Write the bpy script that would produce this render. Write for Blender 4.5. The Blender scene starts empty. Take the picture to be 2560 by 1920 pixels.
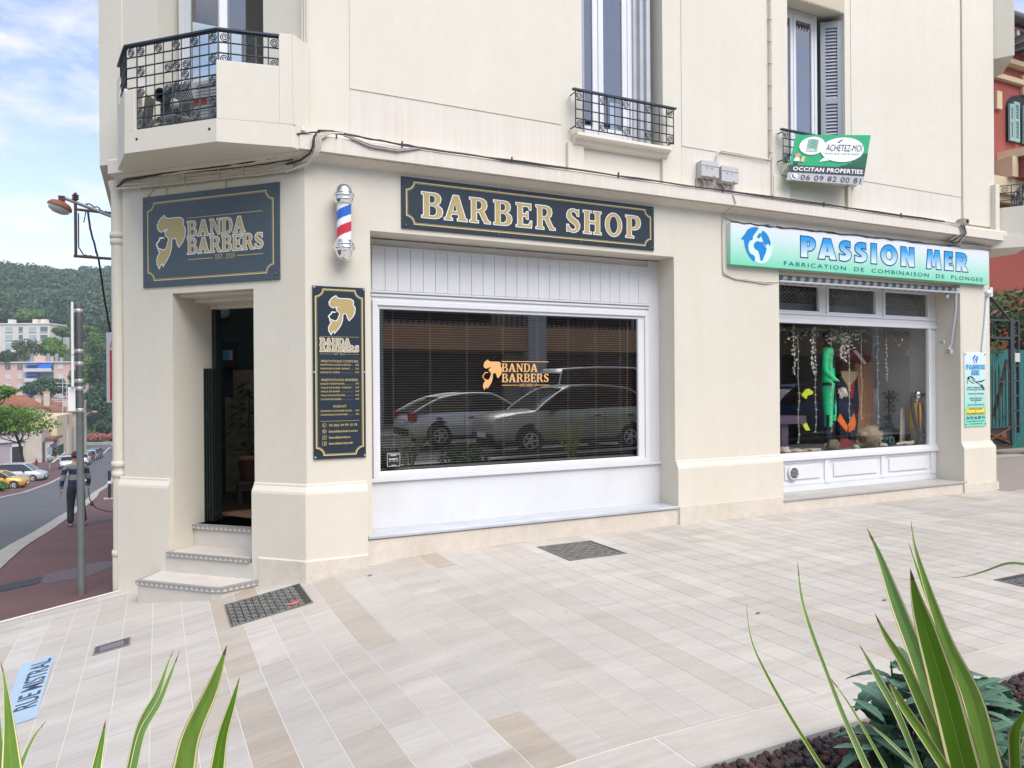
import bpy, bmesh, math, random
from mathutils import Vector, Matrix, noise
from mathutils.geometry import tessellate_polygon
R = random.Random(7)
S = bpy.context.scene
COL = S.collection
RAD = math.radians

# ---------------------------------------------------------------- camera, sky, sun
# world frame: X runs along the shop front, -Y is out into the street, the front corner stands at the origin
CAM = Vector((-1.325, -7.414, 1.763))
FW = Vector((.43586, .90001, 0)); RT = Vector((.90001, -.43586, 0)); UP = Vector((0, 0, 1))
ROLL = RAD(.42); FPX = 1831.0
cr, sr = math.cos(ROLL), math.sin(ROLL)
cd = bpy.data.cameras.new('camera'); cam = bpy.data.objects.new('camera', cd); COL.objects.link(cam)
cx = RT * cr - UP * sr; cy = RT * sr + UP * cr; cz = -FW
cam.matrix_world = Matrix(((cx.x, cy.x, cz.x, CAM.x), (cx.y, cy.y, cz.y, CAM.y), (cx.z, cy.z, cz.z, CAM.z), (0, 0, 0, 1)))
cd.sensor_width = 36; cd.lens = 36 * FPX / 2560; cd.shift_y = 4 / 2560; cd.clip_start = .05; cd.clip_end = 3000
S.camera = cam

SUN_EL, SUN_AZ = RAD(54), RAD(168)      # azimuth measured from +Y (north) towards +X
w = bpy.data.worlds.new('World'); S.world = w; w.use_nodes = True
nt = w.node_tree; nt.nodes.clear()
def wn(t, **k):
    n = nt.nodes.new(t)
    for a, b in k.items(): setattr(n, a, b)
    return n
sky = wn('ShaderNodeTexSky', sky_type='NISHITA', sun_disc=False, sun_elevation=SUN_EL, sun_rotation=SUN_AZ, air_density=1.0, dust_density=.6, ozone_density=1.5)
tc = wn('ShaderNodeTexCoord'); sep = wn('ShaderNodeSeparateXYZ'); nt.links.new(tc.outputs['Generated'], sep.inputs[0])
za = wn('ShaderNodeMath', operation='MAXIMUM'); za.inputs[1].default_value = 0; nt.links.new(sep.outputs['Z'], za.inputs[0])
zb = wn('ShaderNodeMath', operation='ADD'); zb.inputs[1].default_value = .22; nt.links.new(za.outputs[0], zb.inputs[0])
dv = []
for c in 'XY':
    d = wn('ShaderNodeMath', operation='DIVIDE'); nt.links.new(sep.outputs[c], d.inputs[0]); nt.links.new(zb.outputs[0], d.inputs[1]); dv.append(d)
cmb = wn('ShaderNodeCombineXYZ'); nt.links.new(dv[0].outputs[0], cmb.inputs[0]); nt.links.new(dv[1].outputs[0], cmb.inputs[1])
mp = wn('ShaderNodeMapping'); mp.inputs['Location'].default_value = (3.1, 1.3, 0); mp.inputs['Rotation'].default_value = (0, 0, .5); mp.inputs['Scale'].default_value = (1.15, 1.5, 1)
nt.links.new(cmb.outputs[0], mp.inputs[0])
nz = wn('ShaderNodeTexNoise'); nz.inputs['Scale'].default_value = 3.0; nz.inputs['Detail'].default_value = 9; nz.inputs['Roughness'].default_value = .6; nz.inputs['Distortion'].default_value = .35
nt.links.new(mp.outputs[0], nz.inputs['Vector'])
rp = wn('ShaderNodeValToRGB'); rp.color_ramp.elements[0].position = .46; rp.color_ramp.elements[1].position = .68
nt.links.new(nz.outputs[0], rp.inputs[0])
mx = wn('ShaderNodeMixRGB'); mx.inputs[2].default_value = (5.9, 5.85, 5.95, 1)
skm = wn('ShaderNodeMixRGB', blend_type='MULTIPLY'); skm.inputs[0].default_value = 1; skm.inputs[2].default_value = (1.75, 1.5, 1.42, 1)
nt.links.new(sky.outputs[0], skm.inputs[1])
nt.links.new(rp.outputs[0], mx.inputs[0]); nt.links.new(skm.outputs[0], mx.inputs[1])
bg = wn('ShaderNodeBackground'); bg.inputs[1].default_value = .1; nt.links.new(mx.outputs[0], bg.inputs[0])
ow = wn('ShaderNodeOutputWorld'); nt.links.new(bg.outputs[0], ow.inputs[0])

sl = bpy.data.lights.new('sun', 'SUN'); sl.energy = 2.3; sl.angle = RAD(48); sl.color = (1, .965, .91)
so = bpy.data.objects.new('sun', sl); COL.objects.link(so)
sd = Vector((math.sin(SUN_AZ) * math.cos(SUN_EL), math.cos(SUN_AZ) * math.cos(SUN_EL), math.sin(SUN_EL)))
so.rotation_euler = (-sd).to_track_quat('-Z', 'Y').to_euler()
S.view_settings.view_transform = 'Standard'; S.view_settings.look = 'None'; S.view_settings.gamma = 1
S.view_settings.exposure = 0.88

# ---------------------------------------------------------------- helpers
def ray(px, py):
    x = (px - 1280) / FPX; y = -(py - 964) / FPX
    return RT * (x * cr + y * sr) + FW + UP * (-x * sr + y * cr)
def at(px, py, d): return CAM + ray(px, py) * d          # a point d metres deep along the sight line of a photo pixel
q = math.sqrt(.5)
I4 = Matrix.Identity(4)
CH = Matrix.Rotation(-math.pi / 4, 4, 'Z')                # frame of the chamfered corner wall (x to the right, y into the wall)

def sm(a, b, t):
    t = min(1, max(0, (t - a) / (b - a))); return t * t * (3 - 2 * t)
HT = [(-1, 0), (0, 0), (4, .3), (11, 1.02), (50, 4.56), (62, 5.4), (93, 6.95), (120, 8.2), (150, 8.7), (400, 9)]
def hdrop(y):
    t = y - 1.65
    for (a, zA), (b, zB) in zip(HT, HT[1:]):
        if t <= b: return zA + (zB - zA) * max(0, t - a) / (b - a)
    return 9
def gz(x, y=0.0):
    t = 1.8 - x - .8 * sm(1.5, 4.6, -y)
    if t <= 0: return 0.0
    if t < 1.75: return -.048 * t * t
    return -(.147 + .168 * (min(t, 5.3) - 1.75)) - .05 * max(0, t - 5.3)
def st(x, y):
    b = sm(1.65, 9, y)
    return gz(x) * (1 - b) + (-.43 - .03 * (-1.7 - x)) * b - hdrop(y)

MATS = {}
def mat(name, col, rough=.6, metal=0.0, noise_=None, bump=None, spec=.5, vcol=None, streak=None, emit=None, coat=0, trans=0, alpha=1):
    if name in MATS: return MATS[name]
    m = bpy.data.materials.new(name); m.use_nodes = True; t = m.node_tree; n = t.nodes; L = t.links
    b = n['Principled BSDF']
    b.inputs['Roughness'].default_value = rough; b.inputs['Metallic'].default_value = metal
    b.inputs['Specular IOR Level'].default_value = spec
    b.inputs['Coat Weight'].default_value = coat
    c = tuple(col) + (1,)
    b.inputs['Base Color'].default_value = c
    src = None
    tcn = n.new('ShaderNodeTexCoord')
    if vcol:
        a = n.new('ShaderNodeVertexColor'); a.layer_name = vcol; src = a.outputs[0]
    def layer(fac_out, dark, prev):
        mxx = n.new('ShaderNodeMixRGB'); mxx.blend_type = 'MULTIPLY'; mxx.inputs[0].default_value = 1
        r = n.new('ShaderNodeValToRGB'); r.color_ramp.elements[0].position = .3; r.color_ramp.elements[1].position = .7
        r.color_ramp.elements[0].color = (dark, dark * .99, dark * .97, 1); r.color_ramp.elements[1].color = (1, 1, 1, 1)
        L.new(fac_out, r.inputs[0]); L.new(r.outputs[0], mxx.inputs[2])
        if prev is None: mxx.inputs[1].default_value = c
        else: L.new(prev, mxx.inputs[1])
        return mxx.outputs[0]
    for spec_n in (noise_ or []):
        sc, amt = spec_n[0], spec_n[1]
        t_ = n.new('ShaderNodeTexNoise'); t_.inputs['Detail'].default_value = 6; t_.inputs['Roughness'].default_value = .6
        t_.inputs['Scale'].default_value = sc
        if len(spec_n) > 2:
            mpn = n.new('ShaderNodeMapping'); mpn.inputs['Scale'].default_value = spec_n[2]; L.new(tcn.outputs['Object'], mpn.inputs[0]); L.new(mpn.outputs[0], t_.inputs['Vector'])
        else: L.new(tcn.outputs['Object'], t_.inputs['Vector'])
        src = layer(t_.outputs[0], 1 - amt, src)
    if src is not None: L.new(src, b.inputs['Base Color'])
    if bump:
        t_ = n.new('ShaderNodeTexNoise'); t_.inputs['Scale'].default_value = bump[0]; t_.inputs['Detail'].default_value = 5
        L.new(tcn.outputs['Object'], t_.inputs['Vector'])
        bp = n.new('ShaderNodeBump'); bp.inputs['Strength'].default_value = bump[1]; bp.inputs['Distance'].default_value = bump[2] if len(bump) > 2 else .01
        L.new(t_.outputs[0], bp.inputs['Height']); L.new(bp.outputs[0], b.inputs['Normal'])
    if emit: b.inputs['Emission Color'].default_value = tuple(emit[:3]) + (1,); b.inputs['Emission Strength'].default_value = emit[3]
    if trans:
        tr = n.new('ShaderNodeBsdfTranslucent'); ms = n.new('ShaderNodeMixShader'); ms.inputs[0].default_value = trans
        L.new(b.outputs[0], ms.inputs[1]); L.new(tr.outputs[0], ms.inputs[2])
        if src is not None: L.new(src, tr.inputs[0])
        else: tr.inputs[0].default_value = c
        L.new(ms.outputs[0], n['Material Output'].inputs[0])
    MATS[name] = m
    return m
def glass(name, ior=1.5, gain=1.0, base=.02, tint=(1, 1, 1)):
    if name in MATS: return MATS[name]
    m = bpy.data.materials.new(name); m.use_nodes = True; t = m.node_tree; n = t.nodes; L = t.links; n.clear()
    tr = n.new('ShaderNodeBsdfTransparent'); tr.inputs[0].default_value = tuple(tint) + (1,)
    gl = n.new('ShaderNodeBsdfGlossy'); gl.inputs['Roughness'].default_value = 0.0
    fr = n.new('ShaderNodeFresnel'); fr.inputs[0].default_value = ior
    ml = n.new('ShaderNodeMath'); ml.operation = 'MULTIPLY_ADD'; ml.inputs[1].default_value = gain; ml.inputs[2].default_value = base; ml.use_clamp = True
    ms = n.new('ShaderNodeMixShader'); o = n.new('ShaderNodeOutputMaterial')
    ge = n.new('ShaderNodeNewGeometry'); io = n.new('ShaderNodeMapRange'); io.inputs[3].default_value = ior; io.inputs[4].default_value = 1 / ior
    L.new(ge.outputs['Backfacing'], io.inputs[0]); L.new(io.outputs[0], fr.inputs[0])      # a thin pane reflects alike from both sides
    L.new(fr.outputs[0], ml.inputs[0]); L.new(ml.outputs[0], ms.inputs[0]); L.new(tr.outputs[0], ms.inputs[1]); L.new(gl.outputs[0], ms.inputs[2]); L.new(ms.outputs[0], o.inputs[0])
    MATS[name] = m; return m
def grad(name, c0, c1, z0, z1, rough=.35):
    m = mat(name, c0, rough); t = m.node_tree; n = t.nodes; L = t.links
    tcn = n.new('ShaderNodeTexCoord'); s_ = n.new('ShaderNodeSeparateXYZ'); mr = n.new('ShaderNodeMapRange'); mxx = n.new('ShaderNodeMixRGB')
    mr.inputs[1].default_value = z0; mr.inputs[2].default_value = z1
    mxx.inputs[1].default_value = tuple(c0) + (1,); mxx.inputs[2].default_value = tuple(c1) + (1,)
    L.new(tcn.outputs['Object'], s_.inputs[0]); L.new(s_.outputs['Z'], mr.inputs[0]); L.new(mr.outputs[0], mxx.inputs[0]); L.new(mxx.outputs[0], n['Principled BSDF'].inputs['Base Color'])
    return m

class MB:
    def __init__(self, T=None): self.v = []; self.f = []; self.m = []; self.s = []; self.c = []; self.T = T or I4
    def add(self, vs, fs, m=0, s=False, c=None):
        o = len(self.v); self.v += [tuple(self.T @ Vector(p)) for p in vs]
        for f in fs: self.f.append([i + o for i in f]); self.m.append(m); self.s.append(s); self.c.append(c)
    def box(self, x0, x1, y0, y1, z0, z1, m=0, c=None):
        self.add([(x0, y0, z0), (x1, y0, z0), (x1, y1, z0), (x0, y1, z0), (x0, y0, z1), (x1, y0, z1), (x1, y1, z1), (x0, y1, z1)],
                 [(0, 3, 2, 1), (4, 5, 6, 7), (0, 1, 5, 4), (1, 2, 6, 5), (2, 3, 7, 6), (3, 0, 4, 7)], m, False, c)
    def hexa(self, p, m=0, s=False):                     # eight corners, bottom four then top four
        self.add(p, [(0, 3, 2, 1), (4, 5, 6, 7), (0, 1, 5, 4), (1, 2, 6, 5), (2, 3, 7, 6), (3, 0, 4, 7)], m, s)
    def prism(self, poly, fn, lo, hi, m=0, holes=(), s=False):   # fn(a, b, t) places a polygon point at depth t
        cs = [list(poly)] + [list(h) for h in holes]
        flat = [p for c in cs for p in c]; n = len(flat)
        tri = tessellate_polygon([[Vector((p[0], p[1], 0)) for p in c] for c in cs])
        vs = [fn(p[0], p[1], lo) for p in flat] + [fn(p[0], p[1], hi) for p in flat]
        fs = [tuple(t) for t in tri] + [tuple(i + n for i in reversed(t)) for t in tri]
        self.add(vs, fs, m)
        o = 0
        for c in cs:
            k = len(c)
            self.add([fn(p[0], p[1], lo) for p in c] + [fn(p[0], p[1], hi) for p in c], [(i, (i + 1) % k, (i + 1) % k + k, i + k) for i in range(k)], m, s)
    def flat(self, poly, fn, m=0, holes=(), c=None):
        cs = [list(poly)] + [list(h) for h in holes]
        flat = [p for k in cs for p in k]
        tri = tessellate_polygon([[Vector((p[0], p[1], 0)) for p in k] for k in cs])
        self.add([fn(p[0], p[1]) for p in flat], [tuple(t) for t in tri], m, False, c)
    def tube(self, path, r, n=8, m=0, caps=True, s=True, r1=None):
        P = [Vector(p) for p in path]; k = len(P); vs = []
        prev = None
        for i, p in enumerate(P):
            t = (P[min(i + 1, k - 1)] - P[max(i - 1, 0)])
            if t.length < 1e-9: t = Vector((0, 0, 1))
            t.normalize()
            if prev is None:
                a = t.cross(Vector((0, 0, 1)))
                if a.length < .05: a = t.cross(Vector((1, 0, 0)))
            else: a = prev - t * prev.dot(t)
            if a.length < 1e-6: a = t.orthogonal()
            a.normalize(); prev = a; b = t.cross(a)
            rr = r[i] if isinstance(r, (list, tuple)) else (r if r1 is None else r + (r1 - r) * i / (k - 1))
            vs += [tuple(p + (a * math.cos(2 * math.pi * j / n) + b * math.sin(2 * math.pi * j / n)) * rr) for j in range(n)]
        fs = [(i * n + j, i * n + (j + 1) % n, (i + 1) * n + (j + 1) % n, (i + 1) * n + j) for i in range(k - 1) for j in range(n)]
        self.add(vs, fs, m, s)
        if caps: self.add(vs[:n], [tuple(range(n - 1, -1, -1))], m); self.add(vs[-n:], [tuple(range(n))], m)
    def lathe(self, prof, c, n=24, m=0, axis='z', s=True, a0=0, a1=2 * math.pi):
        vs = []; k = len(prof)
        for r, h in prof:
            for j in range(n):
                a = a0 + (a1 - a0) * j / n; x, y = r * math.cos(a), r * math.sin(a)
                vs.append((c[0] + x, c[1] + y, c[2] + h) if axis == 'z' else ((c[0] + x, c[1] + h, c[2] + y) if axis == 'y' else (c[0] + h, c[1] + x, c[2] + y)))
        self.add(vs, [(i * n + j, i * n + (j + 1) % n, (i + 1) * n + (j + 1) % n, (i + 1) * n + j) for i in range(k - 1) for j in range(n)], m, s)
    def ball(self, c, rx, ry, rz, n=10, m=0, jit=0, seed=0, s=True):
        rr = random.Random(seed); vs = [(c[0], c[1], c[2] - rz)]; k = n // 2 + 1
        for i in range(1, k):
            ph = -math.pi / 2 + math.pi * i / k
            for j in range(n):
                a = 2 * math.pi * j / n; e = 1 + jit * (rr.random() - .5) * 2
                vs.append((c[0] + rx * e * math.cos(ph) * math.cos(a), c[1] + ry * e * math.cos(ph) * math.sin(a), c[2] + rz * e * math.sin(ph)))
        vs.append((c[0], c[1], c[2] + rz)); T = len(vs) - 1
        fs = [(0, 1 + (j + 1) % n, 1 + j) for j in range(n)]
        for i in range(k - 2): fs += [(1 + i * n + j, 1 + i * n + (j + 1) % n, 1 + (i + 1) * n + (j + 1) % n, 1 + (i + 1) * n + j) for j in range(n)]
        fs += [(T, 1 + (k - 2) * n + j, 1 + (k - 2) * n + (j + 1) % n) for j in range(n)]
        self.add(vs, fs, m, s)
    def sweep(self, prof, path, m=0, s=False):           # closed profile (out, z) run along a plan polyline; out is to the right of travel
        P = [Vector((p[0], p[1])) for p in path]; k = len(P); n = len(prof); vs = []
        for i, p in enumerate(P):
            d0 = (P[i] - P[i - 1]).normalized() if i else None; d1 = (P[i + 1] - P[i]).normalized() if i < k - 1 else None
            n0 = Vector((d0.y, -d0.x)) if d0 else None; n1 = Vector((d1.y, -d1.x)) if d1 else None
            if d0 and d1: mm = (n0 + n1); mm = mm / (1 + n0.dot(n1))
            else: mm = n0 or n1
            vs += [(p.x + mm.x * o, p.y + mm.y * o, z) for o, z in prof]
        fs = [(i * n + j, (i + 1) * n + j, (i + 1) * n + (j + 1) % n, i * n + (j + 1) % n) for i in range(k - 1) for j in range(n)]
        self.add(vs, fs, m, s)
        for e in (0, k - 1):
            pts = vs[e * n:(e + 1) * n]; tri = tessellate_polygon([[Vector((o, z, 0)) for o, z in prof]])
            self.add(pts, [tuple(t) for t in tri], m)
    def build(self, name, mats, parent=None, bev=0, recalc=True, seg=2):
        me = bpy.data.meshes.new(name); me.from_pydata(self.v, [], self.f)
        for k in (mats if isinstance(mats, (list, tuple)) else [mats]): me.materials.append(k)
        me.polygons.foreach_set('material_index', self.m); me.polygons.foreach_set('use_smooth', self.s)
        if any(c is not None for c in self.c):
            ca = me.color_attributes.new('tone', 'FLOAT_COLOR', 'CORNER'); i = 0
            for p, c in zip(me.polygons, self.c):
                for _ in range(p.loop_total): ca.data[i].color = tuple(c or (1, 1, 1)) + (1,); i += 1
        if recalc:
            b = bmesh.new(); b.from_mesh(me); bmesh.ops.recalc_face_normals(b, faces=b.faces); b.to_mesh(me); b.free()
        me.update()
        o = bpy.data.objects.new(name, me); COL.objects.link(o)
        if bev:
            md = o.modifiers.new('edge', 'BEVEL'); md.width = bev; md.segments = seg; md.limit_method = 'ANGLE'; md.angle_limit = RAD(40)
        if parent: attach(o, parent)
        return o
def attach(o, parent):
    o.parent = parent
    r = parent
    M = Matrix.Identity(4)
    while r is not None: M = M @ Matrix.Translation(-r.location) if r.parent is None else M; r = r.parent
    o.matrix_parent_inverse = M if parent.parent is None else Matrix.Identity(4)
def thing(name, label, cat, loc=(0, 0, 0), group=None):
    o = bpy.data.objects.new(name, None); COL.objects.link(o); o.location = loc; o.empty_display_size = .1
    tag(o, label, cat, group); return o
def tag(o, label=None, cat=None, group=None, kind=None):
    if label: o['label'] = label
    if cat: o['category'] = cat
    if group: o['group'] = group
    if kind: o['kind'] = kind
    return o
def dup(root, loc, rz=0.0, label=None, group=None, sc=1.0):
    r = root.copy(); COL.objects.link(r); r.location = loc; r.rotation_euler = (0, 0, rz); r.scale = (sc, sc, sc)
    if label: r['label'] = label
    if group: r['group'] = group
    for ch in list(root.children):
        c = ch.copy(); COL.objects.link(c); c.parent = r
        for g in ch.children: d = g.copy(); COL.objects.link(d); d.parent = c
    return r
def struct(o): o['kind'] = 'structure'; return o
def textmesh(body, x0, x1, z0, z1, fn, mb, m=0, offset=0.0, space=1.0, align='fit', shear=0.0, res=3, c=None):
    """built-in font, capital height z0..z1, stretched to x0..x1 when align is fit, else natural width from x0 (left) or centred"""
    cu = bpy.data.curves.new('tmp', 'FONT'); cu.body = body; cu.size = 1; cu.offset = offset; cu.space_character = space; cu.resolution_u = res; cu.shear = shear
    o = bpy.data.objects.new('tmp', cu); COL.objects.link(o)
    dg = bpy.context.evaluated_depsgraph_get(); dg.update()
    me = bpy.data.meshes.new_from_object(o.evaluated_get(dg))
    xs = [v.co.x for v in me.vertices]
    if xs:
        a, b = min(xs), max(xs); H = .729; sz = (z1 - z0) / H
        if align == 'fit': sx = (x1 - x0) / max(b - a, 1e-6); ox = x0 - a * sx
        elif align == 'left': sx = sz * .95; ox = x0 - a * sx
        else: sx = sz * .95; ox = (x0 + x1) / 2 - (a + b) / 2 * sx
        mb.add([fn(v.co.x * sx + ox, v.co.y * sz + z0) for v in me.vertices], [tuple(p.vertices) for p in me.polygons], m, False, c)
    bpy.data.objects.remove(o); bpy.data.curves.remove(cu); bpy.data.meshes.remove(me)

# serif capitals, one unit high: outer contour then counters
def ell(cx_, cy_, rx, ry, n=28): return [(cx_ + rx * math.cos(2 * math.pi * i / n), cy_ + ry * math.sin(2 * math.pi * i / n)) for i in range(n)]
GL = {
 'B': (.84, [[(0,0),(0,.06),(.08,.09),(.08,.91),(0,.94),(0,1),(.48,1),(.62,.98),(.72,.9),(.75,.78),(.72,.65),(.62,.56),(.54,.53),(.68,.49),(.79,.4),(.82,.27),(.78,.12),(.66,.03),(.5,0)], [(.29,.58),(.29,.92),(.42,.92),(.52,.87),(.55,.76),(.52,.64),(.43,.58)], [(.29,.08),(.29,.5),(.45,.5),(.57,.43),(.6,.29),(.56,.15),(.45,.08)]]),
 'A': (.98, [[(0,0),(0,.06),(.07,.09),(.38,1),(.6,1),(.9,.09),(.97,.06),(.97,0),(.56,0),(.56,.06),(.64,.09),(.59,.26),(.3,.26),(.24,.09),(.33,.06),(.33,0)], [(.335,.36),(.555,.36),(.45,.72)]]),
 'R': (.94, [[(0,0),(0,.06),(.08,.09),(.08,.91),(0,.94),(0,1),(.48,1),(.64,.97),(.75,.88),(.78,.73),(.74,.6),(.62,.5),(.84,.1),(.94,.06),(.94,0),(.68,0),(.43,.44),(.29,.44),(.29,.09),(.38,.06),(.38,0)], [(.29,.53),(.29,.91),(.43,.91),(.54,.85),(.57,.73),(.53,.6),(.43,.53)]]),
 'E': (.75, [[(0,0),(0,.06),(.08,.09),(.08,.91),(0,.94),(0,1),(.7,1),(.7,.76),(.64,.76),(.58,.9),(.29,.9),(.29,.56),(.46,.56),(.5,.66),(.56,.66),(.56,.36),(.5,.36),(.46,.47),(.29,.47),(.29,.1),(.6,.1),(.68,.27),(.74,.27),(.72,0)]]),
 'S': (.68, [[(.04,.02),(.04,.3),(.11,.3),(.17,.16),(.3,.08),(.42,.1),(.48,.19),(.44,.3),(.3,.4),(.14,.5),(.05,.62),(.04,.76),(.1,.9),(.24,.99),(.4,1),(.52,.96),(.62,.98),(.62,.72),(.55,.72),(.5,.84),(.38,.92),(.27,.9),(.22,.8),(.26,.7),(.4,.6),(.58,.49),(.66,.36),(.66,.22),(.58,.08),(.44,0),(.28,-.01),(.16,.04)]]),
 'H': (.95, [[(0,0),(0,.06),(.08,.09),(.08,.91),(0,.94),(0,1),(.4,1),(.4,.94),(.3,.91),(.3,.56),(.64,.56),(.64,.91),(.54,.94),(.54,1),(.94,1),(.94,.94),(.86,.91),(.86,.09),(.94,.06),(.94,0),(.54,0),(.54,.06),(.64,.09),(.64,.46),(.3,.46),(.3,.09),(.4,.06),(.4,0)]]),
 'O': (.9, [ell(.45, .5, .44, .515), ell(.45, .5, .24, .41)]),
 'P': (.8, [[(0,0),(0,.06),(.08,.09),(.08,.91),(0,.94),(0,1),(.48,1),(.65,.97),(.76,.86),(.79,.7),(.75,.53),(.63,.42),(.47,.38),(.29,.38),(.29,.09),(.42,.06),(.42,0)], [(.29,.47),(.29,.91),(.44,.91),(.55,.84),(.58,.69),(.54,.54),(.44,.47)]]),
 'N': (.95, [[(0,0),(0,.06),(.1,.09),(.1,.91),(0,.94),(0,1),(.3,1),(.72,.36),(.72,.91),(.62,.94),(.62,1),(.94,1),(.94,.94),(.84,.91),(.84,0),(.7,0),(.22,.72),(.22,.09),(.32,.06),(.32,0)]]),
 'D': (.9, [[(0,0),(0,.06),(.08,.09),(.08,.91),(0,.94),(0,1),(.46,1),(.66,.96),(.82,.82),(.88,.52),(.82,.2),(.66,.05),(.46,0)], [(.29,.09),(.29,.91),(.44,.91),(.58,.84),(.66,.7),(.67,.5),(.65,.3),(.58,.16),(.44,.09)]]),
 'T': (.83, [[(.22,0),(.22,.06),(.3,.09),(.3,.9),(.13,.9),(.06,.74),(0,.74),(.02,1),(.8,1),(.82,.74),(.76,.74),(.69,.9),(.52,.9),(.52,.09),(.6,.06),(.6,0)]]),
 '2': (.66, [[(.02,0),(.02,.1),(.3,.4),(.42,.58),(.43,.72),(.37,.86),(.26,.9),(.14,.84),(.1,.7),(.03,.7),(.04,.92),(.2,1),(.36,1),(.52,.95),(.61,.83),(.6,.66),(.5,.5),(.25,.17),(.5,.17),(.56,.3),(.62,.3),(.6,0)]]),
 '0': (.68, [ell(.33, .5, .32, .51, 20), ell(.33, .5, .14, .4, 20)]), '.': (.25, [[(.02, 0), (.2, 0), (.2, .18), (.02, .18)]]), ' ': (.4, [])}
GS = {
 'P': (.62, [[(0,0),(0,1),(.34,1),(.5,.96),(.6,.84),(.62,.66),(.57,.48),(.44,.36),(.27,.33),(.27,0)], [(.26,.52),(.26,.80),(.33,.80),(.37,.74),(.38,.65),(.36,.56),(.32,.52)]]),
 'A': (.8, [[(0,0),(.24,1),(.56,1),(.8,0),(.53,0),(.5,.17),(.3,.17),(.27,0)], [(.345,.38),(.455,.38),(.40,.68)]]),
 'S': (.56, [[(0,.02),(0,.30),(.12,.26),(.26,.25),(.31,.3),(.26,.38),(.12,.46),(.03,.56),(0,.70),(.04,.86),(.16,.97),(.32,1),(.5,.97),(.5,.70),(.40,.74),(.28,.74),(.25,.68),(.30,.62),(.44,.54),(.54,.43),(.56,.28),(.5,.12),(.36,.02),(.2,-.01)]]),
 'I': (.27, [[(0,0),(0,1),(.27,1),(.27,0)]]), 'O': (.86, [ell(.43, .5, .43, .52), ell(.43, .5, .17, .27)]),
 'N': (.68, [[(0,0),(0,1),(.26,1),(.44,.55),(.44,1),(.68,1),(.68,0),(.44,0),(.24,.48),(.24,0)]]),
 'M': (.86, [[(0,0),(.08,1),(.32,1),(.42,.55),(.52,1),(.76,1),(.86,0),(.60,0),(.57,.55),(.48,.12),(.36,.12),(.27,.55),(.25,0)]]),
 'E': (.52, [[(0,0),(0,1),(.5,1),(.5,.76),(.26,.76),(.26,.62),(.46,.62),(.46,.40),(.26,.40),(.26,.24),(.52,.24),(.52,0)]]),
 'R': (.66, [[(0,0),(0,1),(.34,1),(.5,.96),(.6,.84),(.61,.66),(.55,.5),(.47,.42),(.66,0),(.38,0),(.26,.34),(.26,0)], [(.26,.54),(.26,.80),(.33,.80),(.37,.74),(.38,.65),(.36,.58),(.32,.54)]])}
def area(p): return sum(a[0] * b[1] - b[0] * a[1] for a, b in zip(p, p[1:] + p[:1])) / 2
def inflate(p, w_):
    if area(p) < 0: p = p[::-1]
    n = len(p); out = []
    for i in range(n):
        a, b, c = Vector(p[i - 1]), Vector(p[i]), Vector(p[(i + 1) % n])
        d0 = (b - a); d1 = (c - b)
        if d0.length < 1e-6 or d1.length < 1e-6: out.append(tuple(b)); continue
        d0.normalize(); d1.normalize(); n0 = Vector((d0.y, -d0.x)); n1 = Vector((d1.y, -d1.x))
        k = 1 + n0.dot(n1); mm = (n0 + n1) / max(k, .45)
        out.append((b.x + mm.x * w_, b.y + mm.y * w_))
    return out
def outlined(mb, contours, fn, fn_under, w_, m_fill, m_edge):
    mb.flat(contours[0], fn, m_fill, contours[1:])
    if w_: mb.flat(inflate(contours[0], w_), fn_under, m_edge, [inflate(h, -w_ * .75) for h in contours[1:]])
def serif(mb, text, x0, x1, z0, z1, fn, fn_under, w_, m_fill, m_edge, gap=.06, GL=GL):
    tot = sum(GL[c][0] + gap for c in text) - gap; sx = (x1 - x0) / tot; sz = z1 - z0; x = x0
    for c in text:
        cs = [[(x + a * sx, z0 + b * sz) for a, b in k] for k in GL[c][1]]
        if cs: outlined(mb, cs, fn, fn_under, w_, m_fill, m_edge)
        x += (GL[c][0] + gap) * sx

# ---------------------------------------------------------------- materials
CREAM = mat('cream_render', (.695, .663, .582), .85, noise_=[(.7, .05), (2.2, .022, (1.6, 1.6, .12)), (9, .03)], bump=(60, .12, .004))
CREAM2 = mat('cream_render_lower', (.655, .62, .535), .8, noise_=[(.9, .05), (2.6, .03, (1.5, 1.5, .2)), (12, .03)], bump=(90, .1, .003))
CREAMS = mat('cream_streaked', (.71, .66, .59), .85, noise_=[(1.0, .09, (26, 26, .5)), (.8, .05)], bump=(60, .12, .004))
ROUGH = mat('roughcast', (.70, .64, .56), .95, noise_=[(2, .14), (9, .10), (70, .12)], bump=(110, .5, .01))
WHITEP = mat('white_paint', (.70, .715, .75), .4, noise_=[(2, .04), (14, .03)])
WOODW = mat('white_timber', (.68, .695, .73), .5, noise_=[(1.5, .05), (5, .05, (1, 1, .15)), (30, .03)], bump=(14, .06, .004))
IRON = mat('wrought_iron', (.035, .05, .065), .5, .3)
NAVY = mat('navy_board', (.020, .033, .048), .4, noise_=[(3, .08)], spec=.35)
GOLD = mat('gold_print', (.42, .325, .13), .45)
GOLDL = mat('gold_line', (.60, .48, .21), .45)
WHITEPR = mat('white_print', (.8, .8, .8), .4)
CHROME = mat('chrome', (.82, .83, .85), .06, 1.0)
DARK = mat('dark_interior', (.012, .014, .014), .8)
MARBLE = mat('marble', (.50, .53, .57), .3, noise_=[(2.5, .28, (1, 6, 6)), (14, .06)])
STONE = mat('grey_stone', (.42, .41, .39), .55, noise_=[(3, .18), (30, .1)])
TILE = mat('beige_tile', (.56, .525, .475), .5, noise_=[(4, .10)])
BLACKC = mat('black_cable', (.03, .03, .035), .6)
CREAMC = mat('painted_cable', (.58, .53, .45), .7)
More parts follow.
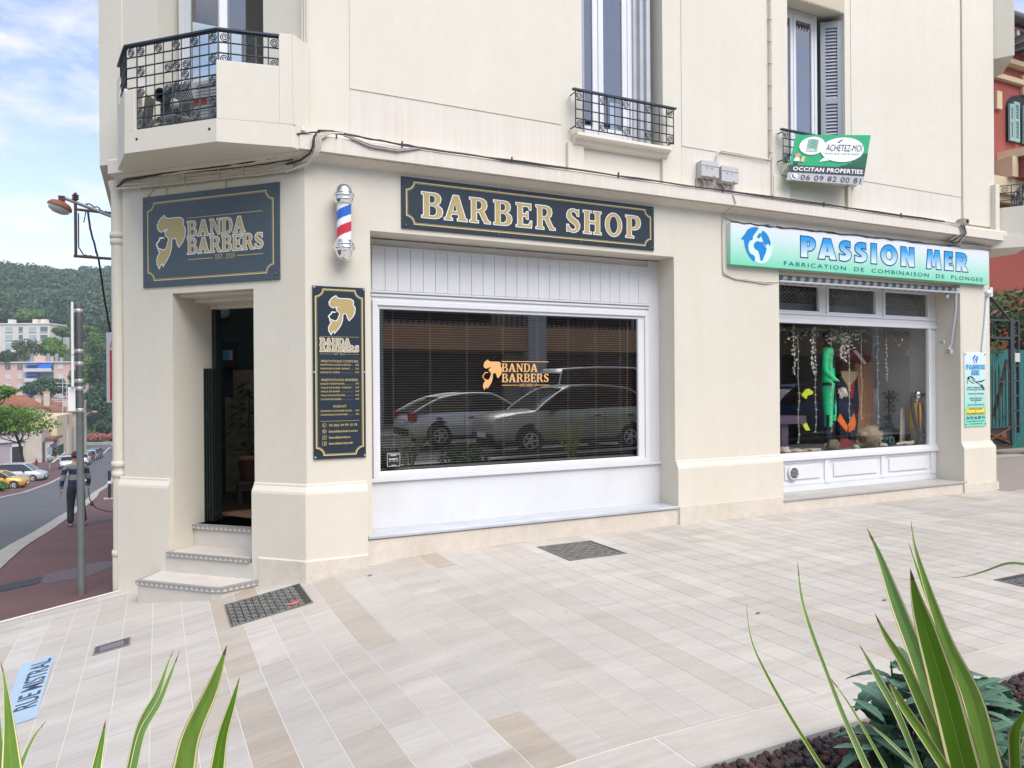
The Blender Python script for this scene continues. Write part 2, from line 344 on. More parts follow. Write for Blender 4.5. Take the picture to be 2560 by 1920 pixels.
GREYC = mat('grey_cable', (.32, .30, .28), .7)
SHUTG = mat('grey_blue_paint', (.33, .36, .40), .55, noise_=[(5, .1)])
GLS = glass('window_glass', 1.55, 5.2, .15)
GLS2 = glass('shop_glass', 1.5, 1.9, .02)
GLSD = glass('upper_glass', 1.55, 3.6, .10, (.55, .62, .62))
RUBBER = mat('rubber', (.02, .02, .02), .8)
# ---------------------------------------------------------------- ground
def grid(xs, ys, zf, m=0, mb=None):
    mb = mb or MB(); n = len(ys)
    mb.add([(x, y, zf(x, y)) for x in xs for y in ys], [(i * n + j, (i + 1) * n + j, (i + 1) * n + j + 1, i * n + j + 1) for i in range(len(xs) - 1) for j in range(n - 1)], m, True)
    return mb
def lin(a, b, n): return [a + (b - a) * i / n for i in range(n + 1)]
def hill_h(x, y):
    base = -9.5
    t = sm(190, 560, y + .18 * (x + 60))
    return base + t * 84 + 6 * math.sin(x * .021 + 1) * t + 5 * math.sin(x * .05 + y * .013) * t
def terrain(x, y):
    if y > 1.65: return min(st(max(x, -12), y), -.6) - .35 + (hill_h(x, y) + 9.5 if y > 190 else 0)
    return -1.3
xs = lin(-420, -40, 19) + lin(-36, -4, 8) + lin(0, 400, 10); ys = [-300, -60, -20, 0, 1.64] + lin(1.7, 60, 24) + lin(70, 190, 10) + lin(210, 760, 22)
GRASS = mat('scrub_ground', (.06, .085, .04), .95, noise_=[(.1, .3), (2, .3)])
struct(grid(xs, ys, terrain).build('ground', GRASS))

# plaza: single slabs laid in rows square to the front, sunk joints of pale grout
GROUT = mat('pale_grout', (.63, .60, .555), .9, noise_=[(3, .1)])
SLAB = mat('sandstone_slab', (.6, .55, .5), .62, vcol='tone', noise_=[(2.2, .17, (.4, 2.2, 1)), (9, .13, (.35, 3, 1)), (160, .12)], bump=(70, .12, .004))
px0, px1, py0, py1 = -4.6, 22.0, -4.75, 1.62
xs = lin(px0, 2.8, 90) + lin(3.2, px1, 12)
struct(grid(xs, lin(py0, py1, 70), lambda x, y: gz(x, y) - .0014).build('plaza_joints', GROUT))
sb = MB(); rr = random.Random(21)
tones = [((.55, .515, .47), 6), ((.525, .487, .442), 4), ((.565, .533, .49), 6), ((.535, .507, .472), 4), ((.585, .555, .515), 3), ((.47, .405, .335), .55), ((.51, .462, .41), 2.2)]
def tone():
    k = rr.random() * sum(b for a, b in tones)
    for a, b in tones:
        k -= b
        if k <= 0: break
    e = .945 + .085 * rr.random(); return tuple(v * e for v in a)
ROW = [None]
def row_tone():
    a, b = ROW[0], tone(); k = .4 if rr.random() < .62 else 1.0
    return tuple(u * (1 - k) + v * k for u, v in zip(a, b))
def slab(x0, x1, y0, y1, g=.0028, c=None):
    t = rr.random() * .0003
    a0, a1 = x0 + g, x1 - g
    xm = [a0, a1] if a0 > 1.8 or a1 - a0 < .3 else lin(a0, a1, 3)
    n = len(xm)
    ys_ = lin(y0 + g, y1 - g, max(1, int((y1 - y0) / .14) if x0 < 2.9 else 1)); k = len(ys_); cc = c or row_tone()
    sb.add([(x, y, gz(x, y) + t) for x in xm for y in ys_], [(k * i + j, k * i + k + j, k * i + k + j + 1, k * i + j + 1) for i in range(n - 1) for j in range(k - 1)], 0, False, cc)
x = px0
while x < px1:
    ROW[0] = tone(); wd = rr.choice([.20, .22, .24, .25, .21]); y = py1 - .22 - rr.random() * .5
    slab(x, x + wd, y, py1 - .22)
    while y > py0 + .33:
        l = rr.choice([.42, .5, .6, .7, .8, .9, 1.05]); yy = max(y - l, py0 + .33)
        if yy - py0 - .33 < .2: yy = py0 + .33
        slab(x, x + wd, yy, y); y = yy
    x += wd
x = px0
while x < px1:
    l = rr.choice([.8, .9, 1.0]); slab(x, x + l, py0, py0 + .33, .006, None); x += l
x = px0
while x < px1:
    l = rr.choice([.6, .7, .8]); slab(x, x + l, py1 - .22, py1, .004); x += l
_t = SLAB.node_tree; _n = _t.nodes; _b = _n['Principled BSDF']; _src = _b.inputs['Base Color'].links[0].from_socket     # worn-in gum spots and faint stains in the stone
_tc = _n.new('ShaderNodeTexCoord'); _v = _n.new('ShaderNodeTexVoronoi'); _v.inputs['Scale'].default_value = 1.9; _t.links.new(_tc.outputs['Object'], _v.inputs['Vector'])
_mr = _n.new('ShaderNodeMapRange'); _mr.inputs[1].default_value = .025; _mr.inputs[2].default_value = .045; _mr.inputs[3].default_value = .74; _mr.inputs[4].default_value = 1.0; _t.links.new(_v.outputs['Distance'], _mr.inputs[0])
_ns = _n.new('ShaderNodeTexNoise'); _ns.inputs['Scale'].default_value = .55; _ns.inputs['Detail'].default_value = 7; _t.links.new(_tc.outputs['Object'], _ns.inputs['Vector'])
_m2 = _n.new('ShaderNodeMapRange'); _m2.inputs[1].default_value = .35; _m2.inputs[2].default_value = .6; _m2.inputs[3].default_value = .90; _m2.inputs[4].default_value = 1.0; _t.links.new(_ns.outputs[0], _m2.inputs[0])
_mm = _n.new('ShaderNodeMath'); _mm.operation = 'MULTIPLY'; _t.links.new(_mr.outputs[0], _mm.inputs[0]); _t.links.new(_m2.outputs[0], _mm.inputs[1])
_mx = _n.new('ShaderNodeMixRGB'); _mx.blend_type = 'MULTIPLY'; _mx.inputs[0].default_value = 1; _t.links.new(_src, _mx.inputs[1]); _t.links.new(_mm.outputs[0], _mx.inputs[2]); _t.links.new(_mx.outputs[0], _b.inputs['Base Color'])
struct(sb.build('plaza', SLAB, recalc=False))

ASPH = mat('asphalt', (.115, .122, .135), .9, noise_=[(.35, .18), (5, .1, (.4, 3, 1)), (90, .2)], bump=(140, .25, .01))
REDP = mat('red_pavement', (.16, .078, .075), .8, noise_=[(.9, .3), (14, .18), (120, .2)], bump=(120, .3, .01))
CONC = mat('kerb_concrete', (.42, .395, .35), .85, noise_=[(1.6, .25), (20, .2)], bump=(50, .2, .01))
KR = [(1.65, -3.62), (5.3, -3.42), (11, -3.5), (17, -3.6), (23.5, -3.64), (31, -3.83), (37.5, -4.15), (48, -4.3), (75, -4.8), (130, -6), (170, -7)]   # back edge of the kerb band
def kx(y):
    for (a, xa), (b, xb) in zip(KR, KR[1:]):
        if y <= b: return xa + (xb - xa) * (y - a) / (b - a)
    return KR[-1][1]
yy = [1.66 + i * .5 for i in range(20)] + lin(12, 170, 60)
def ribbon(name, m, fa, fb, off=0.0, nx=4, ys_=yy, mb=None):
    mb = mb or MB(); k = nx + 1
    mb.add([(x, y, st(x, y) + off) for y in ys_ for x in lin(fa(y), fb(y), nx)], [(i * k + j, i * k + j + 1, (i + 1) * k + j + 1, (i + 1) * k + j) for i in range(len(ys_) - 1) for j in range(nx)], 0, True)
    return struct(mb.build(name, m, recalc=False))
ribbon('pavement', REDP, lambda y: kx(y), lambda y: -1.3)

kb = MB()
for y0_, y1_ in zip(yy, yy[1:]):                          # kerb band: flat concrete with a drop of a few centimetres to the road
    v = []
    for y in (y0_, y1_):
        a = kx(y); v += [(a, y, st(a, y) + .012), (a - .34, y, st(a - .34, y) + .010), (a - .36, y, st(a - .36, y) - .05)]
    kb.add(v, [(0, 1, 4, 3), (1, 2, 5, 4)], 0, False)
struct(kb.build('kerb', CONC, recalc=False))
ribbon('road', ASPH, lambda y: -9.3 - .1 * max(0, 12 - y) * 0, lambda y: kx(y) - .352, -.05, 6)
ribbon('far_pavement', REDP, lambda y: -24, lambda y: -9.3, .02, 6)
fk = MB()
for y0_, y1_ in zip(yy, yy[1:]):
    v = []
    for y in (y0_, y1_): v += [(-9.3, y, st(-9.3, y) - .08), (-9.3, y, st(-9.3, y) + .03), (-9.6, y, st(-9.6, y) + .032), (-9.6, y, st(-9.6, y) - .08)]
    fk.add(v, [(0, 1, 5, 4), (1, 2, 6, 5), (2, 3, 7, 6)])
struct(fk.build('far_kerb', CONC, recalc=False))
struct(grid(lin(-30, 4, 10), lin(140, 172, 6), lambda x, y: st(x, y) + .03).build('junction', ASPH))
# pale strip where the paving meets the red pavement
pb = MB()
for a, b in zip(lin(-4.6, -1.62, 12), lin(-4.6, -1.62, 12)[1:]):
    pb.add([(a, 1.60, gz(a) + .004), (b, 1.60, gz(b) + .004), (b, 1.66, gz(b) + .006), (a, 1.66, gz(a) + .006)], [(0, 1, 2, 3)])
struct(pb.build('paving_edge_strip', mat('pale_mortar', (.66, .62, .56), .9), recalc=False))
# a dried wet patch on the red pavement
wm = MB(); pts = [(-2.74 + .9 * .5 + math.cos(a) * (.46 + .05 * math.sin(3 * a)), 3.95 + math.sin(a) * (.55 + .06 * math.cos(5 * a))) for a in lin(0, 2 * math.pi, 40)[:-1]]
wm.add([(-2.29 + (a + 2.29) * t_, 3.95 + (b - 3.95) * t_, st(-2.29 + (a + 2.29) * t_, 3.95 + (b - 3.95) * t_) + .003) for t_ in lin(.02, 1, 8) for a, b in pts], [(i * 40 + j, i * 40 + (j + 1) % 40, (i + 1) * 40 + (j + 1) % 40, (i + 1) * 40 + j) for i in range(8) for j in range(40)], 0, True); struct(wm.build('damp_patch_on_path', mat('damp_red_pavement', (.10, .052, .053), .5, noise_=[(6, .3)])))
# gravelled ground right of the building and the planting bed in front
AGG = mat('washed_aggregate', (.36, .31, .27), .9, noise_=[(1, .1), (48, .45)], bump=(60, .5, .02))
struct(grid(lin(11.05, 60, 6), [-.25, 4, 12, 30], lambda x, y: .004).build('gravel_path', AGG))
struct(grid([11.05, 16, 26], [2.9, 3.3], lambda x, y: .010).build('concrete_strip_path', CONC))
BEDM = mat('bed_soil', (.035, .026, .024), .95, noise_=[(30, .4)], bump=(50, .6, .02))
struct(grid(lin(px0, px1, 50), [-7.3, -6, -4.765], lambda x, y: gz(x, y) - .05 + .02 * noise.noise(Vector((x * 2, y * 2, 0)))).build('planting_bed_ground', BEDM))
eb = MB()
for a, b in zip(xs, xs[1:]):
    eb.hexa([(a, -4.772, gz(a, -4.8) - .2), (b, -4.772, gz(b, -4.8) - .2), (b, -4.752, gz(b, -4.8) - .2), (a, -4.752, gz(a, -4.8) - .2), (a, -4.772, gz(a, -4.8) + .012), (b, -4.772, gz(b, -4.8) + .012), (b, -4.752, gz(b, -4.8) + .012), (a, -4.752, gz(a, -4.8) + .012)])
struct(eb.build('bed_edging_kerb', mat('zinc_edging', (.40, .39, .37), .6, noise_=[(5, .15)])))
# the street behind the camera, seen only in the shop windows
struct(grid(lin(-30, 50, 8), [-16.5, -12, -7.75], lambda x, y: .08 + (gz(x) if x < 1 else 0)).build('front_road', ASPH))
struct(grid(lin(-30, 50, 8), [-7.75, -7.3], lambda x, y: .14 + (gz(x) if x < 1 else 0)).build('front_kerb', CONC))
struct(grid(lin(-30, 50, 8), [-20, -16.5], lambda x, y: .12 + (gz(x) if x < 1 else 0)).build('opposite_pavement', CONC))

# ---------------------------------------------------------------- the corner building
bld = thing('corner_building', 'cream rendered corner building with a chamfered entrance corner and two ground floor shops', 'building', (0, 0, 0))
FR = lambda a, b, t: (a, t, b)
TH = .36
# ground floor walls with their openings
mb = MB(); mb.prism([(0, -1.2), (11, -1.2), (11, 4.1), (0, 4.1)], FR, 0, TH + .10, 0,
    [[(.655, .20), (4.545, .20), (4.545, 3.37), (.655, 3.37)], [(6.33, .15), (10.24, .15), (10.24, 3.325), (6.33, 3.325)]])
mb.build('front_wall', CREAM2, bld)
mb = MB(CH); mb.prism([(-2.34, -1.2), (0, -1.2), (0, 4.1), (-2.34, 4.1)], FR, 0, .62, 0, [[(-1.66, -.9), (-.62, -.9), (-.62, 2.77), (-1.66, 2.77)]])
mb.build('corner_wall', CREAM2, bld)
mb = MB(); mb.box(-1.655, -1.3, 1.655, 14, -3.2, 4.1); mb.box(10.66, 11, .40, 9, -1.2, 4.1); mb.box(-1.3, 10.66, 8.6, 9, -1.2, 4.1); mb.build('side_wall', CREAM2, bld)
# upper walls
mb = MB(); mb.prism([(0, 4.1), (11.12, 4.1), (11.12, 9.6), (0, 9.6)], FR, .012, .36, 0,
    [[(3.22, 4.70), (4.40, 4.70), (4.40, 9.3), (3.22, 9.3)], [(6.518, 4.74), (7.66, 4.74), (7.66, 7.12), (6.518, 7.12)]])
for a, b, z0 in ((.46, 2.93, 4.80), (4.69, 6.2, 4.79), (7.78, 10.29, 4.73)):                # proud panels over a streaked base
    mb.box(a, b, .003, .012, z0, 9.6)
mb.box(6.205, 6.50, -.018, .012, 4.33, 9.6); mb.box(10.31, 11.12, -.02, .012, 4.31, 9.6)
mb.build('upper_front_wall', CREAM, bld)
for a, b, z1 in ((.46, 2.93, 4.795), (4.69, 6.2, 4.785), (7.78, 10.29, 4.725)): mb = MB(); mb.box(a, b, .0095, .0115, 4.22, z1); mb.build('streaked_band', CREAMS, bld)
mb = MB(CH); mb.prism([(-2.34, 4.1), (.0, 4.1), (.0, 9.6), (-2.34, 9.6)], FR, .012, .36, 0, [[(-1.84, 4.28), (-.485, 4.28), (-.485, 9.3), (-1.84, 9.3)]])
mb.build('upper_corner_wall', CREAM, bld)
mb = MB(); mb.prism([(-1.885, 1.885), (-1.655, 1.655), (-1.3, 1.9), (-1.3, 14), (-1.885, 14)], lambda a, b, t: (a, b, t), 4.235, 9.6)
mb.build('upper_side_wall', CREAM, bld); mb = MB(); mb.box(10.76, 11.12, .36, 9, 4.1, 9.6); mb.build('upper_side_wall', CREAM, bld)
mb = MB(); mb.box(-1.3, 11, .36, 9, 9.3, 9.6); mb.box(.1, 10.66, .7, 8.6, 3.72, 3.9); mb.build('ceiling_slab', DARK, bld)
# string course, plinth and roughcast base
left = (-2.36 * q, 2.36 * q)
mb = MB(); mb.sweep([(-.02, 3.99), (.012, 4.0), (.045, 4.012), (.085, 4.035), (.115, 4.052), (.135, 4.055), (.135, 4.068), (.17, 4.068), (.17, 4.205), (.155, 4.225), (-.03, 4.24)], [left, (0, 0), (11.16, 0), (11.16, 1.2)])
mb.build('string_course', CREAMS, bld)
PLP = [(-.02, -1.25), (.052, -1.25), (.052, .700), (.046, .724), (.016, .772), (.013, .797), (-.02, .805)]
mb = MB()
for path in ([(-2.385 * q, 2.385 * q), (-1.69 * q, 1.69 * q)], [(-.62 * q, .62 * q), (0, 0), (.60, 0)], [(4.549, 0), (6.333, 0)], [(10.236, 0), (11.02, 0), (11.02, 1.5)]): mb = MB(); mb.sweep(PLP, path); mb.build('plinth', CREAM2, bld, bev=.006)
mb = MB()
mb.sweep([(-.02, -1.25), (.075, -1.25), (.066, .045), (.05, .062), (-.02, .065)], [(-.53 * q, .53 * q), (0, 0), (.60, 0)])
mb.sweep([(-.02, -1.25), (.05, -1.25), (.038, .192), (-.02, .192)], [(.60, 0), (4.56, 0)])
mb.sweep([(-.02, -1.25), (.082, -1.25), (.068, .225), (-.02, .23)], [(4.56, 0), (6.30, 0)])
mb.sweep([(-.02, -1.25), (.05, -1.25), (.04, .145), (-.02, .145)], [(6.30, 0), (10.22, 0)])
mb.sweep([(-.02, -1.25), (.10, -1.25), (.062, .135), (-.02, .14)], [(10.22, 0), (11.05, 0), (11.05, 1.5)])
mb.build('roughcast_base', ROUGH, bld)

# barber shop window
bw = MB()
bx0, bx1 = .65, 4.55
WY = .30
bw.box(bx0, bx1, WY + .02, WY + .07, .22, .76)                                             # plain lower panel
bw.box(bx0, bx1, WY - .012, WY + .02, .735, .775)
bw.box(bx0, .752, WY + .02, WY + .07, .775, 3.36); bw.box(4.372, bx1, WY + .02, WY + .07, .775, 3.36)
bw.box(.752, 4.372, WY + .02, WY + .07, 2.70, 2.79)
bw.box(.74, 4.39, WY - .006, WY + .02, 2.775, 2.795); bw.box(.745, 4.385, WY + .004, WY + .02, 2.735, 2.76)
bw.box(.752, 4.372, WY + .035, WY + .07, 2.79, 3.36)
for i in range(25):                                                                        # narrow vertical boards
    a = .756 + i * .1446; bw.box(a + .0015, a + .1431, WY + .012, WY + .035, 2.80, 3.262)
bw.box(.752, 4.372, WY + .006, WY + .035, 3.262, 3.28)
bwo = bw.build('shop_window', WOODW, bld, bev=.004)
fm = MB()
for a, b, c, d in ((.755, 4.365, 2.64, 2.70), (.755, 4.365, .775, .825)): fm.box(a, b, WY - .01, WY + .06, c, d)
for a, b in ((.755, .81), (4.31, 4.365)): fm.box(a, b, WY - .01, WY + .06, .825, 2.64)
for a, b, c, d in ((.81, 4.31, 2.603, 2.64), (.81, 4.31, .825, .845)): fm.box(a, b, WY + .012, WY + .05, c, d)
for a, b in ((.81, .835), (4.215, 4.31)): fm.box(a, b, WY + .012, WY + .05, .845, 2.603)
fm.build('window_frame', WHITEP, bwo, bev=.004)
gp = MB(); gp.add([(.83, WY + .035, .84), (4.22, WY + .035, .84), (4.22, WY + .035, 2.61), (.83, WY + .035, 2.61)], [(0, 1, 2, 3)]); gp.build('pane', GLS, bwo)
si = MB(); si.box(.605, 4.585, -.055, WY + .03, .200, .236); si.build('window_sill', MARBLE, bld, bev=.008)

# dive shop window
SY = .40
sw = MB(); sx0, sx1 = 6.325, 10.245
sw.box(sx0, sx1, SY + .02, SY + .07, .16, .27); sw.box(sx0, sx1, SY - .02, SY + .07, .64, .70); sw.box(sx0, sx1, SY, SY + .07, .70, .745)
sw.box(sx0, sx1, SY + .03, SY + .06, .27, .64)
for a, b in ((6.34, 6.76), (7.655, 7.76), (8.90, 9.0), (10.10, 10.235)): sw.box(a, b, SY + .01, SY + .055, .27, .64)
for a, b in ((6.76, 7.655), (7.76, 8.90), (9.0, 10.10)):
    sw.box(a, b, SY + .016, SY + .05, .27, .315); sw.box(a, b, SY + .016, SY + .05, .595, .64); sw.box(a + .09, b - .09, SY + .012, SY + .05, .36, .56)
sw.box(sx0, sx1, SY - .01, SY + .07, 2.645, 2.70); sw.box(sx0, sx1, SY + .01, SY + .07, 2.70, 2.80); sw.box(sx0, sx1, SY - .012, SY + .01, 2.775, 2.80)
sw.box(sx0, 6.62, SY, SY + .07, .745, 2.645); sw.box(10.05, sx1, SY + .02, SY + .07, .745, 2.645); sw.box(10.04, 10.10, SY - .005, SY + .05, .745, 2.645)
for a, b in ((6.34, 6.62), (7.60, 7.70), (8.83, 8.95), (10.08, sx1)): sw.box(a, b, SY + .01, SY + .07, 2.80, 3.25)
for a, b in ((6.62, 7.60), (7.70, 8.83), (8.95, 10.08)):
    for c, d, e, f in ((a, b, 2.80, 2.832), (a, b, 3.195, 3.25), (a, a + .05, 2.832, 3.195), (b - .05, b, 2.832, 3.195)): sw.box(c, d, SY - .005, SY + .05, e, f)
sw.box(sx0, sx1, SY + .01, SY + .07, 3.25, 3.33)
swo = sw.build('display_window', WHITEP, bld, bev=.004)
gp = MB(); gp.add([(6.6, SY + .04, .74), (10.06, SY + .04, .74), (10.06, SY + .04, 2.65), (6.6, SY + .04, 2.65)], [(0, 1, 2, 3)]); gp.build('pane', GLS2, swo)
gp = MB()
for a, b in ((6.62, 7.60), (7.70, 8.83), (8.95, 10.08)): gp.add([(a, SY + .03, 2.82), (b, SY + .03, 2.82), (b, SY + .03, 3.21), (a, SY + .03, 3.21)], [(0, 1, 2, 3)])
gp.build('fanlight_pane', GLS2, swo)
gm = MB()                                                                                   # folding lattice grille behind the fanlights
for a, b in ((6.66, 7.55), (7.75, 8.78), (9.0, 10.03)):
    for i in range(12):
        p0 = a + (b - a) * i / 11
        for sgn in (1, -1):
            path = [(min(max(p0 + sgn * t * .30 + .02 * math.sin(t * 25), a), b), SY + .16, 2.97 + t * .22) for t in lin(0, 1, 8)]
            gm.tube(path, .006, 4, 0, False)
    gm.box(a - .04, b + .04, SY + .15, SY + .17, 2.84, 2.955, 1)
gm.build('lattice_grille', [mat('galvanised', (.36, .36, .35), .5, .6), mat('dull_grey_panel', (.20, .22, .22), .5)], swo)
vt = MB(); vt.lathe([(.0, -.018), (.098, -.018), (.105, -.012), (.105, .0), (.092, .0), (.088, -.004), (.0, -.004)], (6.995, SY - .004, .465), 30, 0, 'y')
for i in range(8):
    z = .465 - .068 + i * .0195; hw = math.sqrt(max(0, .08 ** 2 - (z - .465) ** 2)); vt.box(6.995 - hw, 6.995 + hw, SY - .0265, SY - .022, z - .0055, z + .0055, 1)
vt.build('vent_grille', [WHITEP, DARK], swo)
si = MB(); si.box(6.30, 10.30, -.055, SY + .03, .150, .185); si.build('shop_sill', STONE, bld, bev=.006)

# entrance steps in the chamfer, with checked nosings
NOSE = mat('patterned_nosing', (.26, .25, .24), .5)
def zig(mbz, p0, p1, h, n):                                  # the triangles pressed along a nosing strip
    P0, P1 = Vector(p0), Vector(p1); d = (P1 - P0) / n; nn = Vector((d.y, -d.x, 0)).normalized() * .0035
    for i in range(n):
        a = P0 + d * i + nn; b = a + d * .92; c = a + d * .46 + Vector((0, 0, h * .85))
        mbz.add([tuple(a + Vector((0, 0, h * .1))), tuple(b + Vector((0, 0, h * .1))), tuple(c)], [(0, 1, 2)], 1)
NP = mat('nosing_inlay', (.47, .46, .44), .5)
sp = MB(CH); nb = MB(CH)
sp.prism([(-1.80, .02), (-1.72, -.425), (-.80, -.425), (-.70, -.40), (-.50, .02)], lambda a, b, t: (a, b, t), -1.0, -.222)
nb.prism([(-1.815, .02), (-1.735, -.44), (-.80, -.44), (-.685, -.41), (-.485, .02)], lambda a, b, t: (a, b, t), -.222, -.178)
sp.prism([(-1.80, .02), (-1.70, -.395), (-.81, -.395), (-.73, -.375), (-.56, .02)], lambda a, b, t: (a, b, t), -.178, -.176)
zig(nb, (-1.735, -.44, -.222), (-.80, -.44, -.222), .044, 15); zig(nb, (-.80, -.44, -.222), (-.685, -.41, -.222), .044, 2); zig(nb, (-.685, -.41, -.222), (-.485, .02, -.222), .044, 8)
sp.box(-1.72, -.60, -.055, .30, -.9, -.015); sp.box(-1.655, -.625, -.04, .30, .030, .032)
nb.box(-1.70, -.64, -.075, -.01, -.012, .031); zig(nb, (-1.70, -.075, -.012), (-.64, -.075, -.012), .044, 17)
sp.box(-1.655, -.625, -.01, .28, -.02, .030); sp.box(-1.655, -.625, .28, 1.3, -.2, .215); sp.box(-1.655, -.625, .31, 1.3, .215, .262)
nb.box(-1.657, -.623, .255, .31, .220, .264); zig(nb, (-1.657, .255, .220), (-.623, .255, .220), .044, 17)
stp = sp.build('entrance_steps', TILE, bld, bev=.003); nb.build('step_nosing', [NOSE, NP], stp)

# door reveal head mouldings, folded gate, dim room beyond
dm = MB(CH); dm.box(-1.655, -.625, .10, .62, 2.74, 2.769); dm.box(-1.655, -.625, .30, .62, 2.70, 2.74); dm.box(-1.655, -.625, .55, .62, 2.655, 2.70); dm.build('door_head', CREAM2, bld, bev=.004)
dk = MB(CH); GRN = mat('dark_green_paint', (.012, .022, .018), .35)
dk.box(-1.66, -1.60, .58, .66, .262, 2.655); dk.box(-.68, -.62, .58, .66, .262, 2.655); dk.build('door_frame', GRN, bld)
gt = MB(CH)
for i in range(7): gt.box(-1.655 + i * .017, -1.644 + i * .017, .44 + (i % 2) * .02, .50 + (i % 2) * .06, .27, 1.98)
for z in (.32, .9, 1.45, 1.93): gt.box(-1.656, -1.535, .47, .53, z, z + .035)
gt.box(-1.70, -1.60, .45, .49, .40, .46); gt.box(-1.70, -1.60, .45, .49, 1.42, 1.48)
gt.build('folded_gate', mat('black_green_iron', (.02, .032, .028), .4, .4), bld, bev=.003)
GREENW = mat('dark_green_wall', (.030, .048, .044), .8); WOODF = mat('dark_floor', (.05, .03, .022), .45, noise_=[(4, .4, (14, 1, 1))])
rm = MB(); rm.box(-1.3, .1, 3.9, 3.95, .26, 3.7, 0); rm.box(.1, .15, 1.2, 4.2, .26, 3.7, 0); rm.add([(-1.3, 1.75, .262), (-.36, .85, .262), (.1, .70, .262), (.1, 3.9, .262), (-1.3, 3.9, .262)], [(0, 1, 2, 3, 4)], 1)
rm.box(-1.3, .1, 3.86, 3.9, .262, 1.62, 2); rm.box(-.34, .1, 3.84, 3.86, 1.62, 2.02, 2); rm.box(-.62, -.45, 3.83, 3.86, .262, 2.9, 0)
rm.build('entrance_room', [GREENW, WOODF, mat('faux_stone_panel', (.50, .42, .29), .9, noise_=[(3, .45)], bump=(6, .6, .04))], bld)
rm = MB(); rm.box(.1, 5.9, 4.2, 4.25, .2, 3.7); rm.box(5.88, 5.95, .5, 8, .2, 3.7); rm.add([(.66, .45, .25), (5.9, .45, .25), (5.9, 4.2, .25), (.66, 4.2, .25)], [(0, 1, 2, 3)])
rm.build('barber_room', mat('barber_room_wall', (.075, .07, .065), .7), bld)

# upper windows
def french_window(T, x0, x1, z0, z1, y, opened, name='upper_window', xm=None, sw_=.08):
    f = MB(T); t = .07 if sw_ > .06 else .05
    f.box(x0, x0 + t, y, y + .06, z0, z1); f.box(x1 - t, x1, y, y + .06, z0, z1); f.box(x0, x1, y + .002, y + .058, z1 - t, z1); f.box(x0, x1, y + .002, y + .058, z0, z0 + .05)
    o = f.build(name, WHITEP, bld, bev=.005)
    xm = xm or (x0 + x1) / 2
    for a, b, op in ((x0 + t, xm - .004, opened[0]), (xm + .004, x1 - t, opened[1])):
        l = MB(T); wd = b - a
        hinge = a if a < xm - .1 and op <= 0 or a == x0 + t else b
        M = Matrix.Translation((hinge, y + .03, 0)) @ Matrix.Rotation(op, 4, 'Z') @ Matrix.Translation((-hinge, -y - .03, 0))
        l.T = T @ M
        l.box(a, a + sw_, y + .01, y + .05, z0 + .05, z1 - t); l.box(b - sw_, b, y + .01, y + .05, z0 + .05, z1 - t)
        for za, zb in ((z0 + .05, z0 + .22), (z1 - t - .08, z1 - t)): l.box(a + sw_, b - sw_, y + .012, y + .048, za, zb)
        g = MB(l.T); g.add([(a + .04, y + .03, z0 + .2), (b - .04, y + .03, z0 + .2), (b - .04, y + .03, z1 - .1), (a + .04, y + .03, z1 - .1)], [(0, 1, 2, 3)])
        lo = l.build('casement', WHITEP, o, bev=.004)
        g.build('pane', GLSD, o)
    return o
french_window(CH, -1.80, -.50, 4.30, 9.2, .26, (RAD(0), RAD(62)))
french_window(I4, 3.23, 4.13, 4.74, 9.2, .28, (RAD(0), RAD(0)), xm=3.625, sw_=.075)
french_window(I4, 6.53, 7.36, 4.78, 7.115, .24, (RAD(0), RAD(0)), xm=6.90, sw_=.05)
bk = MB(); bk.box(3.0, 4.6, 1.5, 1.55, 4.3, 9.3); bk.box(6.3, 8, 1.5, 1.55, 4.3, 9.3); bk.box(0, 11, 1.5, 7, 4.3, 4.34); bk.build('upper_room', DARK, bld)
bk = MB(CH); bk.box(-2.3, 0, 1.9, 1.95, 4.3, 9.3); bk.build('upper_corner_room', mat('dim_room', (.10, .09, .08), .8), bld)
def shutter(T, x0, x1, z0, z1, nm='shutter'):
    f = MB(T); t = .07; zm = z0 + (z1 - z0) * .47
    for a, b in ((x0, x0 + t), (x1 - t, x1)): f.box(a, b, 0, .04, z0, z1)
    for a, b in ((z0, z0 + .12), (zm, zm + .08), (z1 - .09, z1)): f.box(x0 + t, x1 - t, .002, .038, a, b)
    for za, zb in ((z0 + .12, zm), (zm + .08, z1 - .09)):
        n = int((zb - za) / .048)
        for i in range(n):
            z = za + (i + .5) * (zb - za) / n; f.hexa([(x0 + t, .004, z - .022), (x1 - t, .004, z - .022), (x1 - t, .010, z - .026), (x0 + t, .010, z - .026), (x0 + t, .030, z + .024), (x1 - t, .030, z + .024), (x1 - t, .036, z + .020), (x0 + t, .036, z + .020)])
    return f.build(nm, SHUTG, bld, bev=.002)
shutter(Matrix.Translation((7.42, .23, 0)) @ Matrix.Rotation(RAD(-36), 4, 'Z'), 0, .30, 4.77, 7.03)
shutter(Matrix.Translation((7.455, .262, 0)) @ Matrix.Rotation(RAD(-36), 4, 'Z'), 0, .30, 4.77, 7.03)
mb = MB(); mb.box(4.13, 4.19, .25, .34, 4.72, 9.25); mb.box(4.19, 4.25, .19, .34, 4.72, 9.25); mb.box(4.25, 4.31, .14, .34, 4.72, 9.25); mb.build('folded_shutter', mat('pale_grey_paint', (.50, .52, .55), .55, noise_=[(6, .12)]), bld, bev=.004)
shutter(Matrix.Translation((3.26, .02, 0)) @ Matrix.Rotation(RAD(78), 4, 'Z'), 0, .24, 4.75, 9.2)
va = MB()
n = 16
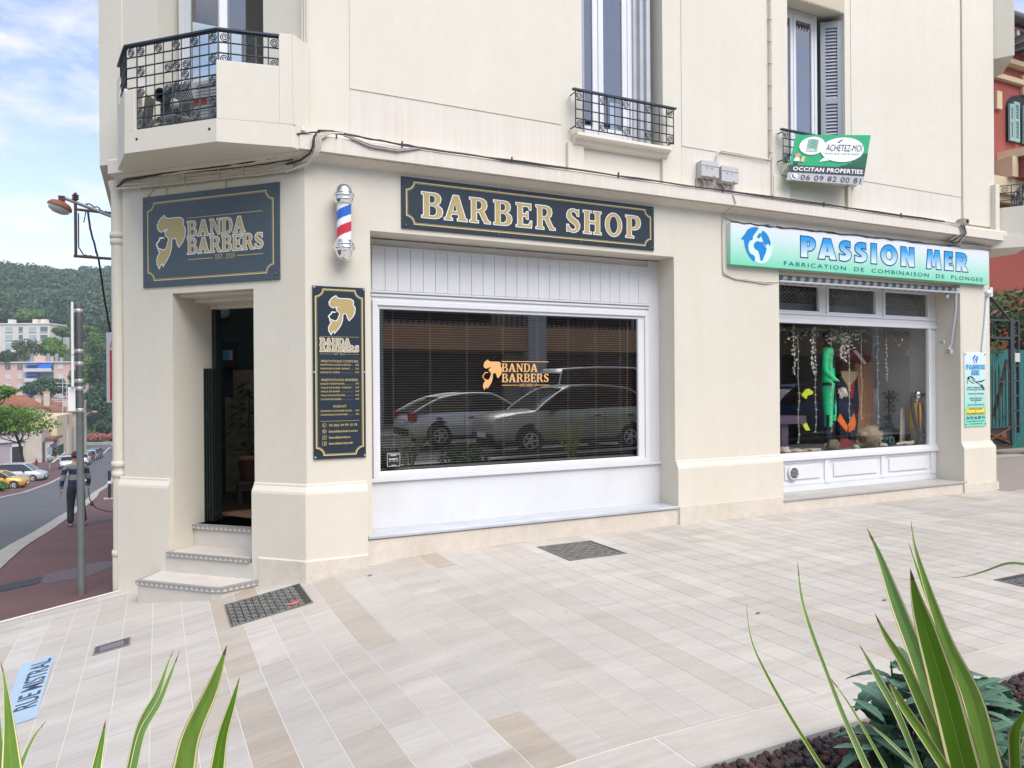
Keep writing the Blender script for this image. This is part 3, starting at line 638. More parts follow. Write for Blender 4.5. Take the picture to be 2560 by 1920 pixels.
for i in range(n):                                          # corrugated pelmet with a saw-tooth lower edge
    a = 6.70 + i * .0575; b = a + .0575; m_ = (a + b) / 2
    va.add([(a, -.02, 7.6), (m_, -.045, 7.6), (b, -.02, 7.6), (a, -.02, 7.12), (m_, -.045, 7.055), (b, -.02, 7.12)], [(0, 1, 4, 3), (1, 2, 5, 4)])
va.build('window_pelmet', mat('pelmet_beige', (.62, .55, .42), .6), bld)
# sills and sunk panels under the upper windows
ul = MB()
ul.sweep([(-.02, 4.70), (.125, 4.70), (.13, 4.665), (.115, 4.64), (.08, 4.63), (.055, 4.585), (.02, 4.575), (-.02, 4.57)][::-1], [(3.07, 0), (4.42, 0)])
ul.build('upper_sill', CREAM, bld, bev=.004); ul = MB(); ul.sweep([(-.02, 4.74), (.125, 4.74), (.13, 4.705), (.115, 4.68), (.08, 4.67), (.055, 4.625), (.02, 4.61), (-.02, 4.60)][::-1], [(6.36, 0), (7.82, 0)]); ul.build('upper_sill', CREAM, bld, bev=.004); ul = MB()
for a, b in ((3.0, 3.215), (4.36, 4.42), (6.22, 6.51), (7.655, 7.72)): ul = MB(); ul.box(a, b, -.034, .01, 4.226, 4.60); ul.build('sill_pilaster', CREAM, bld, bev=.004)

# balcony on the chamfer
bp = [(-2.13, .03), (-2.11, -.27), (-1.61, -.65), (-.52, -.63), (.04, -.24), (.09, .03)]
ba = MB(CH); ba.prism(bp, lambda a, b, t: (a, b, t), 4.06, 4.275)
def pwall(p, r, z0, z1, t=.10):
    P, Q = Vector(p), Vector(r); d = (Q - P).normalized(); n_ = Vector((-d.y, d.x)) * t
    if n_.y < 0: n_ = -n_
    ba.hexa([(P.x, P.y, z0), (Q.x, Q.y, z0), (Q.x + n_.x, Q.y + n_.y, z0), (P.x + n_.x, P.y + n_.y, z0), (P.x, P.y, z1), (Q.x, Q.y, z1), (Q.x + n_.x, Q.y + n_.y, z1), (P.x + n_.x, P.y + n_.y, z1)])
pwall((-.52, -.628), (-.06, -.31), 4.275, 4.825); pwall((-.06, -.312), (.04, -.242), 4.275, 5.14, .14); pwall((.042, -.24), (.042, .02), 4.275, 5.14, .0) if False else None
ba.box(-.06, .05, -.24, .02, 4.275, 5.14)
pwall((-2.11, -.27), (-1.61, -.648), 4.275, 4.70); pwall((-1.61, -.648), (-1.485, -.646), 4.275, 4.68); pwall((-2.11, -.27), (-2.02, -.34), 4.70, 5.0)
ba.box(-2.12, -2.03, -.27, .02, 4.275, 5.0)
bal = ba.build('balcony', CREAM, bld, bev=.006)
for x in (-1.46, -.60):
    d_ = MB(CH); d_.lathe([(0, -.004), (.014, -.004), (.014, .03), (0, .03)], (x, -.65 + .02 * (x + 1.61) / 1.09 + .002, 4.185), 10, 0, 'y'); d_.build('drain_hole', DARK, bal)
def spiral(mb, o, ax, az, cx_, cz_, r, flip=1):
    pts = []
    for i in range(30):
        t = i / 29; a = t * 2.3 * 2 * math.pi * flip + 1.0; rr_ = r * (1 - .86 * t)
        pts.append(o + ax * (cx_ + rr_ * math.cos(a)) + az * (cz_ + rr_ * math.sin(a)))
    mb.tube(pts, .0055, 5, 0)
def grille(mb, o, ax, nx, nz, cw, ch, scrolls, bar=.008):
    o = Vector(o); ax = Vector(ax).normalized(); az = Vector((0, 0, 1))
    for i in range(nx + 1): mb.tube([o + ax * cw * i, o + ax * cw * i + az * ch * nz], bar, 4, 0, True, False)
    for j in range(nz + 1): mb.tube([o + az * ch * j, o + ax * cw * nx + az * ch * j], bar, 4, 0, True, False)
    for k, (i, j) in enumerate(scrolls): spiral(mb, o, ax, az, (i + .5) * cw, (j + .5) * ch, min(cw, ch) * .46, 1 if (i + j) % 2 else -1)
ra = MB(CH)
sc = [(0, 7), (2, 7), (4, 7), (6, 7), (8, 7), (0, 5), (0, 3), (0, 1), (0, 0), (8, 5), (8, 3), (8, 1), (8, 0), (3, 5), (4, 5), (5, 5), (3, 3), (4, 3), (5, 3), (2, 0), (4, 0), (6, 0), (5, 4), (3, 2)]
cw, ch_ = .96 / 9, (5.10 - 4.30) / 8
grille(ra, (-1.48, -.615, 4.30), (1, .018, 0), 9, 8, cw, ch_, sc)
dr = Vector((.46, .318, 0)); grille(ra, (-.52, -.60, 4.80), dr, 5, 3, dr.length / 5, ch_, [(0, 2), (2, 2), (4, 2), (0, 0), (2, 0), (4, 0)])
dl = Vector((-.41, .31, 0)); grille(ra, (-1.61, -.62, 4.70), dl, 5, 4, dl.length / 5, ch_, [(1, 3), (3, 3), (2, 1)])
grille(ra, (-1.61, -.62, 4.70), (1, 0, 0), 1, 4, .13, ch_, [(0, 3)])
top = [(-2.05, -.30, 5.11), (-1.615, -.622, 5.11), (-.518, -.60, 5.11), (-.06, -.285, 5.11)]
for a, b in zip(top, top[1:]):
    A_, B_ = Vector(a), Vector(b); d = (B_ - A_).normalized(); n_ = Vector((-d.y, d.x, 0)) * .022
    ra.hexa([A_ - n_, B_ - n_, B_ + n_, A_ + n_, A_ - n_ + UP * .018, B_ - n_ + UP * .018, B_ + n_ + UP * .018, A_ + n_ + UP * .018])
ra.build('balcony_railing', IRON, bal)
# window guards
def guard(x0, x1, z0, z1, nx, nz, scs, y=-.12):
    g = MB(); grille(g, (x0, y, z0), (1, 0, 0), nx, nz, (x1 - x0) / nx, (z1 - z0) / nz, scs)
    g.box(x0 - .035, x1 + .035, y - .022, y + .022, z1, z1 + .02)
    for x in (x0, x1): g.tube([(x, y, z1 - .02), (x, .0, z1 - .02)], .009, 4); g.tube([(x, y, z0 + .02), (x, .0, z0 + .02)], .009, 4)
    return g.build('window_guard', IRON, bld)
guard(3.05, 4.46, 4.745, 5.175, 13, 4, [(0, 3), (0, 0), (3, 3), (3, 0), (6, 3), (6, 0), (9, 3), (9, 0), (12, 3), (12, 0)])
guard(6.30, 7.84, 4.765, 5.185, 13, 4, [(0, 3), (0, 0), (3, 3), (3, 0), (9, 3), (9, 0), (12, 3), (12, 0)])
# balcony and bay turning the far right corner
rb = MB(); rb.prism([(10.99, .2), (11.0, -.05), (11.35, -.42), (11.9, .1), (11.9, 3), (11.1, 3)], lambda a, b, t: (a, b, t), 3.95, 4.15)
rb.prism([(11.12, -.03), (11.35, -.42), (11.9, .1), (11.9, .2), (11.36, -.30), (11.2, -.02)], lambda a, b, t: (a, b, t), 4.15, 4.62)
rb.box(11.02, 11.13, -.10, .3, 4.15, 5.0)
rb.prism([(11.125, .02), (11.3, -.25), (11.9, .3), (11.9, 4), (11.125, 4)], lambda a, b, t: (a, b, t), 7.1, 9.6)
rbo = rb.build('side_balcony', CREAM, bld, bev=.005)
g = MB(); dv_ = Vector((.22, -.30, 0)); grille(g, (11.14, -.06, 4.62), dv_, 2, 3, dv_.length / 2, .12, [(0, 2), (1, 0)]); dv_ = Vector((.55, .52, 0)); grille(g, (11.36, -.36, 4.62), dv_, 5, 3, dv_.length / 5, .12, [(0, 2), (2, 2), (4, 2), (1, 0), (3, 0)])
g.build('side_railing', IRON, rbo)
# ---------------------------------------------------------------- signs on the facade
def notched(x0, x1, z0, z1, r, n=8):                         # rectangle with scooped corners
    p = []
    for cx_, cz_, a0, a1 in ((x0, z0, 90, 0), (x1, z0, 180, 90), (x1, z1, 270, 180), (x0, z1, 360, 270)):
        p += [(cx_ + r * math.cos(RAD(a0 + (a1 - a0) * i / n)), cz_ + r * math.sin(RAD(a0 + (a1 - a0) * i / n))) for i in range(n + 1)]
    return p
def frame_line(mb, poly, w_, fn, m):
    mb.flat(poly, fn, m, [inflate(poly, -w_)])
HAIR = [(0.257, 0.598), (0.277, 0.57), (0.327, 0.561), (0.405, 0.563), (0.474, 0.56), (0.509, 0.536), (0.512, 0.506), (0.5, 0.486), (0.53, 0.449), (0.534, 0.418), (0.526, 0.358), (0.498, 0.305), (0.451, 0.257), (0.43, 0.288), (0.418, 0.335), (0.395, 0.355), (0.369, 0.353), (0.353, 0.334), (0.348, 0.254), (0.324, 0.182), (0.289, 0.128), (0.237, 0.067), (0.229, 0.098), (0.205, 0.084), (0.185, 0.047), (0.158, 0.093), (0.154, 0.137), (0.175, 0.185), (0.202, 0.217), (0.175, 0.235), (0.176, 0.256), (0.202, 0.244), (0.243, 0.232), (0.265, 0.231), (0.293, 0.27), (0.306, 0.312), (0.317, 0.34), (0.307, 0.365), (0.276, 0.389), (0.268, 0.418), (0.292, 0.441), (0.325, 0.452), (0.295, 0.458), (0.248, 0.446), (0.217, 0.431), (0.185, 0.449), (0.167, 0.477), (0.165, 0.502), (0.177, 0.495), (0.175, 0.52), (0.189, 0.55), (0.218, 0.575)]
NOSE_ = [(0.2, 0.371), (0.187, 0.339), (0.16, 0.314), (0.148, 0.295), (0.165, 0.279), (0.165, 0.264), (0.183, 0.247)]
BROW = [(0.203, 0.373), (0.232, 0.373), (0.26, 0.369), (0.257, 0.359), (0.208, 0.355)]
def ribbon2(pts, w_):
    L_, R_ = [], []
    for i, p in enumerate(pts):
        a = Vector(pts[max(i - 1, 0)]); b = Vector(pts[min(i + 1, len(pts) - 1)]); d = (b - a).normalized()
        L_.append((p[0] - d.y * w_, p[1] + d.x * w_)); R_.append((p[0] + d.y * w_, p[1] - d.x * w_))
    return L_ + R_[::-1]
def head_logo(mb, ox, oz, k, fn, fnu, m_fill, m_edge, w_=.009):
    t = lambda l: [(ox + a * k, oz + b * k) for a, b in l]
    outlined(mb, [t(HAIR)], fn, fnu, w_ * k if w_ else 0, m_fill, m_edge)
    mb.flat(t(ribbon2(NOSE_, .008)), fn, m_edge); mb.flat(t(BROW), fn, m_edge)
def bar(mb, x0, x1, z, h, fn, m): mb.flat([(x0, z - h / 2), (x1, z - h / 2), (x1, z + h / 2), (x0, z + h / 2)], fn, m)
def bolts(T, pts, y, root, m=None):
    for x, z in pts:
        b = MB(T); b.lathe([(0, -.010), (.008, -.009), (.012, -.004), (.012, .0)], (x, y, z), 10, 0, 'y'); b.build('bolt', m or mat('bolt_steel', (.10, .13, .16), .4, .7), root)
# large corner sign
def P3(T, y): return lambda a, b: (a, y, b)
rt = thing('corner_shop_sign', 'large blue grey board with gold bearded head over the entrance door', 'sign', CH @ Vector((-1.16, 0, 3.33)), 'barber shop boards')
NAVY2 = mat('slate_blue_board', (.050, .075, .098), .38, noise_=[(2, .08)], spec=.4)
m = MB(CH); m.box(-2.04, -.29, -.018, .0, 2.845, 3.82); m.build('board', NAVY2, rt, bev=.002)
m = MB(CH); fr = notched(-1.975, -.352, 2.912, 3.752, .085); frame_line(m, fr, .0105, P3(CH, -.0205), 0); frame_line(m, inflate(fr, -.017), .003, P3(CH, -.0205), 0); m.build('gold_border', GOLDL, rt)
m = MB(CH); f1, f2 = P3(CH, -.0215), P3(CH, -.0200); gm_ = [GOLD, WHITEPR]
head_logo(m, -2.0, 3.0, 1, f1, f2, 0, 1)
serif(m, 'BANDA', -1.438, -.70, 3.352, 3.512, f1, f2, .007, 0, 1); serif(m, 'BARBERS', -1.437, -.482, 3.170, 3.330, f1, f2, .007, 0, 1)
serif(m, 'EST. 2020', -1.076, -.828, 3.094, 3.145, f1, f2, 0, 0, 1, .1)
bar(m, -1.44, -.483, 3.547, .009, f1, 0); bar(m, -1.43, -1.11, 3.111, .009, f1, 0); bar(m, -.803, -.48, 3.114, .009, f1, 0)
m.build('lettering', gm_, rt, recalc=False)
bolts(CH, [(-2.0, 3.765), (-1.19, 3.785), (-.335, 3.775), (-2.0, 2.90), (-1.16, 2.88), (-.33, 2.90)], -.018, rt)
# long fascia sign
rt = thing('fascia_sign', 'long dark navy board with big gold capitals above the wide shop window', 'sign', (2.61, 0, 3.7), 'barber shop boards')
m = MB(); m.box(.987, 4.228, -.018, .0, 3.424, 3.966); m.build('board', NAVY, rt, bev=.002)
m = MB(); fr = notched(1.035, 4.182, 3.468, 3.922, .085); frame_line(m, fr, .0115, P3(I4, -.0205), 0); frame_line(m, inflate(fr, -.018), .003, P3(I4, -.0205), 0); m.build('gold_border', GOLDL, rt)
m = MB(); f1, f2 = P3(I4, -.0215), P3(I4, -.0200)
for ch, a, b in (('B', 1.21, 1.447), ('A', 1.465, 1.728), ('R', 1.76, 2.003), ('B', 2.047, 2.273), ('E', 2.324, 2.522), ('R', 2.576, 2.823), ('S', 2.972, 3.158), ('H', 3.206, 3.455), ('O', 3.511, 3.748), ('P', 3.806, 4.024)):
    serif(m, ch, a, b, 3.556, 3.822, f1, f2, .0095, 0, 1, 0)
m.build('lettering', gm_, rt, recalc=False)
bolts(I4, [(1.03, 3.935), (2.11, 3.94), (3.17, 3.94), (4.195, 3.935), (1.03, 3.455), (2.11, 3.445), (3.17, 3.445), (4.195, 3.455)], -.018, rt)
# upright price board
rt = thing('price_board', 'tall narrow navy price list board between the barber pole and the window', 'sign', (.33, 0, 1.9), 'barber shop boards')
m = MB(); m.box(.066, .592, -.018, .0, 1.043, 2.771); m.build('board', NAVY, rt, bev=.002)
m = MB(); fr = notched(.088, .570, 1.075, 2.745, .075); frame_line(m, fr, .0105, P3(I4, -.0205), 0); frame_line(m, inflate(fr, -.016), .003, P3(I4, -.0205), 0); m.build('gold_border', GOLDL, rt)
m = MB(); head_logo(m, .118, 2.262, .69, f1, f2, 0, 1, .012)
serif(m, 'BANDA', .135, .438, 2.186, 2.250, f1, f2, .0045, 0, 1); serif(m, 'BARBERS', .135, .525, 2.116, 2.180, f1, f2, .0045, 0, 1)
textmesh('EST. 2020', .275, .385, 2.085, 2.101, f1, m, 0, .015)
bar(m, .135, .525, 2.266, .0035, f1, 0); bar(m, .135, .265, 2.093, .003, f1, 0); bar(m, .395, .525, 2.093, .003, f1, 0); bar(m, .135, .525, 1.420, .004, f1, 0)
for t, z in (('PRESTATIONS COIFFURE', 2.010), ('PRESTATIONS BARBIER', 1.822)): textmesh(t, .145, .517, z, z + .0235, f1, m, 0, .022)
textmesh('FORFAIT', .263, .397, 1.556, 1.5795, f1, m, 0, .022)
for t, p, z in (('SHAMPOING-COUPE-COIFFAGE', '28€', 1.977), ('SHAMPOING-COUPE  ENFANT', '22€', 1.939), ('RASAGE DU CRÂNE', '29€', 1.901), ('RASAGE TRADITIONNEL', '29€', 1.787), ('TAILLE DE BARBE - RASAGE', '32€', 1.748), ('TAILLE DE BARBE', '24€', 1.710), ('TAILLE DE MOUSTACHE', '10€', 1.671), ('COLORATION BARBE', '22€', 1.632), ('SHAMPOING COUPE BARBE RASAGE', '56€', 1.515), ('SHAMPOING-COUPE BARBE', '49€', 1.477)):
    wd = min(.31, .0128 * len(t)); textmesh(t, .137, .137 + wd, z, z + .0165, f1, m, 0, .03); textmesh(p, .487, .524, z, z + .0165, f1, m, 0, .03)
    for i in range(int((.475 - .147 - wd) / .0125)): bar(m, .147 + wd + i * .0125, .151 + wd + i * .0125, z + .002, .004, f1, 0)
for t, z, w_ in (('33 (0)6 44 99 15 35', 1.368, .285), ('bandabarbers.com', 1.307, .288), ('bandabarbers', 1.246, .215), ('bandabarbersfr', 1.186, .243)): textmesh(t, .218, .218 + w_, z, z + .0235, f1, m, 0, .03)
for k, z in enumerate((1.380, 1.319, 1.258, 1.198)):
    c0 = ell(.172, z, .021, .021, 18) if k < 2 else [(.152, z - .02), (.192, z - .02), (.192, z + .02), (.152, z + .02)]
    m.flat(c0, f1, 0, [inflate(c0, -.004)])
    if k == 0: m.flat(ribbon2([(.166, z + .012), (.163, z + .004), (.170, z - .006), (.180, z - .010)], .003), f1, 0)
    if k == 1: bar(m, .153, .191, z, .003, f1, 0); m.flat([(.1705, z - .019), (.1735, z - .019), (.1735, z + .019), (.1705, z + .019)], f2, 0); c1 = ell(.172, z, .009, .018, 14); m.flat(c1, f2, 0, [inflate(c1, -.003)])
    if k == 2: c1 = ell(.172, z, .010, .010, 14); m.flat(c1, f1, 0, [inflate(c1, -.0035)]); m.flat(ell(.184, z + .012, .003, .003, 8), f1, 0)
    if k == 3: textmesh('f', .168, .185, z - .016, z + .012, f1, m, 0, .03)
m.build('lettering', gm_, rt, recalc=False)
bolts(I4, [(.083, 2.753), (.578, 2.753), (.077, 1.91), (.583, 1.91), (.083, 1.062), (.578, 1.062)], -.018, rt, mat('bolt_pale', (.30, .34, .38), .35, .7))
# lettering stuck on the window
WG = mat('window_gold_film', (.72, .40, .15), .5)
f1 = P3(I4, WY + .030); f2 = P3(I4, WY + .031)
m = MB(); head_logo(m, 1.955, 1.684, .64, f1, f2, 0, 0, 0)
serif(m, 'BANDA', 2.295, 2.768, 1.924, 2.022, f1, f2, 0, 0, 0); serif(m, 'BARBERS', 2.294, 2.917, 1.804, 1.903, f1, f2, 0, 0, 0)
serif(m, 'EST.2020', 2.525, 2.695, 1.752, 1.782, f1, f2, 0, 0, 0, .1); bar(m, 2.293, 2.917, 2.046, .008, f1, 0); bar(m, 2.294, 2.51, 1.768, .007, f1, 0); bar(m, 2.71, 2.916, 1.767, .007, f1, 0)
tag(m.build('window_lettering', WG, recalc=False), 'gold bearded head and lettering stuck on the wide shop window pane', 'lettering')
rt = thing('window_sticker', 'small black square sticker low in the corner of the barber window', 'sticker', (.985, WY, .96))
m = MB(); m.box(.908, 1.063, WY + .028, WY + .033, .888, 1.043); m.build('sticker_film', mat('sticker_black', (.02, .022, .025), .4), rt)
m = MB(); f = P3(I4, WY + .0265); textmesh('PLANITY', .935, 1.036, .965, .982, f, m, 0, .03); fr = [(.914, .894), (1.057, .894), (1.057, 1.037), (.914, 1.037)]; frame_line(m, fr, .003, f, 0)
for x0, x1, z in ((.93, 1.04, 1.022), (.955, 1.015, 1.010), (.935, .955, .951), (.975, .997, .951), (1.012, 1.036, .951), (.96, 1.012, .905)): bar(m, x0, x1, z, .0045, f, 0)
m.build('lettering', WHITEPR, rt, recalc=False)

# barber pole
PX, PY = .360, -.125
rt = thing('barber_pole', 'chrome capped striped barber pole on the wall beside the long sign', 'barber pole', (PX, 0, 3.4))
m = MB(); m.lathe([(0, .0), (.02, .004), (.052, .02), (.076, .05), (.088, .09), (.093, .10), (.106, .108), (.112, .122), (.108, .138), (.099, .142), (.095, .150), (.099, .156), (.099, .172), (.088, .180), (.088, .20), (.08, .203), (0, .203)], (PX, PY, 3.018), 32); m.build('lower_cap', CHROME, rt)
m = MB(); m.lathe([(0, .203), (.02, .199), (.052, .183), (.076, .153), (.088, .113), (.093, .10), (.106, .095), (.112, .081), (.108, .065), (.099, .061), (.095, .053), (.099, .047), (.099, .031), (.088, .023), (.088, .004), (.08, .0), (0, .0)], (PX, PY, 3.583), 32); m.build('upper_cap', CHROME, rt)
n, k = 72, 60; m = MB(); vs = []; fs = []; mi = []
for i in range(k + 1):
    for j in range(n): a = 2 * math.pi * j / n; vs.append((PX + .071 * math.cos(a), PY + .071 * math.sin(a), 3.215 + .375 * i / k))
for i in range(k):
    for j in range(n):
        z = .375 * (i + .5) / k; ph = (((z - .2 * (j / n - .68)) - .272) / .35 + .5) % 1
        mm = 1 if .36 < ph < .64 else (2 if (ph < .16 or ph > .88) else 0)
        m.add([vs[i * n + j], vs[i * n + (j + 1) % n], vs[(i + 1) * n + (j + 1) % n], vs[(i + 1) * n + j]], [(0, 1, 2, 3)], mm)
m.build('striped_cylinder', [mat('pole_white', (.78, .78, .80), .3), mat('pole_blue', (.015, .12, .50), .3), mat('pole_red', (.55, .02, .04), .3)], rt)
m = MB(); m.box(PX - .035, PX + .035, -.03, .0, 3.08, 3.74); m.box(PX - .012, PX + .012, PY, -.02, 3.12, 3.15); m.box(PX - .012, PX + .012, PY, -.02, 3.66, 3.69); m.build('wall_bracket', CHROME, rt)

# dive shop sign
DY = -.075
rt = thing('dive_shop_sign', 'wide green and white panel with blue letters and a dolphin globe', 'sign', (8.1, 0, 3.6), 'dive shop signs')
m = MB(); m.prism([(5.405, 3.325), (10.862, 3.345), (10.866, 3.892), (5.41, 3.868)], FR, DY, -.0)
m.build('panel', grad('mint_panel', (.17, .62, .40), (.72, .74, .80), 3.34, 3.86, .3), rt, bev=.004)
GRL = grad('letter_blue', (.66, .78, .92), (.0, .30, .68), 3.52, 3.74); NVY = mat('ink_navy', (.012, .045, .16), .4); TEAL = mat('ink_teal', (.0, .10, .17), .4)
f1 = P3(I4, DY - .0035); f2 = P3(I4, DY - .002)
m = MB(); sk = lambda f: (lambda a, b: f(a, b + (a - 6.5) * .0045))
for ch, a, b in (('P', 6.665, 6.94), ('A', 7.0, 7.345), ('S', 7.42, 7.655), ('S', 7.735, 7.985), ('I', 8.075, 8.185), ('O', 8.285, 8.64), ('N', 8.73, 9.02), ('M', 9.315, 9.65), ('E', 9.745, 9.945), ('R', 10.03, 10.31)):
    serif(m, ch, a, b, 3.508, 3.788, sk(f1), sk(f2), .017, 0, 1, 0, GS)
textmesh('FABRICATION  DE  COMBINAISON  DE  PLONGEE', 6.345, 10.70, 3.372, 3.432, sk(f1), m, 2, .0, 1.25)
m.build('lettering', [GRL, NVY, TEAL], rt, recalc=False)
Lg = lambda l: [(5.355 + (a - 132) * (.3255 * .0102), 3.862 - (b - 78) * .00176) for a, b in l]
def globe(mb, tf, f_under, f_over, f_land, m_ocean, m_blue):
    mb.flat(tf([(365 + 92 * math.cos(a), 272 + 138 * math.sin(a)) for a in lin(0, 2 * math.pi, 30)[:-1]]), f_under, m_ocean)
    mb.flat(tf([(352, 136), (318, 131), (285, 143), (262, 163), (246, 192), (214, 236), (238, 240), (244, 290), (260, 335), (285, 375), (314, 398), (322, 384), (318, 356), (300, 346), (284, 340), (270, 312), (268, 275), (284, 240), (304, 232), (306, 205), (330, 170)]), f_over, m_blue)
    for l in ([(312, 262), (335, 237), (362, 243), (384, 240), (398, 274), (412, 290), (404, 322), (392, 350), (376, 390), (362, 386), (355, 345), (345, 312), (322, 302), (312, 282)], [(382, 150), (410, 170), (430, 200), (444, 244), (436, 270), (424, 250), (412, 256), (408, 275), (392, 252), (380, 228), (372, 205), (366, 180)], [(336, 205), (352, 178), (364, 172), (368, 196), (356, 214), (342, 218)]): mb.flat(tf(l), f_over, m_blue)
LX = lambda l: [(5.582 + (a - 215) * .00230, 3.603 - (b - 272) * .00172) for a, b in l]
m = MB(); globe(m, LX, f2, f1, None, 0, 1); m.build('dolphin_globe', [mat('globe_pale', (.60, .78, .72), .4), mat('globe_blue', (.0, .20, .55), .4)], rt, recalc=False)
# small upright dive sign on the pier
rt = thing('small_dive_sign', 'small upright mint sign with a diver on the pier right of the display window', 'sign', (10.6, 0, 1.65), 'dive shop signs')
m = MB(); m.box(10.32, 10.868, -.012, -.0, 1.046, 2.248); m.build('panel', grad('mint_small', (.20, .62, .45), (.66, .74, .80), 1.1, 2.2, .3), rt, bev=.002)
f1 = P3(I4, -.0150); f2 = P3(I4, -.0135); m = MB()
for t, z in (('PASSION', 1.975), ('MER', 1.882)):
    a, b = (10.36, 10.84) if t == 'PASSION' else (10.49, 10.70)
    serif(m, t, a, b, z, z + .068, f1, f2, .006, 0, 1, .12, GS)
for t, z, a, b in (('• VENTE & RÉPARATION •', 1.668, 10.36, 10.84), ('DE TENUES DE PLONGÉE', 1.634, 10.37, 10.83), ('•', 1.60, 10.585, 10.605), ('CHASSE SOUS MARINE', 1.566, 10.39, 10.81), ('•', 1.53, 10.585, 10.605), ('SPÉCIALISTE DU', 1.494, 10.44, 10.77), ('SUR MESURE', 1.462, 10.47, 10.74), ('&', 1.428, 10.582, 10.612), ('DE LA TENUE ÉTANCHE', 1.388, 10.39, 10.81)): textmesh(t, a, b, z, z + .022, f1, m, 2, .02)
m.flat([(10.352, 1.238), (10.836, 1.238), (10.836, 1.352), (10.352, 1.352)], f2, 3); fr = [(10.352, 1.238), (10.836, 1.238), (10.836, 1.352), (10.352, 1.352)]; frame_line(m, fr, .004, f1, 1)
for t, z, a, b in (('PARTICULIERS', 1.32, 10.42, 10.77), ('&', 1.287, 10.58, 10.605), ('PROFESSIONNELS', 1.250, 10.37, 10.82)): textmesh(t, a, b, z, z + .022, f1, m, 1, .03)
textmesh('04 93 46 89 74', 10.36, 10.83, 1.165, 1.215, f1, m, 1, .02)
for z, a, b in ((1.128, 10.37, 10.82), (1.085, 10.42, 10.77)): textmesh('contact@passionmer.fr' if a < 10.4 else 'www.passionmer.fr', a, b, z, z + .018, f1, m, 2, .02)
for l in ([(10.40, 1.84), (10.47, 1.86), (10.53, 1.80), (10.60, 1.765), (10.68, 1.74), (10.75, 1.70)], [(10.42, 1.80), (10.50, 1.76), (10.56, 1.745)], [(10.60, 1.765), (10.68, 1.775), (10.80, 1.785)], [(10.47, 1.86), (10.55, 1.83), (10.58, 1.80)], [(10.74, 1.70), (10.80, 1.655)], [(10.40, 1.84), (10.38, 1.775), (10.40, 1.74)]): m.flat(ribbon2(l, .007), f1, 4)
m.flat(ell(10.42, 1.83, .03, .025, 12), f1, 4); m.flat([(10.70, 1.765), (10.83, 1.81), (10.84, 1.79), (10.72, 1.755)], f2, 4); m.flat([(10.74, 1.72), (10.82, 1.64), (10.84, 1.65), (10.77, 1.73)], f2, 4)
m.build('lettering', [mat('letter_cyan', (.1, .45, .75), .4), NVY, TEAL, mat('yellow_patch', (.75, .65, .03), .4), mat('ink_black', (.02, .04, .05), .5)], rt, recalc=False)
m = MB(); LS = lambda l: [(10.52 + (a - 215) * .00068, 2.130 - (b - 272) * .00050) for a, b in l]; globe(m, LS, f2, f1, None, 0, 1); m.build('dolphin_globe', [mat('globe_small_pale', (.66, .78, .82), .4), MATS['globe_blue']], rt, recalc=False)
bolts(I4, [(10.345, 2.215), (10.845, 2.215), (10.345, 1.085), (10.845, 1.085)], -.012, rt)

# estate agent's banner tied to the window guard
rt = thing('estate_agent_banner', 'green estate agent banner tied at a slant to the upper window guard', 'banner', (7.0, -.3, 4.8))
c00, c10, c11, c01 = Vector((6.30, -.17, 4.50)), Vector((7.62, -.30, 4.545)), Vector((7.80, -.30, 5.275)), Vector((6.485, -.17, 5.135))
def bn(off):
    def f(a, b):
        p = c00 * (1 - a) * (1 - b) + c10 * a * (1 - b) + c11 * a * b + c01 * (1 - a) * b
        return tuple(p + Vector((0, -off + .0035 * math.sin(a * 5.5 + b * 2) * math.sin(b * 3.1), 0)))
    return f
def dense(poly, s=.06):
    o = []
    for a, b in zip(poly, poly[1:] + poly[:1]):
        n = max(1, int(math.hypot(b[0] - a[0], b[1] - a[1]) / s)); o += [(a[0] + (b[0] - a[0]) * i / n, a[1] + (b[1] - a[1]) * i / n) for i in range(n)]
    return o
def bgrid(mb, x0, x1, z0, z1, off, m_):
    A_, B_ = lin(x0, x1, 14), lin(z0, z1, 8); n = len(B_); f = bn(off)
    mb.add([f(a, b) for a in A_ for b in B_], [(i * n + j, (i + 1) * n + j, (i + 1) * n + j + 1, i * n + j + 1) for i in range(len(A_) - 1) for j in range(n - 1)], m_, True)
m = MB(); bgrid(m, 0, 1, 0, 1, 0, 0); bgrid(m, 0, 1, .0, .17, .003, 1); bgrid(m, 0, 1, .17, .335, .003, 2)
m.build('cloth', [mat('banner_green', (.01, .36, .15), .5), mat('banner_grey', (.42, .43, .46), .5), mat('banner_charcoal', (.045, .05, .055), .5)], rt, recalc=False)
m = MB(); f1 = bn(.009); f2 = bn(.007)
m.flat(ell(.235, .76, .165, .195, 36), f1, 0); m.flat(ell(.64, .69, .29, .255, 44), f1, 0); m.flat([(.42, .52), (.36, .42), (.52, .47)], f2, 0); m.flat([(.38, .66), (.34, .78), (.42, .72)], f2, 0)
textmesh('ACHETEZ-MOI', .42, .90, .66, .80, bn(.012), m, 1, -.005); textmesh('AVANT QUE L’ON ME VENDE', .41, .87, .585, .625, bn(.012), m, 2, .0)
textmesh('OCCITAN PROPERTIES', .05, .965, .215, .30, bn(.010), m, 0, .03, 1.1); textmesh('06 09 82 00 81', .17, .96, .03, .14, bn(.010), m, 1, -.004, 1.1)
m.flat(ell(.085, .085, .045, .07, 20), bn(.010), 0); m.flat(ribbon2([(.065, .125), (.062, .085), (.082, .055), (.108, .05)], .009), bn(.013), 1)
for i in range(7): m.flat([(.165, .69 + i * .03), (.235, .705 + i * .03), (.305, .675 + i * .03), (.305, .69 + i * .03), (.235, .725 + i * .03), (.165, .705 + i * .03)], bn(.012), 2)
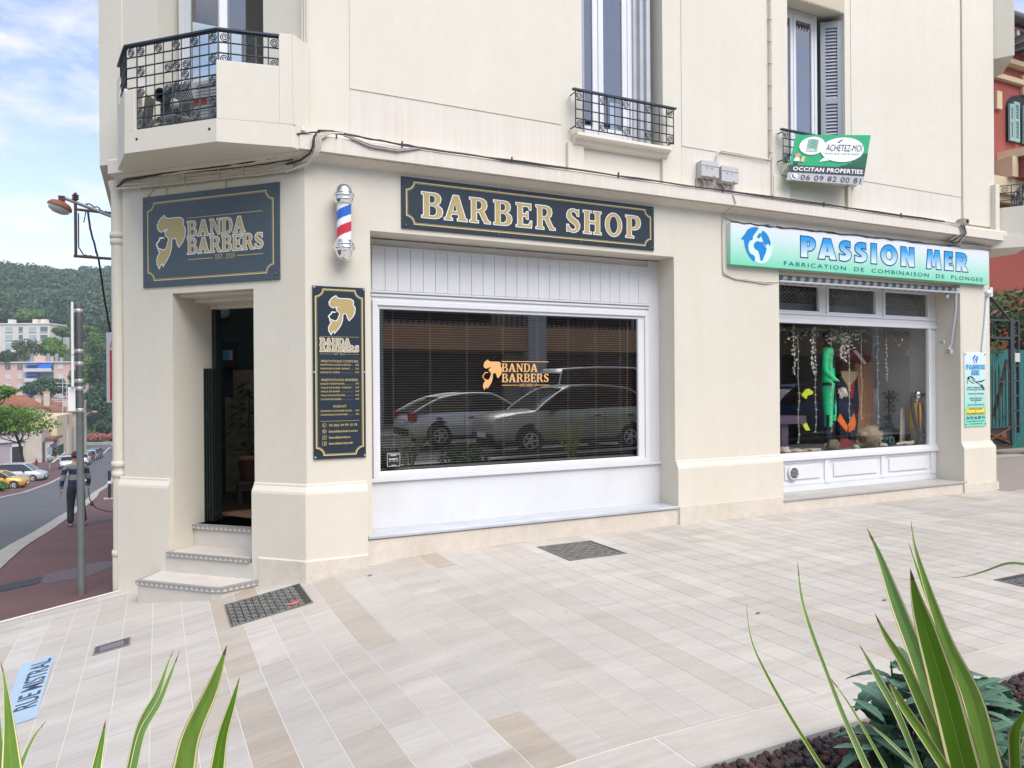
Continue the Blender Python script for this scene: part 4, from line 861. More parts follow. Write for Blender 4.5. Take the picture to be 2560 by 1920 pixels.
textmesh('OCCITAN', .165, .305, .655, .675, bn(.012), m, 2, .02); textmesh('PROPERTIES', .165, .305, .625, .645, bn(.012), m, 2, .02)
m.flat([(.60, .336), (.66, .345), (.66, .37), (.74, .375), (.74, .41), (.80, .42), (.80, .47), (.87, .48), (.87, .53), (.93, .55), (.93, .62), (.998, .64), (.998, .336)], f2, 3)
m.flat(ell(.075, .545, .035, .05, 14), bn(.010), 4); m.flat([(.035, .42), (.115, .42), (.10, .50), (.05, .50)], bn(.010), 0); m.flat([(.05, .345), (.10, .345), (.105, .42), (.045, .42)], bn(.010), 3); m.flat([(.12, .42), (.17, .40), (.175, .52), (.135, .53)], bn(.010), 5); m.flat([(.55, .84), (.61, .90), (.62, .885), (.565, .825)], bn(.012), 1)
m.build('lettering', [WHITEPR, mat('ink_dark', (.03, .035, .035), .5), mat('ink_green', (.05, .35, .2), .5), mat('skyline_green', (.01, .10, .06), .5), mat('drawn_skin', (.6, .3, .18), .6), mat('drawn_orange', (.6, .5, .25), .6)], rt, recalc=False)

# ---------------------------------------------------------------- pipes, cables, boxes
rt = thing('drainpipe', 'cream painted drainpipe running down the left corner of the building', 'drainpipe', (-1.74, 1.74, -.5))
DX, DYY = -1.70, 1.768
m = MB(); m.tube([(DX - .03, DYY, 4.05), (DX, DYY, 3.9), (DX, DYY, .9), (DX, DYY, -.7)], .074, 18); m.build('pipe', CREAM2, rt)
for z, r_ in ((3.45, .088), (3.38, .084), (.93, .088), (.82, .084), (-.05, .088)):
    m = MB(); m.lathe([(.07, -.035), (r_, -.03), (r_, .03), (.07, .035)], (DX, DYY, z), 18); m.build('collar', CREAM2, rt)
m = MB(); m.tube([(DX, DYY, -.05), (DX, DYY, -.75)], .083, 18); m.build('foot_sleeve', CREAM2, rt)
def wob(pts, amp, seed, k=6):
    rr_ = random.Random(seed); o = []
    for a, b in zip(pts, pts[1:]):
        A_, B_ = Vector(a), Vector(b)
        for i in range(k): o.append(A_.lerp(B_, i / k) + Vector((0, 0, (rr_.random() - .5) * amp)))
    o.append(Vector(pts[-1])); return o
m = MB()
m.tube([(-.16, .08, 3.975), (-.05, -.06, 3.985), (.02, -.16, 4.03), (.045, -.20, 4.09), (.055, -.205, 4.18), (.10, -.20, 4.255), (.25, -.18, 4.275)], .011, 6, 0)
for k_ in range(4): m.tube([(-.08 - .03 * k_, .0 + .03 * k_, 3.93 - .012 * k_), (.02, -.10, 3.95), (.06 + .014 * k_, -.17, 4.03), (.075 + .014 * k_, -.20, 4.09), (.07 + .018 * k_, -.20, 4.18), (.13 + .03 * k_, -.19, 4.25), (.35, -.176, 4.268)], .008, 6, 1)
m.tube(wob([(.25, -.18, 4.275), (.65, -.10, 4.28), (1.2, -.175, 4.235), (2.6, -.176, 4.240), (4.5, -.176, 4.236), (6.5, -.176, 4.244), (9.6, -.176, 4.243)], .012, 3), .0085, 6, 0)
m.tube(wob([(-.1, -.17, 4.20), (.2, -.18, 4.262), (1.1, -.18, 4.232), (2.6, -.18, 4.229), (5.0, -.18, 4.232), (9.6, -.18, 4.232)], .014, 5), .008, 6, 0)
m.tube(wob([(.35, -.178, 4.25), (.62, -.186, 4.17), (.9, -.186, 4.165), (1.15, -.178, 4.23)], .004, 8), .010, 6, 2); m.tube(wob([(.4, -.178, 4.25), (.62, -.186, 4.19), (.9, -.186, 4.18), (1.1, -.178, 4.23)], .004, 9), .008, 6, 2)
for x in (.28, .95, 2.2, 3.6, 5.2, 7.0, 8.6): m.box(x - .006, x + .006, -.185, -.165, 4.215, 4.275, 0)
tag(m.build('facade_cables', [BLACKC, CREAMC, GREYC]), 'black cables clipped along the ledge above the shop fronts', 'cables')
m = MB(CH)
for k in range(9): m.tube(wob([(-2.36, -.03 - .004 * k, 4.035 - .013 * k + .01 * (k % 3 == 0)), (-1.9, -.05, 4.025 - .013 * k), (-1.2, -.045, 4.01 - .012 * k), (-.5, -.045, 4.00 - .012 * k), (-.1, -.05, 4.01 - .012 * k)], .012, 30 + k, 5), .006 + .001 * (k % 3), 5, 0 if k in (0,) else 1)
m.tube(wob([(-2.36, -.05, 3.96), (-2.2, -.075, 4.02), (-1.6, -.075, 4.035), (-.9, -.07, 4.035), (-.25, -.08, 4.045)], .012, 71), .012, 6, 0)
for x in (-2.05, -1.75, -1.45, -1.0, -.7): m.box(x, x + .010, -.06, -.03, 3.895, 4.03, 1)
for x, a in ((-1.95, .06), (-1.72, 0), (-.95, 0)): m.tube([(x + a, -.01, 3.81), (x + a * .3, -.012, 3.86 - a), (x, -.012, 3.90)] if a == 0 else [(x - .02, -.012, 3.818), (x, -.012, 3.86), (x + .06, -.012, 3.90)], .006, 5, 1)
tag(m.build('corner_cables', [BLACKC, CREAMC, GREYC]), 'tangled painted cables under the balcony above the corner sign', 'cables')
m = MB()
for k in range(3): m.tube([(-.02 + .025 * k, -.02, 9.5), (-.015 + .025 * k, -.025, 7), (-.02 + .022 * k, -.025, 4.9), (-.03 + .02 * k, -.06, 4.35), (-.05 + .01 * k, -.17, 4.24)], .008, 6, 0)
tag(m.build('corner_down_cables', CREAMC), 'cream painted cables falling down the upper corner beside the balcony', 'cables')
m = MB(); m.tube(wob([(6.19, -.02, 9.5), (6.185, -.02, 7), (6.18, -.022, 4.84), (6.15, -.025, 4.79), (5.3, -.022, 4.81), (5.24, -.022, 4.75), (5.22, -.02, 4.62)], .01, 12), .009, 6); m.tube(wob([(6.165, -.02, 9.5), (6.16, -.02, 4.82)], .01, 13, 10), .006, 5)
for i in range(14): m.box(6.155, 6.205, -.035, -.01, 4.9 + i * .3, 4.915 + i * .3)
tag(m.build('wall_cable', CREAMC), 'cream cable running down the wall right of the middle upper window', 'cables')
m = MB()
m.tube(wob([(5.36, -.005, 3.99), (5.33, -.012, 3.85), (5.33, -.012, 3.3), (5.34, -.014, 3.22), (5.5, -.014, 3.165), (6.05, -.014, 3.135), (6.33, .0, 3.150)], .008, 21), .008, 6, 0); m.tube(wob([(5.34, -.01, 3.6), (5.345, -.014, 3.2), (5.55, -.014, 3.145), (6.1, -.014, 3.115), (6.33, .02, 3.12)], .008, 22), .007, 6, 0)
m.tube(wob([(5.36, -.18, 4.20), (5.40, -.185, 4.1), (5.37, -.06, 4.0), (5.36, -.01, 3.95), (5.6, -.03, 3.90), (6.2, -.08, 3.885)], .006, 23), .008, 6, 0)
m.tube(wob([(5.42, -.07, 3.875), (6.3, -.078, 3.878), (7.6, -.08, 3.890), (8.8, -.08, 3.897), (10.2, -.085, 3.905)], .022, 24, 8), .010, 6, 1); m.tube(wob([(5.9, -.07, 3.88), (7.2, -.078, 3.888), (8.8, -.08, 3.90), (10.2, -.08, 3.91)], .026, 25, 8), .008, 6, 1)
for k in range(5): m.tube([(9.6 + .05 * k, -.18, 4.235), (9.95 + .03 * k, -.19, 4.22), (10.02 + .02 * k, -.20, 4.1), (9.85 + .05 * k, -.13, 4.0 - .012 * k), (9.78 + .03 * k, -.10, 3.95), (9.95 + .05 * k, -.09, 3.925 - .006 * k), (10.5, -.08, 3.945 - .01 * k), (10.95, -.05, 3.93 - .01 * k)], .009, 6, 1 if k % 2 else 2)
tag(m.build('dive_sign_cables', [CREAMC, BLACKC, GREYC]), 'loose cables around and above the green dive shop sign', 'cables')
def meter(x0, z0, lab, rest=True):
    t = thing('junction_box', lab, 'junction box', (x0 + .14, 0, z0 + .1), 'grey junction boxes on the wall')
    b = MB(); b.box(x0, x0 + .275, -.085, -.0, z0, z0 + .205); b.box(x0 - .006, x0 + .281, -.10, -.085, z0 + .01, z0 + .212); b.box(x0 - .004, x0 + .279, -.105, -.09, z0 + .145, z0 + .15, 1); b.box(x0 + .08, x0 + .095, -.106, -.10, z0 + .11, z0 + .13, 1); b.box(x0 + .16, x0 + .175, -.106, -.10, z0 + .11, z0 + .13, 1); b.lathe([(0, -.012), (.014, -.01), (.016, 0)], (x0 + .2, -.10, z0 + .03), 10, 0, 'y')
    b.build('casing', [mat('box_grey', (.50, .50, .51), .5, noise_=[(8, .08)]), mat('box_line', (.3, .3, .31), .6)], t, bev=.012)
    w_ = MB(); r_ = random.Random(int(x0 * 100))
    for i in range(7): a = x0 + .04 + .035 * i; w_.tube([(a, -.03, z0 + .01), (a + r_.uniform(-.03, .05), -.05, z0 - .04), (a + r_.uniform(-.05, .08), -.03, z0 - .09), (a + r_.uniform(-.03, .12), -.02, z0 - .13)], .006, 5, 0 if i % 3 else 1)
    w_.box(x0 - .02, x0 + .14, -.012, .0, z0 - .12, z0, 2); w_.build('cable_tails', [GREYC, CREAMC, mat('weathered_plate', (.35, .30, .24), .9)], t)
meter(4.92, 4.405, 'grey junction box with cable tails, nearer the middle upper window'); meter(5.25, 4.375, 'grey junction box hanging slightly lower beside its twin')
m = MB(); m.box(10.17, 10.30, -.12, -.0, 4.27, 4.36); m.lathe([(.0, -.13), (.03, -.13), (.03, -.11), (0, -.11)], (10.245, 0, 4.315), 12, 1, 'y')
tag(m.build('wall_lamp', [mat('weathered_plate', (.35, .30, .24), .9), DARK], bev=.006), 'small square wall fitting above the right end of the ledge', 'wall fitting')
# rolled awning
rt = thing('rolled_awning', 'rolled blue and beige striped awning over the dive shop window', 'awning', (8.2, .1, 3.2))
m = MB(); nst = 46; x0, x1 = 6.345, 10.14
for i in range(nst):
    a = x0 + (x1 - x0) * i / nst; b = x0 + (x1 - x0) * (i + 1) / nst; z = 3.205 + .0075 * (a - x0); n = 12
    for j in range(n):
        a0, a1 = 2 * math.pi * j / n, 2 * math.pi * (j + 1) / n; tw = .03
        P_ = lambda x_, an: (x_ + tw * math.sin(an), .07 + .05 * math.cos(an), z + .058 * math.sin(an))
        m.add([P_(a, a0), P_(b, a0), P_(b, a1), P_(a, a1)], [(0, 1, 2, 3)], i % 2, True)
m.build('fabric_roll', [mat('awning_blue', (.04, .10, .22), .85, noise_=[(25, .2)]), mat('awning_beige', (.42, .34, .27), .85, noise_=[(25, .2)])], rt)
m = MB(); m.tube([(x0, .01, 3.165), (x1 + .06, .01, 3.195)], .018, 8); m.tube([(10.17, .02, 3.225), (10.17, .03, 2.9), (10.165, .10, 2.38), (10.13, .12, 2.30), (10.08, .08, 2.27)], .022, 8); m.box(10.06, 10.13, .05, .13, 2.22, 2.30); m.box(10.16, 10.24, .0, .08, 3.18, 3.27); m.lathe([(0, -.02), (.03, -.02), (.03, .02), (0, .02)], (9.98, .05, 3.13), 10, 0, 'y'); m.box(9.90, 9.93, .05, .12, 2.38, 2.43)
m.build('awning_arm', mat('awning_aluminium', (.55, .55, .56), .4, .5), rt, bev=.004)
rt = thing('white_awning_rod', 'white rod with a round joint folded against the far right edge of the building', 'awning arm', (11.05, .1, 2.5))
m = MB(); m.tube([at(2467, 735, 11.25), at(2463, 800, 11.2), at(2455, 880, 11.15)], .026, 10); m.build('rod', WHITEP, rt)
m = MB(); P_ = at(2470, 733, 11.2); m.ball(P_, .05, .05, .05, 12); m.box(10.99, 11.06, -.02, .12, 3.17, 3.32); m.build('joint', WHITEP, rt)

# ---------------------------------------------------------------- things on the balcony
rt = thing('air_conditioner', 'grey outdoor air conditioner with a red name plate behind the balcony grille', 'air conditioner', CH @ Vector((-.85, -.3, 4.28)))
ACM = mat('ac_grey', (.50, .50, .48), .5); m = MB(CH); m.box(-1.46, -.52, -.36, -.05, 4.30, 4.80); m.build('casing', ACM, rt, bev=.015)
fx_ = -1.23; fz_ = 4.585
m = MB(CH); m.lathe([(0, -.004), (.20, -.004), (.20, .0)], (fx_, -.362, fz_), 28, 0, 'y'); m.build('fan_opening', mat('fan_dark', (.05, .05, .05), .6), rt)
m = MB(CH)
for r_ in lin(.03, .21, 10): m.tube([(fx_ + r_ * math.cos(a), -.40 + .18 * r_, fz_ + r_ * math.sin(a)) for a in lin(0, 2 * math.pi, 28)], .0045, 4, 0, False)
for i in range(8): a = i * math.pi / 4; m.tube([(fx_, -.40, fz_), (fx_ + .21 * math.cos(a), -.365, fz_ + .21 * math.sin(a))], .005, 4)
for i in range(13): m.box(-.99, -.55, -.365, -.36, 4.36 + i * .032, 4.366 + i * .032)
m.lathe([(0, -.05), (.05, -.045), (.05, .0)], (fx_, -.37, fz_), 16, 1, 'y')
m.build('fan_guard', [mat('guard_grey', (.24, .24, .23), .5), ACM], rt)
m = MB(CH); m.box(-1.02, -.86, -.370, -.362, 4.555, 4.62); m.build('name_plate', mat('plate_red', (.42, .09, .04), .5), rt)
m = MB(CH); textmesh('HITACHI', -1.01, -.87, 4.572, 4.604, P3(CH, -.3715), m, 0, .03); m.build('lettering', mat('plate_ink', (.04, .02, .02), .5), rt, recalc=False)
m = MB(CH); m.lathe([(.055, .05), (.062, .0), (.07, -.06), (.062, -.065), (.052, -.06), (.05, .0)], (-1.335, -.43, 4.66), 18, 0, 'y')
tag(m.build('fan_hollow_shade', mat('hollow_shade_black', (.02, .022, .024), .5)), 'short black ring standing for the shaded hollow of the fan behind the balcony grille', 'fan hollow')  # black ring gives the shade inside the fan as colour; no pipe there
m = MB(CH); m.tube([(-1.47, -.5, 4.33), (-1.40, -.5, 4.40), (-1.15, -.5, 4.42), (-.95, -.5, 4.36), (-.72, -.5, 4.33)], .022, 8); tag(m.build('drain_hose', mat('hose_grey', (.25, .24, .22), .6)), 'grey corrugated hose lying on the balcony floor before the air conditioner', 'hose')
rt = thing('leaning_board', 'dark weathered board leaning at the left end of the balcony', 'board', CH @ Vector((-1.5, -.4, 4.28)))
m = MB(CH); m.hexa([(-1.56, -.50, 4.28), (-1.44, -.52, 4.28), (-1.44, -.49, 4.28), (-1.56, -.47, 4.28), (-1.56, -.44, 4.72), (-1.47, -.44, 4.66), (-1.47, -.41, 4.66), (-1.56, -.41, 4.72)]); m.build('plank', mat('weathered_wood', (.16, .14, .12), .9, noise_=[(6, .4)]), rt)

# ---------------------------------------------------------------- inside the barber shop and the doorway
m = MB(); ns = 62
for i in range(ns):
    z = .865 + i * (2.585 - .865) / (ns - 1); sag = .0
    for a, b in zip(lin(.86, 4.20, 6), lin(.86, 4.20, 6)[1:]):
        m.add([(a, .425, z + .0005), (b, .425, z + .0005), (b, .4375, z + .003), (a, .4375, z + .003), (b, .45, z + .0015), (a, .45, z + .0015)], [(0, 1, 2, 3), (3, 2, 4, 5)], 0, True)
rt = thing('venetian_blind', 'open venetian blind hanging across the wide shop window', 'blind', (2.5, .43, .86))
m.build('slats', mat('blind_slat', (.62, .58, .53), .45), rt, recalc=False)
m = MB()
for x in (1.02, 1.45, 1.9, 2.36, 2.82, 3.25, 3.65, 4.02): m.tube([(x, .421, .86), (x, .421, 2.6)], .0028, 4); m.tube([(x, .453, .86), (x, .453, 2.6)], .0028, 4)
m.tube([(4.12, .41, 2.6), (4.10, .41, 1.3)], .004, 5); m.build('blind_cord', mat('cord_beige', (.38, .33, .27), .8), rt)
m = MB(); m.box(.85, 4.21, .415, .46, .845, .862); m.box(.85, 4.21, .41, .465, 2.60, 2.64); m.build('blind_rail', mat('rail_grey', (.4, .4, .4), .5), rt)
m = MB(CH); m.prism([(-1.86, .86), (-1.12, .75), (-.98, 1.02), (-1.55, 1.30)], lambda a, b, t: (a, b, t), .264, .282); tag(m.build('door_mat', mat('coir', (.30, .17, .09), .95, noise_=[(60, .4)])), 'brown coir mat lying just inside the open entrance', 'door mat')
qx, qy = -.24, 2.75
rt = thing('potted_plant', 'dark leafy plant in a terracotta pot inside the entrance', 'potted plant', (qx, qy, .55))
m = MB(); m.lathe([(0, 0), (.11, 0), (.16, .27), (.19, .27), (.19, .33), (.15, .33), (.14, .30), (0, .30)], (qx, qy, .55), 20); m.build('pot', mat('terracotta', (.30, .14, .09), .8), rt)
m = MB(); rr = random.Random(4)
for i in range(150):
    a = rr.random() * 6.28; h_ = .85 + rr.random() * 1.0; r_ = .04 + rr.random() * .26 * (1.6 - h_ * .5); p = Vector((qx + r_ * math.cos(a), qy + r_ * math.sin(a), h_)); u_ = Vector((math.cos(a), math.sin(a), rr.uniform(-.8, .4))).normalized() * .13; s_ = Vector((-math.sin(a), math.cos(a), 0)) * .035
    m.add([tuple(p), tuple(p + u_ * .5 + s_), tuple(p + u_), tuple(p + u_ * .5 - s_)], [(0, 1, 2, 3)])
m.tube([(qx, qy, .82), (qx, qy, 1.6)], .015, 6); m.build('foliage', mat('indoor_leaf', (.05, .11, .035), .5), rt, recalc=False)
m = MB(); m.box(qx - .17, qx + .17, qy - .17, qy + .17, .50, .55); [m.box(qx + a * .13 - .02, qx + a * .13 + .02, qy + b * .13 - .02, qy + b * .13 + .02, .262, .50) for a in (-1, 1) for b in (-1, 1)]
tag(m.build('plant_stool', WOODF, bev=.004), 'small dark stool under the terracotta pot inside the entrance', 'stool')
rt = thing('wall_picture', 'small black framed picture high on the dark entrance wall', 'picture', (-.42, 3.80, 2.25)); m = MB(); m.box(-.58, -.27, 3.79, 3.83, 2.06, 2.42); m.build('picture_frame', mat('frame_black', (.008, .008, .008), .4), rt)
m = MB(); m.box(-.48, -.40, 3.782, 3.79, 2.16, 2.30, 0); m.box(-.40, -.35, 3.782, 3.79, 2.16, 2.30, 1); m.build('picture_print', [mat('print_blue', (.05, .45, .75), .5), mat('print_grey', (.6, .62, .6), .5)], rt)
rt = thing('wall_clock', 'small round dial on the dark wall at the top of the doorway', 'clock', (-.47, 3.80, 2.84)); m = MB(); m.lathe([(0, -.02), (.075, -.02), (.09, -.01), (.09, .02), (0, .02)], (-.47, 3.81, 2.84), 20, 0, 'y'); m.build('dial_face', mat('dial', (.35, .42, .42), .4), rt)
# ---------------------------------------------------------------- dive shop display
DSP = mat('display_floor', (.20, .20, .18), .95, noise_=[(20, .4)])
m = MB(); m.box(6.4, 10.2, SY + .08, 1.75, .5, .72, 0); m.box(6.4, 10.2, 3.3, 3.34, .5, 3.6, 1); m.box(10.24, 10.30, SY + .08, 3.3, .5, 3.6, 2); m.box(6.0, 6.05, SY, 3.3, .5, 3.6, 1); m.box(6.2, 10.2, SY + .1, 3.3, 3.55, 3.6, 1)
m.box(9.35, 10.24, 1.5, 1.55, .72, 1.66, 2)
m.build('display_room', [DSP, mat('dim_back_wall', (.07, .07, .068), .8), mat('display_white', (.62, .62, .60), .7)], bld)
def disp(px, py, y): r = ray(px, py); t = (y - CAM.y) / r.y; return CAM + r * t        # where a sight line meets a plane inside the display
def dz(px, py, y): return disp(px, py, y)
NEO = mat('neoprene_navy', (.008, .012, .028), .55); NEOG = mat('neoprene_green', (.01, .66, .24), .5); SKINW = mat('mannequin_cream', (.62, .55, .45), .5)
def skin_mesh(name, nodes, edges, m, parent=None, T=None, sub=2, root_i=0):
    me = bpy.data.meshes.new(name); me.from_pydata([n[:3] for n in nodes], edges, []); o = bpy.data.objects.new(name, me); COL.objects.link(o)
    md = o.modifiers.new('skin', 'SKIN'); md.use_smooth_shade = True
    for i, n in enumerate(nodes):
        sv = me.skin_vertices[0].data[i]; sv.radius = (n[3], n[4] if len(n) > 4 else n[3]); sv.use_root = i == root_i
    s_ = o.modifiers.new('sub', 'SUBSURF'); s_.levels = sub; s_.render_levels = sub
    dg = bpy.context.evaluated_depsgraph_get(); dg.update()
    me2 = bpy.data.meshes.new_from_object(o.evaluated_get(dg)); o.modifiers.clear(); o.data = me2; bpy.data.meshes.remove(me); me2.name = name
    me2.materials.clear()
    for k in (m if isinstance(m, (list, tuple)) else [m]): me2.materials.append(k)
    for p in me2.polygons: p.use_smooth = True
    if T: me2.transform(T)
    if parent: attach(o, parent)
    return o
# mannequin: stands with its left side to the street, feet on the display floor
MY = .86
g0 = disp(2072, 1095, MY); mx_, mz0 = g0.x, .72
hd = disp(2070, 830, MY); Hh = hd.z + .10 - mz0; k = Hh / 1.78
MT = Matrix.Translation((mx_, MY, mz0)) @ Matrix.Rotation(RAD(34), 4, 'Z') @ Matrix.Diagonal((k * 1.1, k * 1.1, k, 1))
rt = thing('wetsuit_mannequin', 'mannequin in a green and navy hooded wetsuit standing in the display window', 'mannequin', (mx_, MY, mz0))
nodes = [(0, 0, .98, .135, .10), (0, 0, 1.12, .115, .09), (0, -.01, 1.30, .145, .105), (0, 0, 1.43, .12, .09), (0, 0, 1.51, .05, .05), (0, -.01, 1.60, .075, .085), (0, -.01, 1.72, .07, .08),
         (-.10, 0, .88, .085, .09), (-.11, -.01, .50, .062, .065), (-.12, .0, .10, .045, .045), (.10, 0, .88, .085, .09), (.13, -.03, .50, .062, .065), (.17, .01, .10, .045, .045),
         (-.19, 0, 1.40, .055, .055), (-.25, .01, 1.12, .042, .042), (-.20, -.16, .93, .034, .034), (.19, 0, 1.40, .055, .055), (.26, .02, 1.12, .042, .042), (.24, -.10, .90, .034, .034)]
edges = [(0, 1), (1, 2), (2, 3), (3, 4), (4, 5), (5, 6), (0, 7), (7, 8), (8, 9), (0, 10), (10, 11), (11, 12), (3, 13), (13, 14), (14, 15), (3, 16), (16, 17), (17, 18)]
o = skin_mesh('wetsuit', nodes, edges, [NEO, NEOG], None)
for p in o.data.polygons:
    c = p.center; gq = (c.x < -.055 + .03 * math.sin(c.z * 3)) and .50 < c.z < 1.46 and not (c.x < -.14 and .90 < c.z < .98) or (.02 < c.x < .2 and .40 < c.z < .72 and c.y < .05 and c.x > .08) or (-.16 < c.x < -.08 and .34 < c.z <= .50)
    p.material_index = 1 if gq else 0
o.data.transform(MT); attach(o, rt)
def hand_nodes(P, d, s_, L):                                  # palm with five tapering fingers
    P, d, s_ = Vector(P), Vector(d).normalized(), Vector(s_).normalized()
    n_ = [tuple(P) + (.022, .03), tuple(P + d * .075) + (.016, .036)]; e = [(0, 1)]
    for i, (o_, l) in enumerate(((-.030, .060), (-.010, .075), (.011, .070), (.031, .055))):
        a = len(n_); n_ += [tuple(P + d * .085 + s_ * o_) + (.0085,), tuple(P + d * (.085 + l * .55) + s_ * o_ * 1.15) + (.008,), tuple(P + d * (.085 + l) + s_ * o_ * 1.1 + Vector((0, .012, 0))) + (.006,)]; e += [(1, a), (a, a + 1), (a + 1, a + 2)]
    a = len(n_); n_ += [tuple(P + d * .03 - s_ * .035) + (.010,), tuple(P + d * .075 - s_ * .055) + (.008,)]; e += [(0, a), (a, a + 1)]
    return n_, e
n_, e = hand_nodes((-.19, -.19, .90), (.15, -.35, -1), (.8, -.5, .1), 0); skin_mesh('hand', n_, e, SKINW, rt, MT)
n_, e = hand_nodes((.24, -.115, .875), (-.1, -.2, -1), (.8, -.5, .1), 0); skin_mesh('hand', n_, e, SKINW, rt, MT)
m = MB(MT); m.ball((.0, -.055, 1.635), .058, .05, .085, 14); m.ball((.0, -.108, 1.63), .012, .014, .02, 8); m.build('face', SKINW, rt)
m = MB(MT); m.ball((-.12, -.04, .05), .045, .10, .055, 12); m.ball((.17, -.03, .05), .045, .10, .055, 12); m.build('feet', SKINW, rt)
# second suit on a low torso behind, with orange patches
t0 = disp(2118, 1085, 1.25); rt = thing('hanging_wetsuit', 'navy wetsuit with a red lining on a wooden hanger behind the mannequin', 'wetsuit', (t0.x, 1.25, .72))
a = disp(2098, 935, 1.25); hw = .26
m = MB(); P_ = lambda u_, z, y: (t0.x + u_, 1.25 + y, z)
zt = a.z
m.prism([(-.21, zt), (.21, zt - .02), (.24, zt - .5), (.20, .80), (.03, .80), (.0, zt - .75), (-.03, .80), (-.20, .80), (-.25, zt - .5)], lambda u_, z, t: P_(u_, z, t), -.04, .05, 0)
m.build('wetsuit', NEO, rt, bev=.03)
m = MB(); m.prism([(-.20, zt + .05), (.20, zt + .04), (.16, zt - .08), (.03, zt - .20), (.0, zt - .34), (-.06, zt - .18), (-.18, zt - .05)], lambda u_, z, t: P_(u_, z, t), -.055, -.03); m.build('collar', mat('sand_lining', (.42, .32, .18), .8), rt)
m = MB(); m.prism([(.05, zt - .16), (.13, zt - .10), (.06, zt - .42), (-.02, zt - .36)], lambda u_, z, t: P_(u_, z, t), -.062, -.045); m.build('lining', mat('red_lining', (.30, .02, .03), .6), rt)
def slabpoly(name, lab, cat, pix, y, th, m_, grp=None):
    pts = [disp(a, b, y) for a, b in pix]; mb = MB(); mb.prism([(p.x, p.z) for p in pts], lambda a, b, t: (a, y + t, b), 0, th)
    return tag(mb.build(name, m_, bev=.006), lab, cat, grp)
Z9 = lambda x, y: (1940 + .2411 * x, 780 + .2411 * y)
ORG = mat('fin_orange', (.80, .16, .02), .45); YEL = mat('fin_yellow', (.60, .72, .03), .45)
slabpoly('swim_fin', 'bright orange fin blade leaning left of its pair in the display', 'fin', [Z9(*p) for p in ((668, 1055), (640, 1125), (735, 1245), (748, 1190))], .86, .02, ORG, 'swim fins in the display')
slabpoly('swim_fin', 'bright orange fin blade leaning right of its pair in the display', 'fin', [Z9(*p) for p in ((812, 1050), (752, 1180), (758, 1245), (815, 1215), (830, 1150))], .86, .02, ORG, 'swim fins in the display')
slabpoly('swim_fin', 'curved yellow green fin hanging above the purple bench', 'fin', [Z9(*p) for p in ((268, 862), (312, 802), (345, 795), (390, 830), (375, 852), (325, 868), (318, 905))], .80, .02, YEL, 'swim fins in the display')
slabpoly('swim_fin', 'straight yellow green fin standing below the purple bench top', 'fin', [Z9(*p) for p in ((240, 1110), (262, 1082), (300, 1110), (355, 1228), (312, 1228))], .74, .02, YEL, 'swim fins in the display')
slabpoly('towel', 'dark red towel with a white stripe draped over the tall cabinet', 'towel', [Z9(*p) for p in ((590, 415), (760, 395), (750, 345), (830, 385), (990, 465), (950, 545), (800, 510), (620, 470))], 1.35, .05, mat('towel_red', (.24, .02, .05), .9, noise_=[(14, .3)]))
slabpoly('towel_stripe', 'white diagonal band folded across the dark red towel', 'towel', [Z9(*p) for p in ((800, 400), (835, 395), (945, 535), (915, 545))], 1.345, .004, WHITEPR)
cb0, cb1 = disp(*Z9(835, 515), 1.4), disp(*Z9(1015, 1190), 1.4)
m = MB(); m.box(cb0.x, cb1.x, 1.4, 1.9, .72, cb0.z); m.box(cb0.x - .03, cb0.x - .005, 1.4, 1.9, .72, cb0.z - .01); tag(m.build('wooden_cabinet', mat('pine_board', (.50, .26, .13), .55, noise_=[(3, .2, (8, 8, .6))]), bev=.004), 'tall plain light wood cabinet right of the mannequin', 'cabinet')
# diving cylinder with hoses
b0 = disp(*Z9(1455, 1330), .64); rt = thing('diving_cylinder', 'yellow diving cylinder with black loop hoses at the right of the display', 'diving cylinder', (b0.x, .64, .72))
tz = disp(*Z9(1455, 935), .64).z; r_ = .115
m = MB(); m.lathe([(0, .28), (r_, .28), (r_, tz - .80), (r_ * .8, tz - .745), (r_ * .35, tz - .72), (0, tz - .72)], (b0.x, .64, .72), 22); m.build('cylinder', mat('cylinder_yellow', (.70, .34, .015), .35), rt)
m = MB(); m.lathe([(0, 0), (r_ + .006, 0), (r_ + .006, .27), (0, .28)], (b0.x, .64, .72), 22); m.build('boot', mat('boot_grey', (.10, .09, .09), .6), rt)
m = MB(); m.tube([(b0.x, .64, tz - .02), (b0.x, .62, tz + .06)], .03, 10); m.lathe([(0, -.05), (.055, -.045), (.075, -.02), (.075, .02), (.05, .05), (0, .055)], (b0.x - .05, .57, tz + .12), 18, 0, 'y'); m.build('regulator', CHROME, rt)
m = MB()
for s_ in (-1, 1): m.tube([(b0.x - .05 + s_ * .06, .57, tz + .10), (b0.x + s_ * .16 - .03, .56, tz + .14), (b0.x + s_ * .21 - .03, .54, tz + .0), (b0.x + s_ * .19 - .03, .52, tz - .25), (b0.x + s_ * .15 - .02, .51, tz - .45), (b0.x + s_ * .06 - .02, .51, tz - .52), (b0.x, .51, tz - .53)], .030, 10)
m.build('hose', RUBBER, rt)
m = MB(); m.tube([(b0.x - .08, .54, tz - .02), (b0.x - .085, .53, tz - .6), (b0.x - .1, .54, .74)], .014, 6); m.tube([(b0.x - .01, .522, tz - .02), (b0.x - .01, .522, tz - .6)], .016, 6); m.build('strap', RUBBER, rt)
